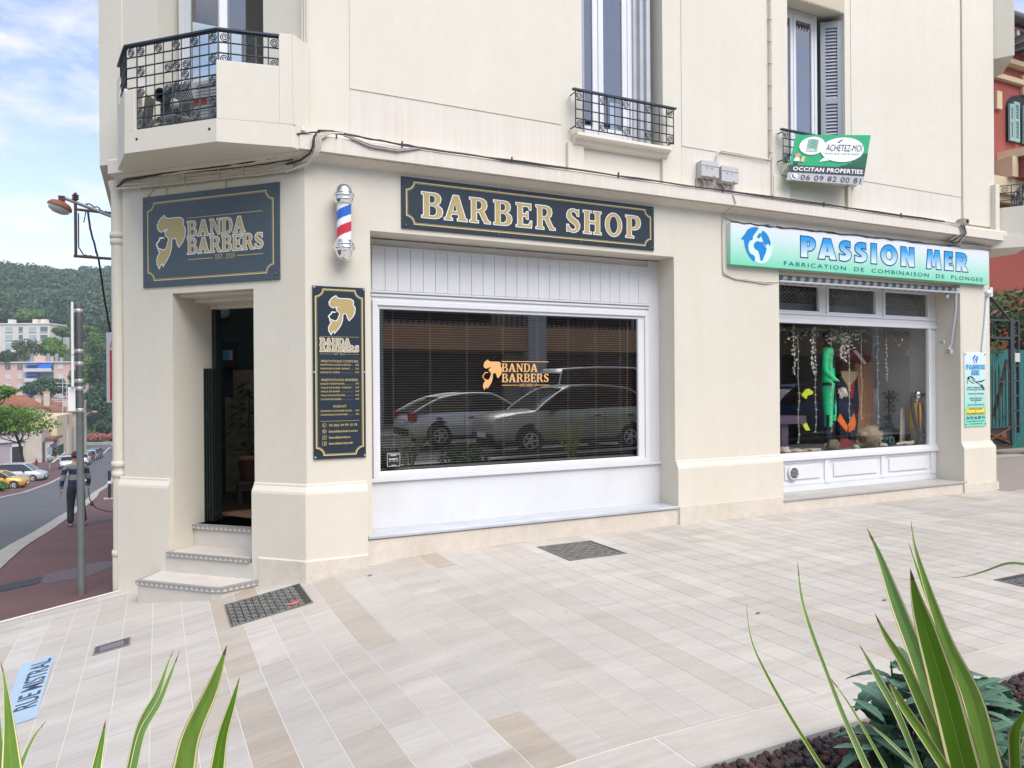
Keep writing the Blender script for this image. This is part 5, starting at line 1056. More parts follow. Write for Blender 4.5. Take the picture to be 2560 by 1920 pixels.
# things on the display floor
SH = mat('shell', (.50, .42, .33), .6, noise_=[(12, .35)], bump=(30, .4, .01)); COR = mat('coral', (.45, .40, .33), .9, noise_=[(25, .4)], bump=(40, .8, .02))
def lump(name, lab, cat, px_, py_, y, rx, rz, m_, seed, jit=.18, grp=None, n=16):
    p = disp(px_, py_, y); mb = MB(); mb.ball((p.x, y, .72 + rz * .8), rx, rx * .7, rz, n, 0, jit, seed); return tag(mb.build(name, m_), lab, cat, grp)
p = disp(*Z9(970, 1260), .74); rt = thing('puffer_fish', 'dried spiny puffer fish resting among shells in the display', 'dried fish', (p.x, .74, .72))
m = MB(); m.ball((p.x, .74, .90), .20, .15, .165, 16); m.ball((p.x - .18, .72, .93), .09, .08, .06, 10); m.ball((p.x - .235, .70, .95), .03, .03, .022, 8); m.build('fish_body', mat('puffer', (.32, .25, .16), .8, noise_=[(10, .35)]), rt)
m = MB(); rr = random.Random(5)
for i in range(230):
    v = Vector((rr.gauss(0, 1), rr.gauss(0, 1) - .4, rr.gauss(0, 1))).normalized(); c = Vector((p.x + v.x * .19, .74 + v.y * .14, .90 + v.z * .16)); m.tube([c, c + v * .05 + Vector((.012, 0, .0))], .004, 4, 0, False, r1=.0006)
m.build('spines', mat('spine', (.55, .47, .35), .7), rt)
m = MB(); m.prism([(p.x + .18, .86), (p.x + .30, .98), (p.x + .29, .80), (p.x + .33, .74)], lambda a, b, t: (a, .74 + t, b), -.006, .006); m.build('tail_fin', MATS['puffer'], rt)
lump('coral_lump', 'brown rounded coral lump below the mannequin', 'coral', *Z9(590, 1385), .58, .115, .10, mat('coral_brown', (.20, .16, .11), .9, noise_=[(18, .5)], bump=(40, 1, .02)), 3)
for i, (x_, y_, rx, rz, lab) in enumerate(((90, 1400, .10, .06, 'grey conch shell in the left corner of the display'), (380, 1380, .17, .035, 'flat pale coral plate left of the mannequin feet'), (210, 1410, .11, .04, 'brown pointed shell near the left corner'), (1110, 1370, .07, .045, 'white fan shell right of the puffer fish'), (830, 1370, .06, .04, 'small cream shell by the red rag'), (300, 1345, .08, .03, 'small green starfish shaped shell at the back'))):
    lump('sea_shell', lab, 'shell', *Z9(x_, y_), .56, rx, rz, SH, 20 + i, .28, 'shells on the display floor')
slabpoly('red_rag', 'crumpled red rag on the display floor below the mannequin', 'cloth', [Z9(*p) for p in ((650, 1400), (670, 1345), (660, 1315), (720, 1330), (740, 1310), (800, 1355), (790, 1390), (720, 1415))], .56, .10, mat('rag_red', (.24, .035, .03), .9, noise_=[(20, .5)]))
p = disp(*Z9(1145, 1310), .72); m = MB(); m.ball((p.x, .72, .81), .10, .09, .085, 14); m.lathe([(.03, -.10), (.07, -.105), (.08, -.085), (.06, -.08)], (p.x, .72, .82), 18, 0, 'y'); tag(m.build('diving_mask', mat('mask_teal', (.03, .08, .075), .35)), 'dark teal round diving mask right of the puffer fish', 'diving mask')
p = disp(*Z9(1350, 1360), .62); m = MB(); m.tube([(p.x - .25, .62, .755), (p.x - .1, .60, .775), (p.x + .08, .6, .76), (p.x + .24, .64, .80), (p.x + .26, .66, .86)], [.02, .03, .035, .03, .01], 8); tag(m.build('driftwood', mat('driftwood', (.55, .48, .36), .8, noise_=[(8, .3)])), 'pale bent driftwood piece in front of the yellow cylinder', 'driftwood')
p = disp(*Z9(1310, 1250), .8); m = MB()
for i in range(7): m.tube([(p.x + .02 * i - .06, .8, .74), (p.x + .016 * i - .04, .8, 1.1), (p.x + .01 * i - .01, .82, 1.38 - .02 * abs(i - 3))], [.012, .010, .002], 5)
tag(m.build('sea_fan', mat('sea_fan_pale', (.60, .55, .45), .8)), 'tall pale sea whip standing left of the yellow cylinder', 'sea fan')
m = MB(); a = disp(*Z9(40, 1080), .8); b = disp(*Z9(260, 1080), .8); m.box(a.x - .3, b.x, .7, 1.2, a.z - .12, a.z); m.box(a.x - .02, a.x + .12, .75, 1.1, .72, a.z - .12); tag(m.build('purple_bench', mat('bench_purple', (.075, .055, .085), .5), bev=.004), 'dark purple bench at the left of the display', 'bench')
p = disp(*Z9(1095, 1215), 1.1); m = MB(); m.ball((p.x + .1, 1.1, .86), .32, .2, .15, 14, 0, .08, 9); tag(m.build('folded_suit', NEO), 'heap of folded navy suits behind the diving mask', 'clothes')
# fairy light strings and hanging leaf garland
LEAFW = mat('garland_white', (.62, .62, .52), .7); LEAFG = mat('garland_green', (.16, .20, .09), .7)
rr = random.Random(11)
def string(x, y, z0, z1, nm, lab, white):
    m = MB(); pts = [(x + rr.uniform(-.012, .012), y + rr.uniform(-.01, .01), z1 + (z0 - z1) * i / 14) for i in range(15)]; m.tube(pts, .0035, 4)
    for i in range(1, 15):
        for s_ in (-1, 1):
            if rr.random() < .75: m.tube([pts[i], (pts[i][0] + s_ * .03, pts[i][1], pts[i][2] - .012)], .0035, 4)
    if white:
        for i in range(26):
            p = Vector(pts[rr.randrange(15)]) + Vector((rr.uniform(-.035, .035), rr.uniform(-.03, .03), rr.uniform(-.04, .04))); s_ = rr.uniform(.012, .024); m.ball(p, s_, s_ * .6, s_, 6)
    tag(m.build(nm, LEAFW), lab, 'garland', 'garlands hanging in the display')
for i, (x_, z0, w_, lab) in enumerate(((190, 620, 1, 'white flower garland furthest left in the display'), (235, 1350, 0, 'bare bulb string left of the mannequin, reaching the floor'), (385, 620, 1, 'white flower garland just left of the mannequin'), (415, 1240, 0, 'bare bulb string touching the mannequin shoulder side'), (580, 1230, 0, 'bare bulb string hanging over the mannequin front'), (680, 480, 1, 'white flower garland between mannequin and cabinet'), (760, 1160, 0, 'bare bulb string before the hanging wetsuit'), (890, 1100, 0, 'bare bulb string across the wooden cabinet'), (1060, 1150, 0, 'bare bulb string right of the wooden cabinet'), (1150, 720, 0, 'short bulb string near the right wall'), (720, 500, 1, 'short white flower garland above the red towel'))):
    pz = disp(*Z9(x_, z0), .62); string(pz.x, .62, pz.z, 2.62, 'garland_string', lab, w_)
m = MB()
for i in range(420):
    u_ = rr.random(); x = 6.75 + u_ * 3.0 if rr.random() < .5 else 8.3 + rr.gauss(0, .3); z = 2.60 - abs(rr.gauss(0, .10)); p = Vector((x, .62 + rr.uniform(-.06, .06), z)); a = Vector((rr.gauss(0, 1), rr.gauss(0, 1), rr.gauss(0, 1))).normalized() * .035; b = a.orthogonal().normalized() * .014
    m.add([tuple(p - a), tuple(p + b), tuple(p + a), tuple(p - b)], [(0, 1, 2, 3)], 0 if rr.random() < .6 else 1)
for k in range(4): m.tube(wob([(6.7, .62, 2.58 - .02 * k), (8.0, .62, 2.60), (9.0, .62, 2.57), (9.9, .62, 2.60 - .03 * k)], .05, 60 + k, 8), .006, 4, 1)
tag(m.build('leaf_garland', [LEAFW, LEAFG], recalc=False), 'pale leafy garland stretched along the top of the display', 'garland')
m = MB(); pz = disp(*Z9(1170, 950), 1.2)
for i in range(260): p = Vector((pz.x + rr.gauss(0, .07), 1.2 + rr.gauss(0, .05), 1.62 - rr.random() * .85)); a = Vector((rr.gauss(0, 1), rr.gauss(0, 1), rr.gauss(0, 1))).normalized() * .03; b = a.orthogonal().normalized() * .016; m.add([tuple(p - a), tuple(p + b), tuple(p + a), tuple(p - b)], [(0, 1, 2, 3)])
m.tube([(pz.x, 1.2, 1.64), (pz.x, 1.2, .76)], .01, 5); tag(m.build('trailing_ivy', mat('ivy_dark', (.03, .05, .03), .7), recalc=False), 'dark trailing ivy hanging beside the wooden cabinet', 'plant')
slabpoly('white_mask', 'cream face mask hanging right of the mannequin head', 'mask', [Z9(*p) for p in ((548, 225), (560, 175), (590, 160), (607, 200), (603, 260), (590, 305), (560, 280))], .95, .03, SKINW)

# ---------------------------------------------------------------- metal covers and lettered plate set into the paving
CAST = mat('cast_iron', (.07, .075, .072), .55, .5, noise_=[(9, .35)])
def cover(name, x0, x1, y0, y1, lab, cat, pat, m_=CAST, zf=None, grp=None):
    zf = zf or (lambda x, y: gz(x, y)); r0 = thing(name, lab, cat, ((x0 + x1) / 2, (y0 + y1) / 2, zf((x0 + x1) / 2, y0)), grp); b = MB(); e = .005
    def sl(a, b_, c, d, h0, h1, mi=0): b.hexa([(a, c, zf(a, c) + h0), (b_, c, zf(b_, c) + h0), (b_, d, zf(b_, d) + h0), (a, d, zf(a, d) + h0), (a, c, zf(a, c) + h1), (b_, c, zf(b_, c) + h1), (b_, d, zf(b_, d) + h1), (a, d, zf(a, d) + h1)], mi)
    n = 6
    for i in range(n): sl(x0 + (x1 - x0) * i / n, x0 + (x1 - x0) * (i + 1) / n, y0, y1, -.02, .004)
    b.build('plate', [m_], r0); b = MB(); b_ = b
    def s2(a, c_, c, d, h1): b.hexa([(a, c, zf(a, c) + .003), (c_, c, zf(c_, c) + .003), (c_, d, zf(c_, d) + .003), (a, d, zf(a, d) + .003), (a, c, zf(a, c) + h1), (c_, c, zf(c_, c) + h1), (c_, d, zf(c_, d) + h1), (a, d, zf(a, d) + h1)])
    if pat == 'key':
        s_ = .056; w_ = .012
        for i in range(int((x1 - x0 - .03) / s_)):
            for j in range(int((y1 - y0 - .03) / s_)):
                a, c = x0 + .018 + i * s_, y0 + .018 + j * s_
                if (i + j) % 2: s2(a, a + s_ * .78, c, c + w_, .008); s2(a, a + w_, c, c + s_ * .7, .008); s2(a + s_ * .36, a + s_ * .36 + w_, c + s_ * .3, c + s_ * .8, .008)
                else: s2(a, a + s_ * .78, c + s_ * .6, c + s_ * .6 + w_, .008); s2(a + s_ * .62, a + s_ * .62 + w_, c, c + s_ * .6, .008); s2(a + s_ * .1, a + s_ * .4, c + s_ * .1, c + s_ * .1 + w_, .008)
    elif pat == 'bars':
        nn = int((x1 - x0) / .028)
        for i in range(nn): a = x0 + .012 + i * (x1 - x0 - .024) / nn; s2(a, a + .012, y0 + .02, y1 - .02, .009)
    else:
        nn = 14
        for i in range(nn): a = x0 + .05 + i * (x1 - x0 - .1) / nn; s2(a, a + .008, y0 + .05, y1 - .05, .007)
    for a, c_, c, d in ((x0, x1, y0, y0 + .010), (x0, x1, y1 - .010, y1), (x0, x0 + .010, y0 + .010, y1 - .010), (x1 - .010, x1, y0 + .010, y1 - .010)): s2(a, c_, c, d, .008)
    b.build('raised_pattern', (mat('worn_bronze_iron', (.30, .25, .25), .5, .3) if pat == 'ovals' else m_) if pat != 'key' else mat('worn_iron', (.34, .34, .32), .5, .3, noise_=[(12, .6)]), r0)
    return r0
mh = cover('manhole_cover', -.775, -.08, -.735, -.03, 'square cast cover with a red paint mark near the entrance steps', 'manhole cover', 'key', grp='iron covers in the paving')
m = MB(); m.flat([(-.23 + .055 * math.cos(a) * (1 + .3 * math.sin(3 * a)), -.60 + .035 * math.sin(a) * (1 + .35 * math.cos(5 * a))) for a in lin(0, 2 * math.pi, 26)[:-1]], lambda a, b: (a, b, gz(a) + .0095)); m.build('paint_mark', mat('marking_red', (.70, .10, .10), .6), mh)
cover('manhole_cover', 2.385, 3.072, -1.05, -.345, 'square rusty cast cover under the wide shop window', 'manhole cover', 'key', mat('rusty_iron', (.10, .09, .075), .7, .3, noise_=[(7, .5)]), grp='iron covers in the paving')
cover('manhole_cover', 5.37, 6.05, -4.05, -3.41, 'square cast cover at the far right edge of the paving', 'manhole cover', 'key', grp='iron covers in the paving')
cover('valve_cover', -1.825, -1.548, -.40, -.185, 'small oblong purple grey valve cover near the lettered plate', 'valve cover', 'ovals', mat('valve_iron', (.13, .11, .13), .6, .3, noise_=[(14, .4)]), grp='iron covers in the paving')
cover('drain_grate', -3.3, -2.72, 3.72, 4.18, 'oblong iron drain grate in the red pavement near the grey post', 'drain grate', 'bars', zf=st, grp='drain grates in the red pavement')
cover('drain_grate', -2.77, -2.33, 12.75, 13.75, 'distant iron drain grate in the red pavement beside the walking man', 'drain grate', 'bars', zf=st, grp='drain grates in the red pavement')
rt = thing('street_name_plate', 'pale blue street name plate painted flat on the paving', 'street plate', (-2.22, -.75, gz(-2.22)))
m = MB(); m.add([(-2.372, -.065, gz(-2.372) + .004), (-2.132, -.065, gz(-2.132) + .004), (-2.09, -1.43, gz(-2.09) + .004), (-2.31, -1.43, gz(-2.31) + .004)], [(0, 1, 2, 3)]); m.build('plate', mat('plate_pale_blue', (.34, .45, .57), .6, noise_=[(6, .06)]), rt)
m = MB(); textmesh('RUE MISTRAL', 0, 1.14, 0, .115, lambda a, b: (-2.125 - b * 1.25 - a * .02, -1.19 + a * .93, gz(-2.125 - b * 1.25 - a * .02) + .006), m, 0, .012); m.build('lettering', mat('plate_letter', (.03, .06, .10), .6), rt, recalc=False)
# ---------------------------------------------------------------- street furniture on the left
POST = mat('grey_post', (.19, .21, .22), .55, .3, noise_=[(5, .2), (40, .2)])
rt = thing('sign_post', 'grey steel post with road signs seen edge-on by the corner', 'sign post', (-2.10, 2.06, -.52))
bx_, by_ = -2.10, 2.06
top = at(196.5, 757, 8.19); m = MB(); m.tube([(bx_, by_, -.6), (top.x, top.y, top.z)], .0375, 16); m.ball(top, .0375, .0375, .012, 12); m.build('post', POST, rt)
ALU = mat('sign_aluminium', (.62, .63, .64), .45, .4)
def onpost(z): t = (z + .6) / (top.z + .6); return Vector((bx_ + (top.x - bx_) * t, by_ + (top.y - by_) * t, z))
WZ = lambda y: (964 - y) / FPX * 8.19 + 1.763 - .032
for z in [WZ(640 + .2171 * v) for v in (563, 1025, 1170, 1368, 1455)] + [WZ(1010)]:
    p = onpost(z); m = MB(); m.lathe([(.036, -.022), (.0415, -.020), (.0415, .020), (.036, .022)], p, 16); m.box(p.x - .06, p.x - .03, p.y - .02, p.y + .02, z - .018, z + .018); m.build('clamp', ALU, rt)
for y0, y1, th_, w_, off in ((746, 874, .024, .50, .0), (876, 952, .024, .50, .002), (953, 1012, .07, .34, -.01)):
    z1, z0 = WZ(y0), WZ(y1); p = onpost((z0 + z1) / 2); m = MB()
    ax = Vector((-.095, 1, 0)).normalized(); nx_ = Vector((-1, -.095, 0)).normalized()
    A_ = p + nx_ * (.052 + off); B_ = p + nx_ * (.052 + off + th_)
    v = [A_ - ax * w_ / 2, B_ - ax * w_ / 2, B_ + ax * w_ / 2, A_ + ax * w_ / 2]
    m.hexa([(a.x, a.y, z0) for a in v] + [(a.x, a.y, z1) for a in v]); m.build('sign_plate', mat('sign_white_back', (.72, .72, .73), .5), rt, bev=.004)
rt = thing('street_lamp', 'old reddish street lamp on a bracket reaching out from the building corner', 'street lamp', (-1.95, 6, 4.2))
Y6 = 6.0
RST = mat('rust_brown', (.16, .085, .06), .8, .2, noise_=[(20, .4)])
m = MB(); m.tube([(-2.47, 6, 3.86), (-2.47, 6, 4.86)], .022, 8)
for z in (4.76, 4.79, 4.82): m.lathe([(.0, -.012), (.05, -.006), (.05, .006), (0, .012)], (-2.47, 6, z), 12)
m.tube([(-2.50, 6, 3.86), (-1.9, 6, 3.85)], .024, 6); m.tube([(-2.47, 6, 4.60), (-1.9, 6, 4.58)], .022, 6); m.build('bracket', RST, rt)
m = MB(); m.tube([(-2.66, 6, 4.775), (-1.93, 6, 4.52)], .026, 8); m.build('lamp_arm', mat('arm_grey', (.28, .29, .30), .5, .5), rt)
m = MB(); m.box(-2.70, -2.61, 5.97, 6.03, 4.71, 4.79)
T_ = Matrix.Translation((-2.685, 6.0, 4.61)) @ Matrix.Rotation(RAD(20), 4, 'Y'); m2 = MB(T_); m2.lathe([(.0, .105), (.06, .10), (.13, .075), (.17, .03), (.178, -.005), (.17, -.012), (.0, -.012)], (0, 0, 0), 24); m2.build('lamp_shade', mat('lamp_terracotta', (.33, .13, .075), .6, noise_=[(9, .25)]), rt); m.build('neck', RST, rt)
m2 = MB(T_); m2.lathe([(.16, -.012), (.14, -.06), (.08, -.09), (.0, -.10)], (0, 0, 0), 24); m2.build('lamp_glass', mat('lamp_lens', (.55, .58, .58), .2), rt)
m = MB(); m.tube(wob([(-2.33, 6, 4.72), (-2.2, 6, 4.66), (-2.05, 6, 4.60), (-1.95, 6, 4.56)], .05, 90), .011, 5); m.tube(wob([(-2.43, 6, 4.55), (-2.43, 6, 4.0), (-2.36, 6, 3.88), (-2.2, 6, 3.87)], .02, 91), .010, 5); m.tube(wob([(-2.30, 6, 4.58), (-2.27, 6, 4.3), (-2.20, 6, 4.0), (-2.17, 6, 3.87)], .05, 92), .016, 5); m.tube(wob([(-2.33, 6, 4.56), (-2.36, 6, 4.40)], .03, 93), .008, 5); m.tube([(-2.16, 6, 3.86), (-2.10, 6.5, 3.2), (-2.05, 7, 2.75)], .016, 5); m.build('loose_cable', mat('cable_blue_black', (.015, .02, .035), .6), rt)
rt = thing('red_wall_sign', 'red and white upright shop sign half hidden behind the corner drainpipe', 'sign', (-2.0, 8, 2.1))
m = MB(); m.box(-2.165, -1.68, 7.96, 8.06, 1.50, 2.795); m.build('sign_box', mat('sign_box_grey', (.55, .56, .58), .5), rt, bev=.01)
m = MB(); m.box(-2.11, -1.70, 7.952, 7.96, 1.545, 2.47, 0)
for z in (2.345, 2.24, 2.13): m.box(-2.03, -1.72, 7.947, 7.952, z, z + .055, 1)
c = ell(-1.87, 1.93, .16, .135, 26); m.flat(c, lambda a, b: (a, 7.948, b), 1, [ell(-1.87, 1.93, .07, .06, 20)]); m.box(-2.0, -1.72, 7.947, 7.952, 1.70, 1.77, 1); m.box(-2.0, -1.72, 7.947, 7.952, 1.58, 1.64, 1)
for i in range(5): m.tube([(-2.10 + .03 * i, 7.95, 2.52 + .02 * i), (-2.07 + .03 * i, 7.95, 2.66)], .006, 4, 0)
m.build('lettering', [mat('sign_red', (.50, .03, .04), .4), mat('sign_letter_white', (.72, .72, .74), .4)], rt)
BOL = mat('bollard_dark', (.035, .045, .045), .5, .3)
def bollard(x, y, h=1.15, r=.055):
    z = st(x, y); t = thing('bollard', 'dark round bollard with a pale collar on the red pavement', 'bollard', (x, y, z), 'bollards along the kerb')
    m = MB(); m.tube([(x, y, z - .1), (x, y, z + h)], r, 12); m.ball((x, y, z + h), r, r, .03, 12); m.build('post', BOL, t)
    m = MB(); m.tube([(x, y, z + h * .56), (x, y, z + h * .66)], r + .006, 12); m.build('collar', mat('collar_white', (.7, .7, .7), .4), t)
    m = MB(); m.box(x - .2, x + .2, y - .2, y + .2, z - .05, z + .05); m.build('footing', CONC, t)
    return t
b0 = bollard(-3.13, 27.0); b0['label'] = 'dark bollard in the red pavement, nearest to the walking man'
dup(b0, (-2.98, 27.9, st(-2.98, 27.9)), label='dark bollard half hidden by the corner drainpipe')
dup(b0, (-9.42, 71.3, st(-9.42, 71.3)), label='dark bollard at the crossing, left one of the far pair')
dup(b0, (-9.16, 71.0, st(-9.16, 71.0)), label='dark bollard at the crossing, right one of the far pair')

# ---------------------------------------------------------------- the walking man
wx, wy = -3.08, 12.72; wz = st(wx, wy)
MTm = Matrix.Translation((wx, wy, wz)) @ Matrix.Rotation(RAD(14), 4, 'Z')
rt = thing('person', 'man in a blue and grey striped jumper walking away holding a leash', 'person', (wx, wy, wz))
nodes = [(0, 0, .97, .07, .06), (0, .01, 1.15, .14, .10), (0, .015, 1.36, .155, .105), (0, .01, 1.455, .12, .085), (0, .02, 1.52, .055, .055), (0, .03, 1.59, .07, .085), (0, .03, 1.70, .068, .085),
         (-.09, 0, .90, .06, .06), (-.10, .06, .50, .05, .05), (-.11, .02, .10, .04, .04), (-.11, .13, .045, .03, .025), (.09, 0, .90, .06, .06), (.11, -.05, .50, .05, .05), (.12, -.26, .15, .04, .04), (.12, -.19, .07, .03, .025),
         (-.205, .01, 1.41, .06, .06), (-.275, -.03, 1.13, .048, .048), (-.295, .05, .90, .034, .034), (.205, .01, 1.41, .06, .06), (.275, .02, 1.13, .048, .048), (.285, .12, .92, .034, .034)]
edges = [(0, 1), (1, 2), (2, 3), (3, 4), (4, 5), (5, 6), (0, 7), (7, 8), (8, 9), (9, 10), (0, 11), (11, 12), (12, 13), (13, 14), (3, 15), (15, 16), (16, 17), (3, 18), (18, 19), (19, 20)]
SKIN = mat('skin', (.42, .23, .16), .6)
body = skin_mesh('body', nodes, edges, SKIN, rt, MTm)
gn = lambda idx, gr: [tuple(nodes[i][:3]) + tuple(v * gr for v in nodes[i][3:]) for i in idx]
sw_i = [0, 1, 2, 3, 15, 16, 17, 18, 19, 20]
JUM = mat('striped_jumper', (.3, .3, .32), .9)
tt = JUM.node_tree; nn_ = tt.nodes; tcn = nn_.new('ShaderNodeTexCoord'); sp_ = nn_.new('ShaderNodeSeparateXYZ'); md_ = nn_.new('ShaderNodeMath'); md_.operation = 'MULTIPLY_ADD'; md_.inputs[1].default_value = 1 / .255; md_.inputs[2].default_value = -(wz + .22) / .255 + 20
fr_ = nn_.new('ShaderNodeMath'); fr_.operation = 'FRACT'; gt_ = nn_.new('ShaderNodeMath'); gt_.operation = 'GREATER_THAN'; gt_.inputs[1].default_value = .5; mxx = nn_.new('ShaderNodeMixRGB'); mxx.inputs[1].default_value = (.02, .035, .075, 1); mxx.inputs[2].default_value = (.22, .22, .23, 1)
tt.links.new(tcn.outputs['Object'], sp_.inputs[0]); tt.links.new(sp_.outputs['Z'], md_.inputs[0]); tt.links.new(md_.outputs[0], fr_.inputs[0]); tt.links.new(fr_.outputs[0], gt_.inputs[0]); tt.links.new(gt_.outputs[0], mxx.inputs[0]); tt.links.new(mxx.outputs[0], nn_['Principled BSDF'].inputs['Base Color'])
sn = gn(sw_i, 1.16); sn[0] = (0, 0, .87, .185, .145); sn[1] = (0, .01, 1.15, .175, .13)
skin_mesh('jumper', sn, [(0, 1), (1, 2), (2, 3), (3, 4), (4, 5), (5, 6), (3, 7), (7, 8), (8, 9)], JUM, rt, MTm)
tn = gn([0, 7, 8, 9, 11, 12, 13], 1.17); tn[1] = (-.085, 0, .90, .11, .12); tn[4] = (.085, 0, .90, .11, .12); tn[2] = (-.10, .06, .50, .083, .085); tn[5] = (.11, -.05, .50, .083, .085); tn[3] = (-.11, .02, .07, .075, .075); tn[6] = (.12, -.27, .13, .075, .075); tn[0] = (0, 0, 1.0, .15, .125); tn.append((0, 0, 1.12, .13, .11))
skin_mesh('trousers', tn, [(0, 1), (1, 2), (2, 3), (0, 4), (4, 5), (5, 6), (0, 7)], mat('trouser_blue', (.028, .032, .042), .85, noise_=[(9, .3)]), rt, MTm)
for s_, xx, yy_, zz in ((-1, -.11, .06, .04), (1, .12, -.25, .08)):
    m = MB(MTm); m.ball((xx, yy_, zz), .058, .15, .055, 12); m.build('shoe', mat('shoe_brown', (.16, .12, .08), .7), rt)
m = MB(MTm); m.ball((0, .015, 1.69), .085, .10, .095, 16, 0, .05, 3); m.build('hair', mat('hair_brown', (.06, .035, .022), .8), rt)
n_, e = hand_nodes((-.298, .06, .86), (0, .15, -1), (.2, 1, 0), 0); skin_mesh('hand', n_, e, SKIN, rt, MTm)
n_, e = hand_nodes((.287, .13, .88), (.05, .35, -.9), (.2, 1, 0), 0); skin_mesh('hand', n_, e, SKIN, rt, MTm)
m = MB(); P0 = MTm @ Vector((.29, .16, .82)); m.tube([P0 + Vector((0, 0, .06)), P0, P0 + Vector((.02, .1, -.25)), P0 + Vector((.12, .5, -.52)), P0 + Vector((.35, 1.1, -.72)), P0 + Vector((.75, 1.7, -.85)), P0 + Vector((1.3, 2.3, -.9))], .011, 6); m.ball(P0 + Vector((.05, .2, -.36)), .04, .04, .06, 8, 0, .2, 2)
tag(m.build('leash', mat('leash_brown', (.10, .075, .06), .8)), 'brown dog leash hanging from the walking man right hand', 'leash')

# ---------------------------------------------------------------- cars
def car(name, label, loc, rz, paint, prof='hatch', grp=None, L=4.2, W=1.75, H=1.5):
    root = thing(name, label, 'car', (0, 0, 0), grp)
    hw = W / 2; sx = L / 4.2
    P = {'hatch': [(-2.1, .35, .62, .70), (-2.05, .30, .80, .80), (-1.5, .24, .92, .96), (-.95, .24, .98, 1.0), (.0, .24, .98, 1.0), (.9, .24, .97, 1.0), (1.5, .24, .95, .98), (1.95, .28, .92, .92), (2.1, .35, .75, .80)],
         'suv': [(-2.1, .40, .70, .74), (-2.04, .34, .90, .84), (-1.55, .28, 1.02, .97), (-.95, .28, 1.08, 1.0), (.0, .28, 1.09, 1.0), (.9, .28, 1.12, 1.0), (1.5, .28, 1.13, .98), (1.98, .32, 1.08, .92), (2.1, .40, .85, .82)],
         'van': [(-2.1, .35, .66, .76), (-2.02, .30, .86, .86), (-1.6, .24, 1.0, .97), (-1.0, .24, 1.06, 1.0), (.0, .24, 1.07, 1.0), (.9, .24, 1.07, 1.0), (1.5, .24, 1.06, .99), (2.0, .28, 1.04, .95), (2.1, .35, .8, .85)]}[prof]
    Gr = {'hatch': (-1.05, -.25, .95, 2.0), 'suv': (-1.12, -.16, 1.32, 2.02), 'van': (-1.38, -.62, 1.75, 2.03)}[prof]
    b = MB(); ring = []
    for x, z0, z1, wf in P:
        w_ = hw * wf; x *= sx
        ring.append([(x, -w_ * .93, z0), (x, -w_, z0 + .12), (x, -w_ * 1.0, z0 + (z1 - z0) * .55), (x, -w_ * .95, z1 - .04), (x, -w_ * .80, z1), (x, 0, z1 + .025), (x, w_ * .80, z1), (x, w_ * .95, z1 - .04), (x, w_, z0 + (z1 - z0) * .55), (x, w_, z0 + .12), (x, w_ * .93, z0)])
    n = 11; vs = [p for r in ring for p in r]
    b.add(vs, [(i * n + j, i * n + (j + 1) % n, (i + 1) * n + (j + 1) % n, (i + 1) * n + j) for i in range(len(ring) - 1) for j in range(n)], 0, True); b.add(ring[0], [tuple(range(n))], 0); b.add(ring[-1], [tuple(range(n - 1, -1, -1))], 0)
    b.build('body', paint, root)
    x0, x1, x2, x3 = [v * sx for v in Gr]; belt = P[3][2] - .03; top_ = H - .03
    g = MB(); c = [(x0, hw * .88, belt), (x1, hw * .70, top_), (x2, hw * .70, top_ - .02), (x3, hw * .86, belt)]
    prof_ = []
    for t in lin(0, 1, 5): prof_.append((x0 + (x1 - x0) * t, hw * (.88 - .17 * t), belt + (top_ - belt) * (1 - (1 - t) ** 1.35)))
    for t in lin(0, 1, 4)[1:]: prof_.append((x1 + (x2 - x1) * t, hw * .71, top_ + .045 * math.sin(t * math.pi) - .05 * t))
    for t in lin(0, 1, 4)[1:]: prof_.append((x2 + (x3 - x2) * t, hw * (.71 + .14 * t), top_ - .05 + (belt - top_ + .05) * t ** 1.5))
    vs = []
    for x, w_, z in prof_: vs += [(x, -w_, z), (x, w_, z)]
    k = len(prof_); fs = [(2 * i, 2 * i + 2, 2 * i + 3, 2 * i + 1) for i in range(k - 1)]
    g.add(vs, fs, 0, True)
    for s_ in (0, 1): g.add([vs[2 * i + s_] for i in range(k)], [tuple(range(k))], 0)
    g.build('windows', mat('car_glass', (.012, .016, .018), .06, spec=.8), root)
    r = MB(); vs = []
    i0, i1 = 4, k - 3
    for x, w_, z in prof_[i0:i1]: vs += [(x, -w_ - .012, z - .02), (x, -w_ * .82, z + .022), (x, 0, z + .035), (x, w_ * .82, z + .022), (x, w_ + .012, z - .02)]
    kk = i1 - i0; r.add(vs, [(i * 5 + j, (i + 1) * 5 + j, (i + 1) * 5 + j + 1, i * 5 + j + 1) for i in range(kk - 1) for j in range(4)], 0, True)
    for s_ in (-1, 1):                                        # door pillars and rails framing the side windows
        for i in range(k - 1):
            a, c_ = Vector(prof_[i]), Vector(prof_[i + 1]); a.y *= s_; c_.y *= s_; r.tube([a + Vector((0, s_ * .012, 0)), c_ + Vector((0, s_ * .012, 0))], .032, 5, 0)
    r.build('roof', paint, root)
    tr = MB()
    for s_ in (-1, 1):
        tr.box(-1.9 * sx, 1.85 * sx, s_ * hw * .995 - .012, s_ * hw * .995 + .012, .20, .32)
        for xx in (-.28 * sx, .62 * sx): tr.box(xx - .003, xx + .003, s_ * hw * 1.0 - .006, s_ * hw * 1.0 + .004, .34, belt - .05); tr.box(xx + .62 * sx, xx + .78 * sx, s_ * hw * .985 - .02, s_ * hw * .985 + .022, belt - .16, belt - .125)
        tr.box(-.80 * sx, -.66 * sx, s_ * (hw + .02) - .07, s_ * (hw + .02) + .11, belt + .0, belt + .12)
        for xx in (-1.32 * sx, 1.30 * sx): tr.lathe([(.0, -.02), (.385, -.02), (.385, .02), (0, .02)], (xx, s_ * hw * .965, .36), 24, 0, 'y')
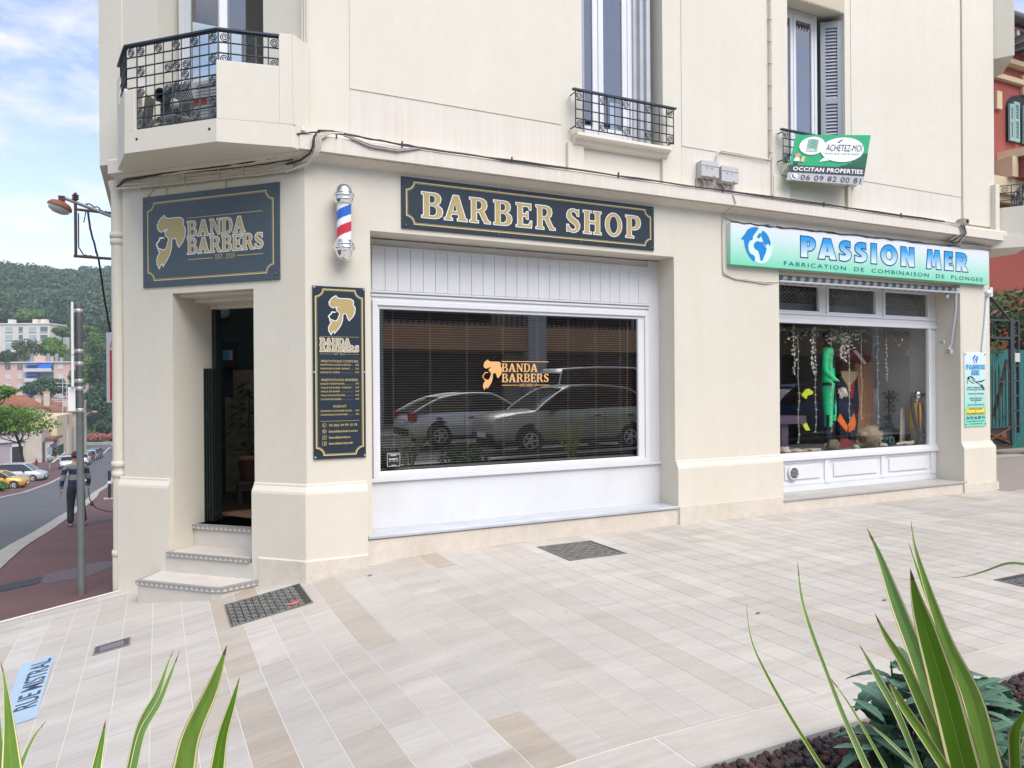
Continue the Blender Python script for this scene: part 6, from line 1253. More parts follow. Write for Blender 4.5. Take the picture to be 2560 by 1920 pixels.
    tr.box(-2.12 * sx, -2.0 * sx, -hw * .7, hw * .7, .34, .5); tr.box(2.0 * sx, 2.125 * sx, -hw * .75, hw * .75, .34, .52)
    tr.build('dark_trim', RUBBER, root)
    for xx in (-1.32 * sx, 1.30 * sx):
        for s_ in (-1, 1):
            w_ = MB(); w_.lathe([(.20, -.09), (.30, -.09), (.325, -.07), (.325, .07), (.30, .09), (.20, .09)], (xx, s_ * (hw * .92), .325), 24, 0, 'y'); wo = w_.build('wheel', RUBBER, root)
            h_ = MB(); h_.lathe([(.17, -.088), (.205, -.094), (.205, .094), (.17, .088)], (xx, s_ * hw * .92, .325), 24, 0, 'y')
            for i in range(5):
                a = i * 2 * math.pi / 5; h_.tube([(xx, s_ * (hw * .92 + .088), .325), (xx + .195 * math.cos(a), s_ * (hw * .92 + .090), .325 + .195 * math.sin(a))], [.045, .03], 5)
            h_.lathe([(0, -.07), (.19, -.07), (.19, .07), (0, .07)], (xx, s_ * hw * .92, .325), 20, 1, 'y'); h_.build('rim', [mat('alloy', (.55, .56, .58), .3, .8), mat('brake_dark', (.02, .02, .02), .6)], wo)
    hl = P[1][2]
    for s_ in (-1, 1):
        q_ = MB(); q_.hexa([(-2.09 * sx, s_ * hw * .40, hl - .20), (-1.86 * sx, s_ * hw * .88, hl - .18), (-1.80 * sx, s_ * hw * .80, hl - .18), (-2.0 * sx, s_ * hw * .40, hl - .20), (-2.06 * sx, s_ * hw * .42, hl - .05), (-1.72 * sx, s_ * hw * .93, hl + .02), (-1.66 * sx, s_ * hw * .80, hl + .0), (-1.95 * sx, s_ * hw * .42, hl - .05)]); q_.build('headlight', mat('lamp_clear', (.7, .72, .75), .1), root)
        q_ = MB(); q_.box(1.92 * sx, 2.09 * sx, min(s_ * hw * .62, s_ * hw * .92), max(s_ * hw * .62, s_ * hw * .92), .72, .98); q_.build('tail_light', mat('lamp_red', (.45, .02, .02), .2), root)
    q_ = MB(); q_.box(2.10 * sx, 2.118 * sx, -.26, .26, .62, .73); q_.box(-2.135 * sx, -2.115 * sx, -.26, .26, .40, .51); q_.build('number_plate', mat('plate_white', (.7, .7, .7), .5), root)
    root.location = loc; root.rotation_euler = (0, 0, rz)
    return root
# the car nose points along its local -X
paint = lambda n, c: mat('paint_' + n, c, .28, .25, coat=.6)
pY = math.radians(-90)                                        # nose towards +Y
pt = lambda x, y, dz_=0: (x, y, st(x, y) + dz_)
car('parked_car', 'yellow car parked on the left of the descending street', pt(-12.3, 60.2), RAD(170), paint('yellow', (.55, .30, .03)), 'hatch', 'cars parked down the street', 3.9, 1.65, 1.42)
car('parked_car', 'silver people carrier parked under the street tree', pt(-12.6, 70.0), RAD(172), paint('silver', (.42, .44, .45)), 'van', 'cars parked down the street', 4.6, 1.82, 1.68)
car('parked_car', 'small white car parked nose to the street behind the walking man', pt(-10.9, 93, 0), RAD(95), paint('white', (.68, .69, .70)), 'hatch', 'cars parked down the street', 3.8, 1.65, 1.45)
car('parked_car', 'white estate car with red tail lights parked in the far row', pt(-9.9, 100, 0), RAD(-90), paint('white', (.68, .69, .70)), 'suv', 'cars parked down the street', 4.2, 1.72, 1.55)
car('parked_car', 'dark grey car parked third in the far row', pt(-10.1, 108, 0), RAD(-92), paint('dark_grey', (.06, .065, .07)), 'hatch', 'cars parked down the street', 4.2, 1.72, 1.5)
car('parked_car', 'pale grey car parked fourth in the far row', pt(-10.0, 114.5, 0), RAD(-92), paint('pale_grey', (.38, .42, .46)), 'hatch', 'cars parked down the street', 4.3, 1.75, 1.5)
car('parked_car', 'blue car at the far end of the parked row', pt(-9.9, 121, 0), RAD(-92), paint('blue', (.06, .12, .22)), 'suv', 'cars parked down the street', 4.3, 1.75, 1.6)
car('front_parked_car', 'beige silver family car parked across from the barber window', (8.35, -8.75, .08), RAD(0), paint('champagne', (.36, .36, .31)), 'suv', 'cars mirrored in the shop windows', 4.7, 1.85, 1.68)
car('passing_car', 'white car passing on the far lane, mirrored in the barber window', (7.0, -11.7, .08), RAD(180), paint('white', (.68, .69, .70)), 'hatch', 'cars mirrored in the shop windows', 4.4, 1.8, 1.48)
car('front_parked_car', 'deep blue car mirrored in the dive shop window', (16.6, -8.8, .08), RAD(0), paint('deep_blue', (.01, .06, .26)), 'suv', 'cars mirrored in the shop windows', 4.5, 1.82, 1.66)
car('passing_van', 'tall white van standing far across the street', (13.2, -14.2, .08), RAD(180), paint('white', (.68, .69, .70)), 'van', 'cars mirrored in the shop windows', 5.2, 2.0, 2.3)

# ---------------------------------------------------------------- trees
def leafmat(n, c): return mat('leaf_' + n, c, .75, noise_=[(.5, .35), (2.5, .35)], trans=.25)
BARK = mat('bark', (.075, .055, .04), .95, noise_=[(4, .4)])
def tree(label, base, h, rx, rz, m_, n=1500, ls=.35, seed=0, lobes=9, shape='round', trunk=.2, grp=None, name='tree', ry=None, limbs=True, lean=(0, 0)):
    rr = random.Random(seed); base = Vector(base); ry = ry or rx
    root = thing(name, label, 'tree', base, grp)
    cz_ = h - rz; cc = base + Vector((lean[0], lean[1], cz_))
    bl = []
    for i in range(lobes):
        if shape == 'cone':
            t = i / (lobes - 1); bl.append((base + Vector((rr.gauss(0, .1 * rx), rr.gauss(0, .1 * rx), h - 2 * rz + 2 * rz * (.08 + .88 * t))), rx * (1.0 - .88 * t) * .9 + .12 * rx, rz * .30 * (1.25 - .6 * t)))
        elif shape == 'dome':
            a = rr.random() * 6.283; d = math.sqrt(rr.random()) * .72; bl.append((cc + Vector((rx * d * math.cos(a), ry * d * math.sin(a), rz * (.35 - .7 * d * d) + rr.uniform(-.1, .1) * rz)), rx * rr.uniform(.30, .42), rz * rr.uniform(.35, .5)))
        else:
            v = Vector((rr.gauss(0, 1), rr.gauss(0, 1), rr.gauss(0, 1))).normalized() * rr.uniform(.35, .68); bl.append((cc + Vector((v.x * rx, v.y * ry, v.z * rz)), rx * rr.uniform(.34, .52), rz * rr.uniform(.34, .52)))
    m = MB()
    tot = sum(b[1] ** 2 for b in bl)
    for (c, a, bz) in bl:
        for i in range(int(n * a * a / tot) + 1):
            v = Vector((rr.gauss(0, 1), rr.gauss(0, 1), rr.gauss(0, 1))).normalized(); rad = .72 + .34 * rr.random()
            p = c + Vector((v.x * a, v.y * a, v.z * bz)) * rad
            nn = (v + Vector((rr.gauss(0, .55), rr.gauss(0, .55), rr.gauss(0, .55) + .35))).normalized(); u_ = nn.orthogonal().normalized(); u_ = Matrix.Rotation(rr.random() * 6.28, 3, nn) @ u_; w_ = nn.cross(u_); s_ = ls * rr.uniform(.6, 1.3)
            m.add([tuple(p + u_ * s_), tuple(p + w_ * s_ * .55), tuple(p - u_ * s_), tuple(p - w_ * s_ * .55)], [(0, 1, 2, 3)])
    m.build('crown', m_, root, recalc=False)
    t = MB(); t.tube([base + Vector((0, 0, -.4)), base + Vector((lean[0] * .3, lean[1] * .3, cz_ * .5)), base + Vector((lean[0] * .8, lean[1] * .8, max(cz_, h * .3)))], [trunk, trunk * .8, trunk * .45], 9)
    if limbs:
        for (c, a, bz) in bl[:7]: t.tube([base + Vector((lean[0] * .4, lean[1] * .4, max(cz_ * .55, .4))), base.lerp(c, .6) + Vector((0, 0, .2 * h * .3)), c], [trunk * .45, trunk * .28, trunk * .08], 6)
    t.build('trunk', BARK, root)
    return root
def px_tree(label, cxp, ytop, ybot, wpx, d, m_, **k):          # a tree that fills the given photo box at distance d
    tp = at(cxp, ytop, d); bt = at(cxp, ybot, d); r_ = wpx / FPX * d / 2; H_ = tp.z - bt.z; ex = k.pop('stem', .25) * H_; kk = dict(ls=max(.22, d * .0026), n=1700, lobes=12); kk.update(k)
    return tree(label, (bt.x, bt.y, bt.z - ex), H_ + ex, r_, H_ / 2, m_, **kk)
G1, G2, G3, G4, G5, G6 = leafmat('fresh', (.17, .32, .04)), leafmat('mid', (.12, .25, .05)), leafmat('dark', (.06, .15, .06)), leafmat('olive', (.12, .18, .06)), leafmat('cypress', (.05, .12, .05)), leafmat('yellowish', (.22, .32, .06))
TG = 'trees on the slope below the hill'
px_tree('street tree with a spreading bright green crown over the parked cars', 62, 1012, 1094, 262, 80, G1, n=5200, ls=.20, lobes=26, seed=3, trunk=.17, shape='round', stem=.95, name='street_tree', lean=(-1.5, 0))
px_tree('bright green treetop entering at the left edge above the tiled roof', -8, 962, 1000, 90, 74, G1, n=1500, ls=.20, seed=4, stem=1.6, name='street_tree')
px_tree('broad dark green tree below the pink apartment block', 122, 938, 1010, 122, 195, G3, n=3000, ls=.45, lobes=16, seed=5, grp=TG, shape='dome')
px_tree('fresh green rounded tree between the white and pink blocks', 137, 842, 905, 88, 236, G1, n=2600, ls=.5, seed=6, grp=TG)
px_tree('deep green tree just right of the white block roofline', 156, 811, 846, 50, 258, G2, n=1700, ls=.5, seed=7, grp=TG)
px_tree('umbrella pine dome rising behind the white block', 88, 769, 822, 92, 300, G1, n=2600, ls=.6, lobes=16, seed=8, grp=TG, shape='dome')
px_tree('dark pointed conifer standing above all trees near the post', 154, 747, 826, 40, 295, G5, n=2200, ls=.55, lobes=12, seed=9, shape='cone', grp=TG, limbs=False)
px_tree('dark broad tree left of the umbrella pine', 34, 753, 816, 66, 308, G3, n=2200, ls=.6, seed=10, grp=TG)
px_tree('thin olive pine in front of the white block', 62, 839, 905, 70, 228, G4, n=1100, ls=.42, lobes=9, seed=11, grp=TG)
px_tree('green tree right of the sign post, high on the slope', 238, 826, 905, 70, 232, G2, n=2000, ls=.5, seed=12, grp=TG)
px_tree('yellowish green tree right of the sign post at mid height', 224, 880, 960, 60, 210, G6, n=1900, ls=.45, seed=13, grp=TG)
px_tree('dark dense tree beside the red wall sign', 250, 870, 985, 60, 196, G5, n=2200, ls=.42, seed=14, grp=TG)
px_tree('large dark tree at the foot of the slope behind the far street lamp', 248, 952, 1080, 92, 172, G3, n=3400, ls=.38, lobes=18, seed=15, grp=TG)
px_tree('rounded dark tree peeping right of the post above the tiled roofs', 205, 985, 1060, 50, 178, G3, n=1500, ls=.38, seed=16, grp=TG)
px_tree('small pale green tree near the skyline of the slope, right end', 270, 784, 832, 52, 300, G4, n=1500, ls=.55, seed=17, grp=TG)
px_tree('low green tree left of the thin olive pine', 20, 872, 915, 44, 226, G3, n=900, ls=.45, seed=18, grp=TG)
px_tree('mid green tree filling the slope right of the post under the pale tree', 222, 806, 862, 60, 262, G2, n=1500, ls=.5, seed=41, grp=TG)
px_tree('olive green tree high on the slope between conifer and post', 186, 790, 850, 46, 275, G4, n=1300, ls=.5, seed=42, grp=TG)
px_tree('dark green tree on the slope at the drainpipe edge', 268, 838, 900, 50, 240, G3, n=1400, ls=.48, seed=43, grp=TG)
px_tree('fresh green tree low on the slope right behind the post', 200, 905, 985, 60, 205, G1, n=1700, ls=.42, seed=44, grp=TG)
px_tree('clipped columnar conifer among the pink flowers', 236, 1066, 1092, 9, 150, G1, n=500, ls=.16, lobes=8, seed=19, shape='cone', name='topiary_tree', limbs=False)
px_tree('dark hedge tree row behind the pink flowers', 262, 1052, 1090, 56, 158, G3, n=1200, ls=.3, seed=20, grp=TG)
def bush(label, cxp, ytop, ybot, wpx, d, m_, n=500, ls=.1, seed=0, grp=None, extra=None, name='bush'):
    rr = random.Random(seed); c = at(cxp, (ytop + ybot) / 2, d); rx = wpx / FPX * d / 2; rz = (ybot - ytop) / FPX * d / 2
    m = MB()
    for i in range(n):
        v = Vector((rr.gauss(0, 1), rr.gauss(0, 1), rr.gauss(0, 1))).normalized() * (.45 + .6 * rr.random()); p = c + Vector((v.x * rx, v.y * rx, max(v.z, -.9) * rz)); a = Vector((rr.gauss(0, 1), rr.gauss(0, 1), rr.gauss(0, 1))).normalized() * ls; b = a.orthogonal().normalized() * ls * .5
        m.add([tuple(p + a), tuple(p + b), tuple(p - a), tuple(p - b)], [(0, 1, 2, 3)], 1 if extra and rr.random() < .62 and v.z > -.3 else 0)
    return tag(m.build(name, [m_, extra] if extra else m_, recalc=False), label, 'bush', grp)
PINK = mat('flower_pink', (.50, .10, .13), .8, noise_=[(.8, .3)])
bush('pink flowering hedge by the far road, left of the pair', 241, 1082, 1108, 54, 150, G2, 1100, .22, 1, 'pink flowering hedges', PINK, 'flowering_hedge'); bush('pink flowering hedge at the drainpipe edge, right of the pair', 282, 1083, 1104, 28, 149, G2, 600, .22, 2, 'pink flowering hedges', PINK, 'flowering_hedge')
bush('low green bush around the street tree foot', 82, 1180, 1210, 60, 66, G2, 900, .13, 3, 'low bushes between parked cars'); bush('low bush in front of the yellow car', -2, 1203, 1228, 34, 52, G2, 600, .12, 4, 'low bushes between parked cars')
bush('purple flowering bush by the pale stair rail', 134, 1108, 1142, 20, 98, G3, 500, .14, 5, None, mat('flower_purple', (.16, .09, .22), .8))

# ---------------------------------------------------------------- wooded hill
rr = random.Random(77); fm_ = MB(); HM = [leafmat('hill_a', (.085, .17, .095)), leafmat('hill_b', (.11, .20, .09)), leafmat('hill_c', (.07, .145, .095)), leafmat('hill_d', (.14, .22, .085))]
cnt = 0
while cnt < 1500:
    d = 300 * (2.25 ** rr.random()); px = rr.uniform(-140, 330); r0 = ray(px, 964); P = CAM + r0 * d; x, y = P.x, P.y
    z = hill_h(x, y); R0 = rr.uniform(3.0, 5.2); mi = rr.choice([0, 0, 1, 2, 2, 3]); cnt += 1
    kk = 4
    for j in range(kk):
        c = Vector((x + rr.gauss(0, R0 * .45), y + rr.gauss(0, R0 * .45), z + R0 * (1.0 + rr.uniform(-.1, .55)))); ra = R0 * rr.uniform(.4, .62)
        for i in range(30):
            v = Vector((rr.gauss(0, 1), rr.gauss(0, 1), rr.gauss(.35, .9))).normalized(); p = c + Vector((v.x * ra, v.y * ra, v.z * ra * .62)); nn = (v + Vector((rr.gauss(0, .4), rr.gauss(0, .4), rr.gauss(0, .4) + .3))).normalized(); u_ = nn.orthogonal().normalized(); w_ = nn.cross(u_); s_ = ra * rr.uniform(.17, .34)
            fm_.add([tuple(p + u_ * s_), tuple(p + w_ * s_ * .8), tuple(p - u_ * s_), tuple(p - w_ * s_ * .8)], [(0, 1, 2, 3)], mi)
tag(fm_.build('hill_woods', HM, recalc=False), 'dense green woods covering the hill behind the town', 'woods', None, 'stuff')

# ---------------------------------------------------------------- buildings down the street
def block(name, label, x0p, x1p, ytop, ybot, d, depth, wall, rows, cols, grp=None, yaw=0, win=(.9, 1.2)):
    a = at(x0p, ytop, d); b = at(x1p, ytop, d); c = at((x0p + x1p) / 2, ybot, d); W_ = (b - a).length; ax = Vector(((b - a).x, (b - a).y, 0)).normalized(); ay = Vector((-ax.y, ax.x, 0))
    Tm = Matrix(((ax.x, ay.x, 0, a.x), (ax.y, ay.y, 0, a.y), (0, 0, 1, 0), (0, 0, 0, 1))); root = thing(name, label, 'building', (a.x, a.y, c.z), grp)
    return root, Tm, W_, c.z, a.z
WB = mat('white_block_wall', (.62, .59, .55), .9, noise_=[(.3, .08)]); PKW = mat('pink_block_wall', (.62, .42, .38), .9, noise_=[(.3, .08)]); WGL = mat('far_window', (.10, .13, .15), .3); WFR = mat('far_shutter', (.55, .57, .58), .6)
root, Tm, W_, zb, zt = block('white_apartment_block', 'white flat roofed apartment block among trees on the slope', -45, 124, 812, 935, 270, 12, WB, 5, 4)
m = MB(Tm); m.box(0, W_, 0, 12, zb - 8, zt); m.box(-.3, W_ + .3, -.3, 12, zt, zt + .5); m.build('wall', WB, root)
for px in (12, 74, 95):
    x = (px + 45) / 169 * W_; m = MB(Tm); m.box(x - .9, x + .9, 3, 5, zt + .5, zt + 2.2); m.build('chimney', WB, root)
for r_ in range(5):
    for px, w_ in ((-20, 2.2), (23, 2.6), (52, 1.4), (82, 2.6), (110, 2.6)):
        x = (px + 45) / 169 * W_; z = zt - 2.6 - r_ * 3.0; m = MB(Tm); m.box(x - w_ / 2, x + w_ / 2, -.12, .02, z, z + 1.7, 1 if px in (23, 82) else 0); m.box(x - w_ / 2 - .1, x + w_ / 2 + .1, -.3, .0, z - .15, z, 2); wo = m.build('window', [WGL, mat('far_blind_blue', (.33, .42, .46), .6), WB], root)
root, Tm, W_, zb, zt = block('pink_apartment_block', 'pink apartment block with blue balcony awnings and grey flues', -60, 174, 908, 1005, 225, 12, PKW, 4, 4)
m = MB(Tm); m.box(0, W_, 0, 12, zb - 8, zt); m.box(-.4, W_ + .6, -.5, 12, zt, zt + .35, 1); m.build('wall', [PKW, WB], root)
fx = lambda px: (px + 60) / 234 * W_
m = MB(Tm); m.box(fx(66), fx(104), 3, 6, zt + .35, zt + 2.2); m.build('roof_house', PKW, root)
for px, h_ in ((33, 3.0), (65, 2.9), (108, 2.9), (129, 2.9), (141, 1.7)):
    m = MB(Tm); m.tube([(fx(px), 2.5, zt), (fx(px), 2.5, zt + h_)], .55, 10); m.build('flue', mat('flue_grey', (.22, .25, .27), .7), root)
BLU = mat('awning_bright_blue', (.01, .10, .45), .7)
for r_ in range(4):
    z = zt - 2.0 - r_ * 3.05
    for px, w_, mm in ((20, 1.5, 0), (50, 1.5, 0), (151, 1.6, 1), (-20, 1.5, 0), (-45, 1.5, 0)):
        m = MB(Tm); m.box(fx(px) - w_ / 2, fx(px) + w_ / 2, -.10, .02, z, z + 1.5, 0); m.box(fx(px) - .05, fx(px) + .05, -.13, -.08, z, z + 1.5, 1); m.build('window', [WFR if r_ or mm else WGL, WB], root)
    m = MB(Tm); m.box(fx(67), fx(134), -.06, .0, z - .6, z + 1.9, 0); m.box(fx(66), fx(135), -1.3, -.06, z - .75, z - .6, 1); m.box(fx(66), fx(135), -1.3, -1.2, z - .6, z + .25, 1); m.build('balcony', [WGL, mat('balcony_pale', (.55, .56, .57), .8)], root)
    for a, b, dz1 in ((67, 99, .55 if r_ == 0 else .6), (100, 133, 1.55 if r_ == 0 else .5)):
        if r_ and a == 100: continue
        m = MB(Tm); m.hexa([(fx(a), -1.3, z + 1.75 - dz1), (fx(b), -1.3, z + 1.75 - dz1), (fx(b), -1.25, z + 1.75 - dz1), (fx(a), -1.25, z + 1.75 - dz1), (fx(a), -.2, z + 1.85), (fx(b), -.2, z + 1.85), (fx(b), -.1, z + 1.9), (fx(a), -.1, z + 1.9)]); m.build('awning', BLU, root)
# tiled roofs
TIL = mat('roof_tile', (.38, .15, .08), .85, noise_=[(1.2, .35), (6, .3)], bump=(5, .5, .05)); TIL2 = mat('old_roof_tile', (.33, .17, .115), .9, noise_=[(1.0, .4), (6, .3)], bump=(5, .5, .05)); HWALL = mat('house_wall', (.50, .45, .38), .9, noise_=[(.5, .2)])
def house(label, pts_eave, pts_ridge, d0, d1, wallbot, tm_, name='tiled_house', chim=()):
    e0, e1 = at(*pts_eave[0], d0), at(*pts_eave[1], d0); r0, r1 = at(*pts_ridge[0], d1), at(*pts_ridge[1], d1)
    root = thing(name, label, 'house', (e0.x, e0.y, at(*wallbot, d0).z), 'tiled houses below the slope'); zb = at(*wallbot, d0).z - 3
    back = Vector(((r0 - e0).x, (r0 - e0).y, 0)); b0, b1 = e0 + back * 2, e1 + Vector(((r1 - e1).x, (r1 - e1).y, 0)) * 2
    m = MB(); th_ = Vector((0, 0, -.15)); n = 26                # ribs of half-round tiles down the slope
    for f0, f1, g0_, g1_ in ((e0, e1, r0, r1), (b0, b1, r0, r1)):
        m.add([tuple(f0), tuple(f1), tuple(g1_), tuple(g0_)], [(0, 1, 2, 3)]); m.add([tuple(f0 + th_), tuple(f1 + th_), tuple(f1), tuple(f0)], [(0, 1, 2, 3)])
        for i in range(n + 1):
            t = i / n; m.tube([f0.lerp(f1, t) + Vector((0, 0, .03)), g0_.lerp(g1_, t) + Vector((0, 0, .03))], .13, 6)
    m.tube([r0, r1], .18, 6); m.build('roof', tm_, root)
    w_ = MB(); ins = .04
    c4 = [e0.lerp(e1, ins), e1.lerp(e0, ins), b1.lerp(b0, ins), b0.lerp(b1, ins)]
    w_.hexa([(p.x, p.y, zb) for p in c4] + [(p.x, p.y, min(e0.z, e1.z) - .12) for p in c4]); w_.build('wall', HWALL, root)
    for (px, py, h_) in chim:
        p = at(px, py, (d0 + d1) / 2); c = MB(); c.box(p.x - .45, p.x + .45, p.y - .35, p.y + .35, p.z - 1.5, p.z + h_); c.box(p.x - .55, p.x + .55, p.y - .45, p.y + .45, p.z + h_, p.z + h_ + .15); co = c.build('chimney', HWALL, root)
        c = MB(); c.tube([(p.x, p.y, p.z + h_ + .15), (p.x, p.y, p.z + h_ + .7)], .18, 8); c.build('chimney_pot', TIL, co)
    return root
house('near house with a bright orange tiled roof behind the street tree', ((-40, 1024), (118, 1020)), ((-30, 990), (62, 990)), 112, 117, (60, 1090), TIL)
house('far house with a faded tiled roof and two chimneys', ((70, 1040), (196, 1032)), ((84, 992), (150, 1000)), 126, 132, (150, 1100), TIL2, chim=((97, 1008, 1.2), (117, 1004, 1.6), (165, 1022, 1.4)))
m = MB(); p = at(157, 1015, 124); m.tube([p + UP * -2, p + UP * 4.5], .05, 5); m.tube([p + Vector((.6, 0, -2)), p + Vector((.6, 0, 4.0))], .05, 5)
for z, l in ((3.9, 1.6), (3.3, 1.1), (1.2, 2.2), (.8, 1.8)): m.tube([p + Vector((-l * .7, 0, z)), p + Vector((l, .2, z - .15))], .035, 4)
for i in range(7): m.tube([p + Vector((-1.2 + .45 * i, 0, .75)), p + Vector((-1.2 + .45 * i, 0, 1.45))], .025, 4)
tag(m.build('roof_antenna', ALU), 'tall television antennas on the faded tiled roof', 'antenna')
def shop_row(name, label, pa, pb, d0, d1, ytop, ybot, wallm, feats):
    a0, b0_ = at(pa, ytop, d0), at(pb, ytop, d1); zb = min(at(pa, ybot, d0).z, at(pb, ybot, d1).z) - 1
    ax = Vector(((b0_ - a0).x, (b0_ - a0).y, 0)); W_ = ax.length; ax.normalize(); ay = Vector((-ax.y, ax.x, 0)); Tm = Matrix(((ax.x, ay.x, 0, a0.x), (ax.y, ay.y, 0, a0.y), (0, 0, 1, 0), (0, 0, 0, 1)))
    root = thing(name, label, 'building', (a0.x, a0.y, zb + 1)); m = MB(Tm); m.box(0, W_, 0, 8, zb, max(a0.z, b0_.z)); m.build('wall', wallm, root)
    for nm, u0, u1, v0, v1, out, mm in feats:
        m = MB(Tm); H_ = max(a0.z, b0_.z) - zb - 1; m.box(u0 * W_, u1 * W_, -out, .02, zb + 1 + v0 * H_, zb + 1 + v1 * H_); m.build(nm, mm, root)
    return root, Tm, W_, zb + 1, max(a0.z, b0_.z)
LIL = mat('lilac_wall', (.40, .35, .38), .9, noise_=[(.8, .15)]); DKG = mat('shop_dark', (.03, .03, .032), .4); PALE = mat('pale_trim', (.58, .56, .53), .8)
rt_, Tm, W_, zb, zt = shop_row('lilac_shop_house', 'lilac grey shop house with an oval sign behind the silver people carrier', -30, 104, 100, 108, 1082, 1172, LIL, [('shop_front', .40, .62, .0, .62, .15, DKG), ('frame', .385, .40, .0, .68, .25, PALE), ('frame', .62, .635, .0, .68, .25, PALE), ('frame', .385, .635, .62, .68, .25, PALE), ('door', .84, .92, .0, .72, .1, DKG), ('fascia', .0, 1.0, .74, .80, .3, PALE)])
m = MB(Tm); m.flat(ell(.735 * W_, zb + 2.3, .65, 1.55, 24), lambda a, b: (a, -.06, b)); m.build('oval_sign', mat('oval_white', (.66, .60, .62), .6), rt_)
m = MB(Tm); m.tube([(.735 * W_ + .63 * math.cos(a), -.08, zb + 2.3 + 1.5 * math.sin(a)) for a in lin(0, 6.2832, 26)], .05, 4); m.build('sign_rim', mat('oval_rim', (.40, .14, .24), .6), rt_)
shop_row('grey_old_house', 'old grey house with dark doors and a small porch roof', 104, 128, 106, 112, 1078, 1165, HWALL, [('door', .08, .28, .0, .72, .1, DKG), ('door', .5, .7, .0, .68, .1, DKG), ('porch_roof', .3, 1.1, .76, .82, 1.4, TIL2), ('pillar', .36, .42, .0, .76, 1.0, PALE)])
root, Tm, W_, zb, zt = shop_row('yellow_house', 'pale yellow house with tall closed shutters beyond the stair', 142, 214, 112, 140, 1040, 1152, mat('pale_yellow_wall', (.62, .50, .34), .9, noise_=[(.6, .12)]), [('shutter', .30, .36, .30, .72, .08, PALE), ('shutter', .44, .50, .32, .74, .08, mat('shutter_grey_far', (.30, .31, .30), .7)), ('shutter', .58, .64, .34, .76, .08, PALE), ('shutter', .72, .78, .36, .78, .08, MATS['shutter_grey_far']), ('shutter', .30, .36, .84, .99, .08, MATS['shutter_grey_far']), ('shutter', .58, .64, .84, .99, .08, MATS['shutter_grey_far']), ('gate', .03, .18, .28, .52, .06, mat('far_green', (.015, .07, .04), .7))])
m = MB(); a, b = at(130, 1158, 104), at(162, 1132, 118); m.tube([a, b], .12, 6); m.tube([a + UP * -1.0, b + UP * -1.0], .5, 6); m.tube([a + UP * -1.2, a + UP * .2], .16, 6); m.tube([at(146, 1145, 110) + UP * -1, at(146, 1138, 110)], .16, 6)
tag(m.build('stair_rail_wall', PALE), 'pale sloping stair wall and rail before the yellow house', 'stair wall')
m = MB(); a, b = at(214, 1107, 146), at(296, 1105, 146); ay = Vector((.4, .9, 0)); m.hexa([a + UP * -1.4, b + UP * -1.4, b + ay + UP * -1.4, a + ay + UP * -1.4, a, b, b + ay, a + ay]); tag(m.build('stone_wall', mat('pale_stone_wall', (.48, .44, .38), .95, noise_=[(1.5, .4)], bump=(3, 1, .1))), 'low pale stone wall across the end of the street', 'wall')
m = MB(); p = at(213, 1000, 92); q0 = at(213, 1150, 92); m.tube([q0, p], [.22, .16], 6); tag(m.build('utility_pole', mat('pole_concrete', (.34, .30, .25), .9, noise_=[(3, .4)])), 'concrete utility pole just behind the grey sign post', 'pole')
rt = thing('far_street_lamp', 'small street lamp leaning out from the concrete pole', 'street lamp', at(215, 1120, 91.5)); m = MB(); m.tube([at(214, 1040, 91.8), at(222, 1032, 91.6), at(232, 1029, 91.5)], .06, 6); m.build('lamp_arm', ALU, rt); m = MB(); m.ball(at(236, 1030, 91.5), .35, .3, .16, 10); m.build('lamp_head', mat('lamp_terracotta_far', (.45, .28, .2), .6), rt)
m = MB()
for k in range(6): a, b = at(216, 1004 + 3 * k, 92), at(300, 1022 + 5 * k, 80); m.tube([a.lerp(b, t) + UP * (-1.2 * math.sin(math.pi * t)) for t in lin(0, 1, 8)], .025, 4)
tag(m.build('overhead_wires', BLACKC), 'thin overhead wires running right from the concrete pole', 'wires')
rt = thing('crossing_sign', 'round road sign seen from behind at the crossing', 'road sign', at(124, 1178, 86)); m = MB(); m.tube([at(124, 1180, 86), at(124, 1140, 86)], .05, 6); m.build('post', ALU, rt); m = MB(); p = at(124.5, 1148, 85.9); Tq = Matrix.Translation(p) @ Matrix.Rotation(RAD(26), 4, 'Z'); m = MB(Tq); m.lathe([(0, -.02), (.36, -.02), (.36, .02), (0, .02)], (0, 0, 0), 20, 0, 'y'); m.box(-.25, .25, -.03, .03, .55, 1.4); m.build('sign_plate', mat('sign_grey_back', (.26, .29, .31), .6), rt)
rt = thing('seated_person', 'tiny seated figure in dark red beside the lilac shop house', 'person', at(92, 1172, 98)); p = at(91, 1172, 98); Tq = Matrix.Translation((p.x, p.y, p.z)) 
skin_mesh('body', [(0, 0, .5, .15), (0, .02, .8, .17), (0, .0, 1.05, .13), (0, -.04, 1.2, .06), (0, -.06, 1.38, .10), (.2, -.1, .8, .05), (.15, -.35, .6, .045), (-.2, -.1, .8, .05), (-.15, -.35, .6, .045), (.12, -.4, .48, .07), (.12, -.45, .05, .05), (-.12, -.4, .48, .07), (-.12, -.45, .05, .05)], [(0, 1), (1, 2), (2, 3), (3, 4), (2, 5), (5, 6), (2, 7), (7, 8), (0, 9), (9, 10), (0, 11), (11, 12)], mat('dark_red_cloth', (.12, .015, .03), .9), rt, Tq, 1)
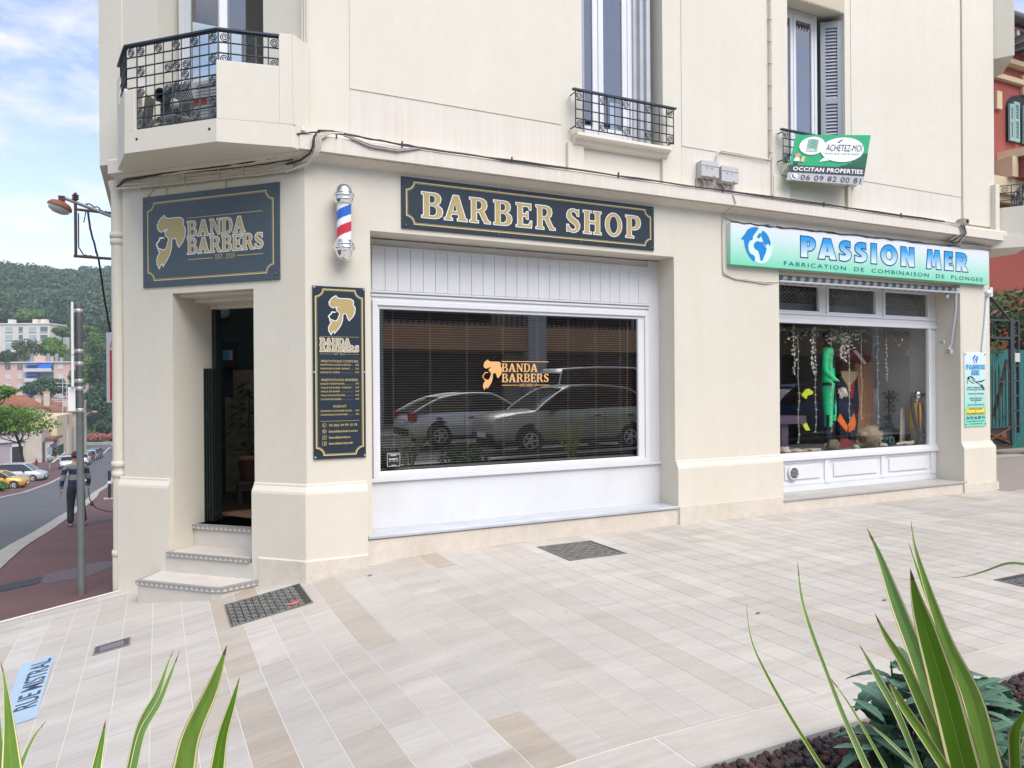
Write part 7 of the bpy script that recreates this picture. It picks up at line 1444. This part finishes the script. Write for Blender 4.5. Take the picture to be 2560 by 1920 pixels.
# ---------------------------------------------------------------- right edge: red villa, iron gate, fence, hedge
VRED = mat('villa_red', (.30, .065, .05), .85, noise_=[(.6, .12)], bump=(30, .2, .01)); VCR = mat('villa_cream_trim', (.60, .48, .32), .8, noise_=[(3, .1)]); VSH = mat('villa_shutter_green', (.24, .36, .35), .6)
rt = thing('red_villa', 'red rendered villa with cream mouldings and pale green shutters', 'house', (22, 8, 0))
VY = 6.0
vf = lambda px, py: (lambda p: (p.x, p.z))(disp(px, py, VY))
V5 = lambda x, y: vf(2300 + .39 * x, .39 * y)
gx0, _ = vf(2400, 600); gtop = V5(620, 268)[1]
m = MB(); m.box(gx0, 36, VY, VY + 9, -.5, gtop - .1); m.build('wall', VRED, rt)
m = MB(); ge = gtop + .05
m.box(gx0 - .3, 37, VY - .75, VY + 9.5, ge - .28, ge - .20, 1); m.add([(gx0 - .3, VY - .8, ge), (37, VY - .8, ge), (37, VY + 5, ge + 1.8), (gx0 - .3, VY + 5, ge + 1.8)], [(0, 1, 2, 3)], 1)
m.tube([(gx0 - .3, VY - .85, ge), (37, VY - .85, ge)], .14, 12, 0)
for i in range(60):
    x = gx0 + i * .5; m.box(x, x + .14, VY - .75, VY, ge - .42, ge - .28, 2)
m.build('roof_eaves', [mat('zinc_gutter', (.09, .085, .09), .5, .4), TIL2, mat('eaves_blue_grey', (.33, .42, .43), .7)], rt)
m = MB()
for (xa, ya), h_, out in (((560, 395), .16, .22), ((560, 412), .10, .12), ((560, 500), .16, .14), ((560, 512), .08, .08)): z = V5(xa, ya)[1]; m.box(gx0, 36, VY - out, VY + .01, z - h_, z)
for (a, b, c, d) in ((642, 485, 680, 620), (474, 585, 508, 710)):
    x0, z1 = V5(a, b); x1, z0 = V5(c, d); m.box(x0, x1, VY - .10, VY + .01, z0, z1); 
zb_ = V5(570, 1245)[1]; m.box(gx0, 36, VY - .35, VY + .01, zb_ - .15, zb_ + .35); m.box(gx0, 36, VY - .2, VY + .01, zb_ - .35, zb_ - .15)
m.build('cornice', VCR, rt, bev=.02)
x0, z1 = V5(548, 640); x1, z0 = V5(720, 945)
m = MB(); n = 14; arch = [(x0, z0), (x1 + .3, z0), (x1 + .3, z1 - .2)] + [((x0 + x1 + .3) / 2 + (x1 + .3 - x0) / 2 * math.cos(a), z1 - .2 + .45 * math.sin(a)) for a in lin(0, math.pi, n)][1:]
m.prism(arch, lambda a, b, t: (a, t, b), VY - .02, VY + .01); m.build('window', DARK, rt)
def vshut(xa, xb, za, zb2, yaw=0):
    s_ = MB(Matrix.Translation((xa, VY - .10, 0)) @ Matrix.Rotation(yaw, 4, 'Z')); w_ = xb - xa
    s_.box(0, .07, -.03, .03, za, zb2); s_.box(w_ - .07, w_, -.03, .03, za, zb2)
    for z in (za, (za + zb2) / 2, zb2 - .1): s_.box(.07, w_ - .07, -.028, .028, z, z + .1)
    k = int((zb2 - za) / .075)
    for i in range(k): z = za + (i + .5) * (zb2 - za) / k; s_.hexa([(.07, -.02, z - .03), (w_ - .07, -.02, z - .03), (w_ - .07, -.01, z - .035), (.07, -.01, z - .035), (.07, .01, z + .03), (w_ - .07, .01, z + .03), (w_ - .07, .02, z + .025), (.07, .02, z + .025)])
    return s_.build('shutter', VSH, rt)
xm = V5(612, 700)[0]; xq = V5(636, 700)[0]
vshut(x0, x0 + (xm - x0) * .42, z0, z1 - .15); vshut(x0 + (xm - x0) * .44, xm, z0, z1 - .05); vshut(xq, xq + (xm - x0) * .62, z0, z1 - .1)
# projecting balcony block with a framed panel
bxa, bz1 = V5(480, 975); bxb = V5(700, 930)[0]; bzb = V5(570, 1235)[1]
m = MB(); m.prism([(bxa + .25, VY), (bxa + .6, VY - 1.3), (bxa + 6, VY - 1.3), (bxa + 6, VY)], lambda a, b, t: (a, b, t), bzb + .3, bz1 - .25, 0); m.prism([(bxa + .1, VY), (bxa + .45, VY - 1.45), (bxa + 6, VY - 1.45), (bxa + 6, VY)], lambda a, b, t: (a, b, t), bz1 - .25, bz1, 1)
m.box(bxa, bxa + .28, VY - .5, VY + .01, bzb + .3, bz1 - .25, 1)
pz0, pz1 = V5(600, 1130)[1] + .15, V5(600, 1010)[1] - .1
for a, b, c, d in ((bxa + .72, bxa + 2.0, pz0, pz0 + .1), (bxa + .72, bxa + 2.0, pz1 - .1, pz1), (bxa + .72, bxa + .82, pz0 + .1, pz1 - .1), (bxa + 1.9, bxa + 2.0, pz0 + .1, pz1 - .1)): m.box(a, b, VY - 1.33, VY - 1.29, c, d, 1)
m.build('villa_balcony', [VRED, VCR], rt)
rt = thing('pale_far_building', 'pale building rising behind the villa roof at the top right', 'building', (34, 22, 0)); m = MB(); m.box(24, 60, 17, 30, 0, 19.5, 0); m.box(23, 60, 16, 30, 19.5, 20.6, 1); m.build('wall', [mat('pale_far_wall', (.66, .66, .66), .8), mat('pale_far_trim', (.55, .50, .42), .8)], rt)
# iron gate
GY = 3.45
GI = mat('gate_iron', (.055, .07, .08), .6, .3, noise_=[(8, .3)]); GR_ = mat('gate_sheet', (.035, .038, .036), .7, .2, noise_=[(3, .4)]); RUSTG = mat('gate_rust', (.15, .06, .025), .85, noise_=[(10, .5)])
gp = lambda x, y: (lambda p: (p.x, p.z))(disp(2400 + .3376 * x, 680 + .3376 * y, GY))
rt = thing('iron_gate', 'dark wrought iron garden gate with scrolls beside the building', 'gate', (gp(300, 1300)[0], GY, .1))
xl = gp(150, 800)[0]; xr, ztop = gp(372, 352); xr2 = gp(428, 360)[0]; zb_ = .22; zs = gp(370, 490)[1]; zm = gp(300, 1150)[1]
m = MB()
for x in (xl, xr): m.box(x - .035, x + .035, GY - .03, GY + .03, zb_, ztop)
for z in (ztop - .03, zs, zm, zb_): m.box(xl, xr, GY - .025, GY + .025, z - .025, z + .025)
arch = [(xl + (xr - xl) * t, ztop + .62 * math.cos(t * math.pi / 2 * 1.0) ** 1.3) for t in lin(0, 1, 12)]; m.tube([(a, GY, b) for a, b in arch], .035, 6); m.build('gate_frame', GI, rt)
m = MB()
for i in range(9): x = xl + (xr - xl) * (i + .5) / 9; zt_ = gp(300, 750)[1] + .12 * (i % 2); m.tube([(x, GY, zm), (x, GY, zt_)], .016, 6); m.tube([(x, GY, zt_), (x, GY, zt_ + .14)], [.024, .002], 6)
m.box(xl, xr, GY - .012, GY + .012, gp(300, 812)[1] - .02, gp(300, 812)[1] + .02)
for i in range(4): x = xl + (xr - xl) * (i + .5) / 4; spiral(m, Vector((x, GY, zm + .24)), Vector((1, 0, 0)), UP, 0, 0, .17); spiral(m, Vector((x, GY, ztop + .22 - .10 * i)), Vector((1, 0, 0)), UP, 0, 0, .15 - .025 * i)
for i in range(5): x = xl + (xr - xl) * .1 * i + .1; m.tube([(x, GY, zs + .03), (x, GY, zs + .42)], .012, 5)
m.tube([(xl + .1, GY, zs + .42), (xl + (xr - xl) * .55, GY, zs + .42)], .014, 5); m.build('gate_bars', GI, rt)
m = MB(); m.box(xl, xr, GY + .0, GY + .012, zb_, zm, 0); m.tube([(xl, GY - .02, zm - .05), (xr - .1, GY - .02, zb_ + .05)], .03, 6, 1); m.tube([(xl, GY - .02, zb_ + .05), (xr - .1, GY - .02, zm - .05)], .03, 6, 1); m.box(xl, xr, GY - .03, GY + .03, zb_ - .08, zb_ - .03, 1); m.lathe([(0, -.03), (.11, -.03), (.13, 0), (0, .0)], ((xl + xr) / 2 + .25, GY - .02, (zb_ + zm) / 2), 16, 1, 'y'); m.build('gate_panel', [GR_, RUSTG], rt)
m = MB()
for x in (xr + .07, xr2): m.box(x - .03, x + .03, GY - .03, GY + .03, .5, ztop - .02)
zz = [ztop - .02 - i * (ztop - .7) / 7 for i in range(8)]
for z in zz: m.box(xr + .04, xr2 + .03, GY - .028, GY + .028, z - .02, z + .02)
for i in (0, 3, 5, 6): spiral(m, Vector(((xr + .07 + xr2) / 2, GY, (zz[i] + zz[i + 1]) / 2)), Vector((1, 0, 0)), UP, 0, 0, .19)
m.box((xr + xr2) / 2 - .07, (xr + xr2) / 2 + .13, GY - .06, GY - .03, zz[2] - .28, zz[2] - .06, 1); m.build('scroll_column', [GI, mat('letter_plate', (.50, .50, .46), .5)], rt)
m = MB(); fy = 4.3
for i in range(130): x = gx0 - 7 + i * .085; m.tube([(x, fy, .0), (x, fy, 2.62)], .045, 5, 0)
tag(m.build('green_reed_fence', mat('reed_teal', (.02, .17, .155), .6, noise_=[(3, .2)])), 'teal green reed fence behind the iron gate', 'fence')
m = MB(); m.tube([disp(2518, 900, 3.9), disp(2500, 980, 3.9), disp(2484, 1040, 3.9)], .05, 6); tag(m.build('leaning_branch', BARK), 'dark branch leaning behind the bars of the gate', 'branch')
rr = random.Random(31); m = MB(); HL = leafmat('hedge', (.055, .13, .03))
for i in range(3600):
    x = gx0 - 5.5 + rr.random() * 9; z = 2.55 + 1.35 * rr.random() ** .8 + .35 * math.sin(x * 1.7); y = 4.6 + rr.uniform(-.55, .75); p = Vector((x, y, z)); a = Vector((rr.gauss(0, 1), rr.gauss(0, 1) - .3, rr.gauss(0, 1))).normalized() * .13; b = a.orthogonal().normalized() * .05
    m.add([tuple(p - a), tuple(p + b), tuple(p + a), tuple(p - b)], [(0, 1, 2, 3)], 1 if z > 3.6 + .2 * math.sin(x * 3) and x > gx0 - 2.6 and rr.random() < .14 else 0)
tag(m.build('hedge', [HL, mat('leaf_red_tip', (.28, .09, .08), .6)], recalc=False), 'glossy green hedge with reddish tips above the teal fence', 'hedge')
STW = mat('rubble_stone', (.28, .25, .19), .95, noise_=[(2.5, .45), (14, .3)], bump=(5, 1, .08))
m = MB(); x0, z1 = gp(390, 1160); m.box(x0, x0 + 4, 2.6, 3.2, 0, z1); tag(m.build('rubble_wall', STW, bev=.04), 'low rubble stone wall right of the iron gate', 'wall')
m = MB(); x0, z1 = gp(322, 1330); x1 = gp(445, 1330)[0]; m.box(x0, x1, 2.5, 2.95, 0, z1); m.box(x1 - .1, x1 + 2, 2.1, 2.5, 0, .22); tag(m.build('stone_step', mat('mossy_stone', (.30, .30, .20), .95, noise_=[(3, .4)], bump=(8, .8, .05)), bev=.04), 'mossy stone block step in front of the rubble wall', 'step')

# ---------------------------------------------------------------- plants in the bed, nearest the camera
FLM = [mat('flax_margin', (.78, .72, .36), .5), mat('flax_edge', (.17, .075, .03), .5)]
def flax_leaf(mb, pts, ws, gi, twist=0.0, fold=.35, tail=(), tws=()):            # a folded strap leaf: thin rim, pale margin, green blade, midrib
    P = []
    def cr_(p0, p1, p2, p3, t): return .5 * ((2 * p1) + (p2 - p0) * t + (2 * p0 - 5 * p1 + 4 * p2 - p3) * t * t + (3 * p1 - p0 - 3 * p2 + p3) * t ** 3)
    E = [pts[0] * 2 - pts[1]] + pts + [pts[-1] * 2 - pts[-2]]; W_ = []
    for i in range(len(pts) - 1):
        for j in range(7): t = j / 7; P.append(cr_(E[i], E[i + 1], E[i + 2], E[i + 3], t)); W_.append(ws[i] + (ws[i + 1] - ws[i]) * t)
    P.append(pts[-1]); W_.append(ws[-1]); P += list(tail); W_ += list(tws)
    cols = [-1, -.95, -.78, -.4, -.03, .03, .4, .78, .95, 1]; k = len(cols); vs = []
    for i, p in enumerate(P):
        t = (P[min(i + 1, len(P) - 1)] - P[max(i - 1, 0)]).normalized(); view = (CAM - p).normalized(); s_ = t.cross(view).normalized(); nn = s_.cross(t); s_ = (s_ * math.cos(twist) + nn * math.sin(twist)).normalized(); nn = s_.cross(t)
        for c in cols: vs.append(tuple(p + s_ * c * W_[i] / 2 + nn * (abs(c) ** 1.2 - .3) * W_[i] * .5 * fold))
    mi = [2, 0, 1, 1, 3, 1, 1, 0, 2]
    for j in range(k - 1): mb.add([vs[i * k + jj] for i in range(len(P)) for jj in (j, j + 1)], [(2 * i, 2 * i + 1, 2 * i + 3, 2 * i + 2) for i in range(len(P) - 1)], {0: 0, 1: 1 + gi, 2: 5, 3: 4}[mi[j]], True)
    mb.m = [5 if (i_ % (len(P) - 1)) < 3 else m_ for i_, m_ in enumerate(mb.m)] if len(mb.f) == (k - 1) * (len(P) - 1) else mb.m
FM = [FLM[0], mat('flax_green', (.21, .37, .06), .42, noise_=[(3, .15), (60, .2, (1, 1, .06))], trans=.2), mat('flax_bluegreen', (.16, .30, .09), .42, noise_=[(3, .15)], trans=.15), mat('flax_deep', (.105, .24, .012), .4, noise_=[(3, .15)], trans=.25), mat('flax_rib', (.20, .30, .07), .45), FLM[1]]
def flax(label, root_px, leaves, d0, loc):
    root = thing('flax_plant', label, 'plant', loc, 'variegated flax plants in the bed')
    for px, wpx, gi, dd, tw in leaves:
        n = len(px); pts = [at(x, y, d0 + dd * (1 - i / n)) for i, (x, y) in enumerate(px)]; ws = [w_ * (d0) / FPX for w_ in wpx]
        e = Vector(loc) + (pts[-1] - Vector(loc)) * .0 + Vector((random.Random(int(px[0][0])).uniform(-.05, .05), random.Random(int(px[0][1])).uniform(-.05, .05), .02))
        pts2 = pts; ws2 = ws; tail = [pts[-1] + (pts[-1] - pts[-2]).normalized() * .12, pts[-1].lerp(e, .55), e]; tw_ = [ws[-1], ws[-1] * .8, ws[-1] * .5]
        m = MB(); flax_leaf(m, pts2, ws2, gi, tw, .35, tail, tw_); m.build('leaf', FM, root, recalc=False)
    return root
RB = at(2470, 2300, 2.35); RB.z = -.03
LR = [
 ([(1865, 1510), (1876, 1590), (1902, 1658), (1972, 1786), (2056, 1920)], [.5, 4, 7, 9, 11], 2, .3, 0),
 ([(1993.5, 1402), (2003, 1490), (2023, 1564), (2067, 1683), (2112, 1798), (2167, 1920)], [.5, 8, 11, 10, 14, 19], 1, .25, .2),
 ([(2067, 1683), (2131, 1774), (2213, 1918)], [2, 6, 9], 0, .2, .2),
 ([(2166.6, 1317.5), (2201.5, 1397), (2244, 1514), (2306, 1677), (2384, 1918)], [.5, 16, 34, 42, 36], 1, .15, 0),
 ([(2232, 1462), (2258, 1540), (2300, 1640), (2350, 1800), (2390, 1918)], [.5, 14, 18, 16, 14], 1, .25, .3),
 ([(2186, 1531), (2216, 1592), (2264, 1669), (2318, 1790), (2365, 1893)], [.5, 14, 26, 30, 30], 0, .05, 0),
 ([(2277, 1299), (2287, 1365), (2318, 1467), (2369, 1611), (2431, 1747), (2474, 1918)], [.5, 6, 18, 34, 52, 62], 0, .2, -.1),
 ([(2270, 1352), (2295, 1430), (2330, 1530), (2372, 1640), (2420, 1780), (2458, 1918)], [.5, 8, 12, 14, 15, 16], 2, .26, .5),
 ([(2275.5, 1420.5), (2290, 1490), (2314, 1572), (2361, 1728), (2411, 1920)], [.5, 24, 46, 66, 74], 2, -.1, 0),
 ([(2147, 1609), (2170, 1650), (2201.6, 1708), (2244, 1786), (2299, 1918)], [.5, 10, 18, 18, 14], 1, .1, .2),
 ([(2217, 1697), (2238, 1730), (2264, 1774), (2310, 1840), (2361, 1918)], [.5, 14, 22, 25, 26], 0, -.05, 0),
 ([(2160, 1800), (2215, 1845), (2285, 1912)], [.5, 8, 9], 1, .2, .3),
 ([(2575, 1760), (2552, 1800), (2536, 1840), (2538, 1925)], [2, 14, 24, 26], 2, -.3, .1),
 ([(2376.5, 1445), (2420, 1440), (2462, 1428), (2520, 1409), (2575, 1413)], [.5, 3, 5, 8, 9], 1, .3, .4)]
flax('large variegated flax plant at the right edge with broad upright leaves', None, LR, 2.25, RB)
LL = [
 ([(2, 1652), (13.6, 1718), (23, 1820), (29, 1925)], [.5, 9, 26, 46], 0, .05, 0),
 ([(116, 1801), (85.5, 1842), (64, 1885), (48, 1925)], [.5, 8, 11, 14], 1, .15, .2),
 ([(-12, 1690), (-4, 1790), (4, 1925)], [.5, 10, 14], 1, .1, 0)]
LB = at(30, 2500, 1.35); LB.z = gz(LB.x) - .02
flax('variegated flax plant cut by the lower left corner', None, LL, 1.35, LB)
LM = [
 ([(264, 1799), (255, 1850), (247, 1890), (240, 1925)], [.5, 14, 20, 25], 2, .05, 0),
 ([(433.5, 1624), (416, 1670), (393, 1735), (352, 1815), (327, 1925)], [.5, 7, 16, 22, 26], 1, .1, .15),
 ([(449, 1628), (425, 1690), (396, 1760), (356, 1830), (333, 1925)], [.5, 9, 15, 18, 20], 1, .08, -.15),
 ([(567.6, 1612), (548, 1672), (525, 1733), (478, 1838), (459, 1925)], [.5, 20, 34, 46, 56], 0, 0, 0),
 ([(599, 1693), (590, 1725), (579, 1764), (556, 1842), (543, 1925)], [.5, 9, 17, 27, 36], 2, .02, 0)]
MB_ = at(430, 2500, 1.4); MB_.z = gz(MB_.x) - .02
flax('variegated flax plant at the bottom left with five pointed leaf tips', None, LM, 1.4, MB_)
# broad toothed blue-green foliage
HG = [mat('leaf_bluegreen', (.10, .22, .145), .5, noise_=[(6, .3), (60, .25)], bump=(60, .4, .004), trans=.12), mat('leaf_vein', (.12, .22, .15), .5), mat('leaf_darkgreen', (.03, .10, .03), .5, noise_=[(6, .3)], trans=.15)]
def clump(label, px, py, d, seed, n, R_):
    rr = random.Random(seed); c = at(px, py, d); base = Vector((c.x, c.y, gz(c.x) - .03)); root = thing('hellebore_plant', label, 'plant', base, 'blue green leafy plants in the bed'); sm_ = MB(); lm = MB()
    for s_ in range(n):
        a = rr.random() * 6.283; rd = R_ * math.sqrt(rr.random()) * .6; h_ = (c.z - base.z) * rr.uniform(.55, 1.05); tip = base + Vector((rd * math.cos(a), rd * math.sin(a), h_)); sm_.tube([base + Vector((.3 * rd * math.cos(a), .3 * rd * math.sin(a), 0)), tip.lerp(base, .4) + Vector((.1 * rd * math.cos(a), .1 * rd * math.sin(a), .04)), tip], [.007, .006, .004], 5)
        for l in range(rr.randrange(5, 8)):
            b = rr.random() * 6.283; L_ = rr.uniform(.13, .24); W_ = L_ * rr.uniform(.14, .2); el = rr.uniform(-.35, .75); d_ = Vector((math.cos(b) * math.cos(el), math.sin(b) * math.cos(el), math.sin(el))); s2 = d_.cross(UP).normalized(); nn = s2.cross(d_).normalized(); p0 = tip - UP * rr.random() * .10
            vs = []; K = 12
            for i in range(K + 1):
                t = i / K; w_ = W_ * (math.sin(math.pi * min(1, t * .92 + .05)) ** .8) * (1 + (.22 if i % 2 else -.05) * (t > .25)); ctr = p0 + d_ * (L_ * t) + nn * (-.35 * L_ * t * t * (1.2 - el)); vs += [tuple(ctr + s2 * w_ + nn * w_ * .3), tuple(ctr + s2 * .003), tuple(ctr - s2 * .003), tuple(ctr - s2 * w_ + nn * w_ * .3)]
            mi = 0 if rr.random() < .85 else 2
            for j, mm in ((0, mi), (1, 1), (2, mi)): lm.add([vs[4 * i + j + e] for i in range(K + 1) for e in (0, 1)], [(2 * i, 2 * i + 1, 2 * i + 3, 2 * i + 2) for i in range(K)], mm, True)
    sm_.build('stems', mat('stem_green', (.06, .12, .05), .6), root); lm.build('foliage', HG, root, recalc=False)
clump('blue green toothed leaf plant left of the large flax, nearest the lava stones', 2290, 1800, 3.05, 1, 11, .28)
clump('blue green leaf plant right behind the large flax leaves', 2440, 1705, 3.15, 2, 9, .28)
clump('blue green leaf plant in the lower right corner of the bed', 2540, 1770, 2.75, 3, 14, .34)
clump('taller blue green leaf plant standing behind the flax base', 2250, 1680, 3.25, 5, 5, .2)
# lava stones
rr = random.Random(9); lv = MB()
LV = [mat('lava_brown', (.075, .045, .042), .95, noise_=[(60, .5)], bump=(150, 1, .006)), mat('lava_red', (.15, .055, .04), .95, noise_=[(60, .5)], bump=(150, 1, .006)), mat('lava_grey', (.065, .06, .065), .95, noise_=[(60, .5)], bump=(150, 1, .006))]
ico = [(0, 0, -1), (.72, -.53, -.45), (-.28, -.85, -.45), (-.89, 0, -.45), (-.28, .85, -.45), (.72, .53, -.45), (.28, -.85, .45), (-.72, -.53, .45), (-.72, .53, .45), (.28, .85, .45), (.89, 0, .45), (0, 0, 1)]
icf = [(0, 1, 2), (1, 0, 5), (0, 2, 3), (0, 3, 4), (0, 4, 5), (1, 5, 10), (2, 1, 6), (3, 2, 7), (4, 3, 8), (5, 4, 9), (1, 10, 6), (2, 6, 7), (3, 7, 8), (4, 8, 9), (5, 9, 10), (6, 10, 11), (7, 6, 11), (8, 7, 11), (9, 8, 11), (10, 9, 11)]
for i in range(4200):
    x = .2 + 4.0 * rr.random(); y = -4.785 - 1.0 * rr.random() ** 1.2; s_ = rr.uniform(.012, .027); z = gz(x, y) - .04 + rr.random() * .035 + s_ * .4
    Mx = Matrix.Translation((x, y, z)) @ Matrix.Rotation(rr.random() * 6.28, 4, Vector((rr.gauss(0, 1), rr.gauss(0, 1), rr.gauss(0, 1))).normalized())
    lv.add([tuple(Mx @ Vector([c * s_ * rr.uniform(.7, 1.25) for c in v])) for v in ico], icf, rr.choice([0, 0, 0, 1, 2, 2]))
tag(lv.build('lava_gravel', LV, recalc=False), 'dark red brown lava stones covering the bed', 'gravel', None, 'stuff')
for i, (x, y, lab) in enumerate(((2.6, -6.3, 'low green shrub in the bed mirrored near the left end of the barber window'), (4.6, -6.5, 'low green shrub in the bed mirrored under the middle of the barber window'))):
    rr = random.Random(80 + i); m = MB()
    for k in range(700):
        v = Vector((rr.gauss(0, 1), rr.gauss(0, 1), rr.gauss(0, 1))).normalized() * (.4 + .6 * rr.random()); p = Vector((x + v.x * .6, y + v.y * .45, .25 + v.z * .34)); a = Vector((rr.gauss(0, 1), rr.gauss(0, 1), rr.gauss(0, 1))).normalized() * .05; b = a.orthogonal().normalized() * .022
        m.add([tuple(p + a), tuple(p + b), tuple(p - a), tuple(p - b)], [(0, 1, 2, 3)])
    tag(m.build('shrub', HG[2], recalc=False), lab, 'shrub')
# a few scraps lying on the paving
def scrap(px, py, s_, lab, m_, nm='fallen_leaf'):
    r0 = ray(px, py); t = (0 - CAM.z) / r0.z
    p = CAM + r0 * t; p.z = gz(p.x); b = MB(); b.add([(p.x - s_, p.y, p.z + .006), (p.x, p.y - s_ * .45, p.z + .014), (p.x + s_, p.y, p.z + .008), (p.x, p.y + s_ * .45, p.z + .012)], [(0, 1, 2, 3)]); tag(b.build(nm, m_, recalc=False), lab, 'litter')
DL = mat('dry_leaf', (.22, .12, .07), .8); BK = mat('dark_scrap', (.02, .02, .02), .7)
scrap(2212, 1502, .035, 'dry brown leaf lying on the paving left of the flax tips', DL); scrap(1507, 1645, .018, 'black pebble lying alone in the middle of the paving', BK, 'pebble'); scrap(1896, 1535, .028, 'dark twig scrap on the paving near the thin flax leaf', BK, 'twig'); scrap(925, 1420, .03, 'grey leaf scrap by the wall foot near the entrance', BK, 'fallen_leaf')

# ---------------------------------------------------------------- across the street, mirrored in the shop windows
OW = mat('opposite_wall', (.45, .40, .36), .9, noise_=[(.6, .1)]); OB = mat('opposite_band', (.50, .30, .17), .85, noise_=[(1, .2)]); OD = mat('opposite_dark', (.03, .03, .035), .3); OC = mat('opposite_column', (.42, .42, .44), .8)
rt = thing('opposite_building', 'building with a tan band and grey columns across the street', 'building', (10, -20, 0))
m = MB(); m.box(-14, 44, -34, -22.0, -1, 8.2, 0); m.build('wall', OW, rt)
m = MB(); m.box(-14, 44, -22.0, -20.9, 3.3, 4.35); m.build('band', OB, rt)
m = MB()
for x in (-8, -1, 6, 13.5, 21, 28, 36): m.box(x, x + .9, -21.4, -20.8, -1, 8.4)
m.build('column', OC, rt)
for x in (-7, 0, 7, 14.5, 22, 29):
    m = MB(); m.box(x, x + 5.8, -21.98, -21.9, .2, 3.2); m.build('shop_front', OD, rt)
    for z in (4.4,): m = MB(); m.box(x + .3, x + 5.2, -21.98, -21.9, z + .2, z + 2.6); m.build('window', OD, rt)
m = MB()
for x in lin(-14, 44, 230): m.box(x, x + .04, -20.98, -20.92, 4.35, 5.3)
m.box(-14, 44, -21.0, -20.9, 5.3, 5.36); m.build('balcony_rail', IRON, rt)
for x, w_ in ((-22, 7), (45, 8)): pass
rt = thing('roundabout_sign', 'white direction board with a roundabout arrow ring, mirrored in the dive shop window', 'road sign', (11.2, -7.4, .0))
m = MB(); m.box(10.3, 12.1, -7.62, -7.56, 1.75, 3.45); m.build('sign_plate', mat('sign_board_white', (.66, .66, .64), .4), rt)
m = MB(); fq = lambda a, b: (a, -7.552, b); c = ell(11.25, 2.6, .30, .30, 30); m.flat(c, fq, 0, [ell(11.25, 2.6, .20, .20, 30)])
for dx, dz_ in ((0, 1), (1, 0), (-1, 0), (0, -1)): a = Vector((dx, dz_)); b = Vector((-dz_, dx)); c = Vector((11.25, 2.6)); m.flat([tuple(c + a * .29 - b * .045), tuple(c + a * .5 - b * .045), tuple(c + a * .5 + b * .045), tuple(c + a * .29 + b * .045)], lambda a_, b_: (a_, -7.551, b_), 0); (m.flat([tuple(c + a * .5 - b * .11), tuple(c + a * .66), tuple(c + a * .5 + b * .11)], lambda a_, b_: (a_, -7.551, b_), 0) if dz_ >= 0 else None)
m.build('sign_arrows', mat('sign_ink', (.02, .02, .02), .5), rt, recalc=False)
m = MB(); m.tube([(10.6, -7.66, .0), (10.6, -7.66, 3.4)], .04, 8); m.tube([(11.8, -7.66, .0), (11.8, -7.66, 3.4)], .04, 8); m.build('post', POST, rt)
for i, (x, y, lab) in enumerate(((3.4, -6.6, 'spiky flax clump in the bed mirrored in the barber window'), (7.2, -6.4, 'spiky flax clump in the bed opposite the middle pier'))):
    root = thing('flax_plant', lab, 'plant', (x, y, 0), 'variegated flax plants in the bed'); rr = random.Random(50 + i); m = MB()
    for k in range(26):
        a = rr.random() * 6.28; l = rr.uniform(.8, 1.35); o_ = rr.uniform(.12, .55); b = Vector((x + .06 * math.cos(a), y + .06 * math.sin(a), -.03)); t = Vector((math.cos(a), math.sin(a), 0)); flax_leaf(m, [b + t * o_ + UP * l * (1 - .3 * o_), b + t * o_ * .5 + UP * l * .6, b + t * .05 + UP * .25, b], [.003, .05, .055, .03], k % 3)
    m.build('leaf', FM, root, recalc=False)

# the air: pale even haze round the whole place
m = MB(); m.box(-460, 460, -340, 800, -14, 118); hz = m.build('haze', mat('haze_air', (1, 1, 1)))
hm = MATS['haze_air'].node_tree; hm.nodes.clear(); vo = hm.nodes.new('ShaderNodeVolumePrincipled'); vo.inputs['Color'].default_value = (.80, .89, 1, 1); vo.inputs['Density'].default_value = .0004; ho = hm.nodes.new('ShaderNodeOutputMaterial'); hm.links.new(vo.outputs[0], ho.inputs['Volume'])
hz['kind'] = 'stuff'; hz['label'] = 'thin pale blue haze in front of the far hill'; hz['category'] = 'haze'
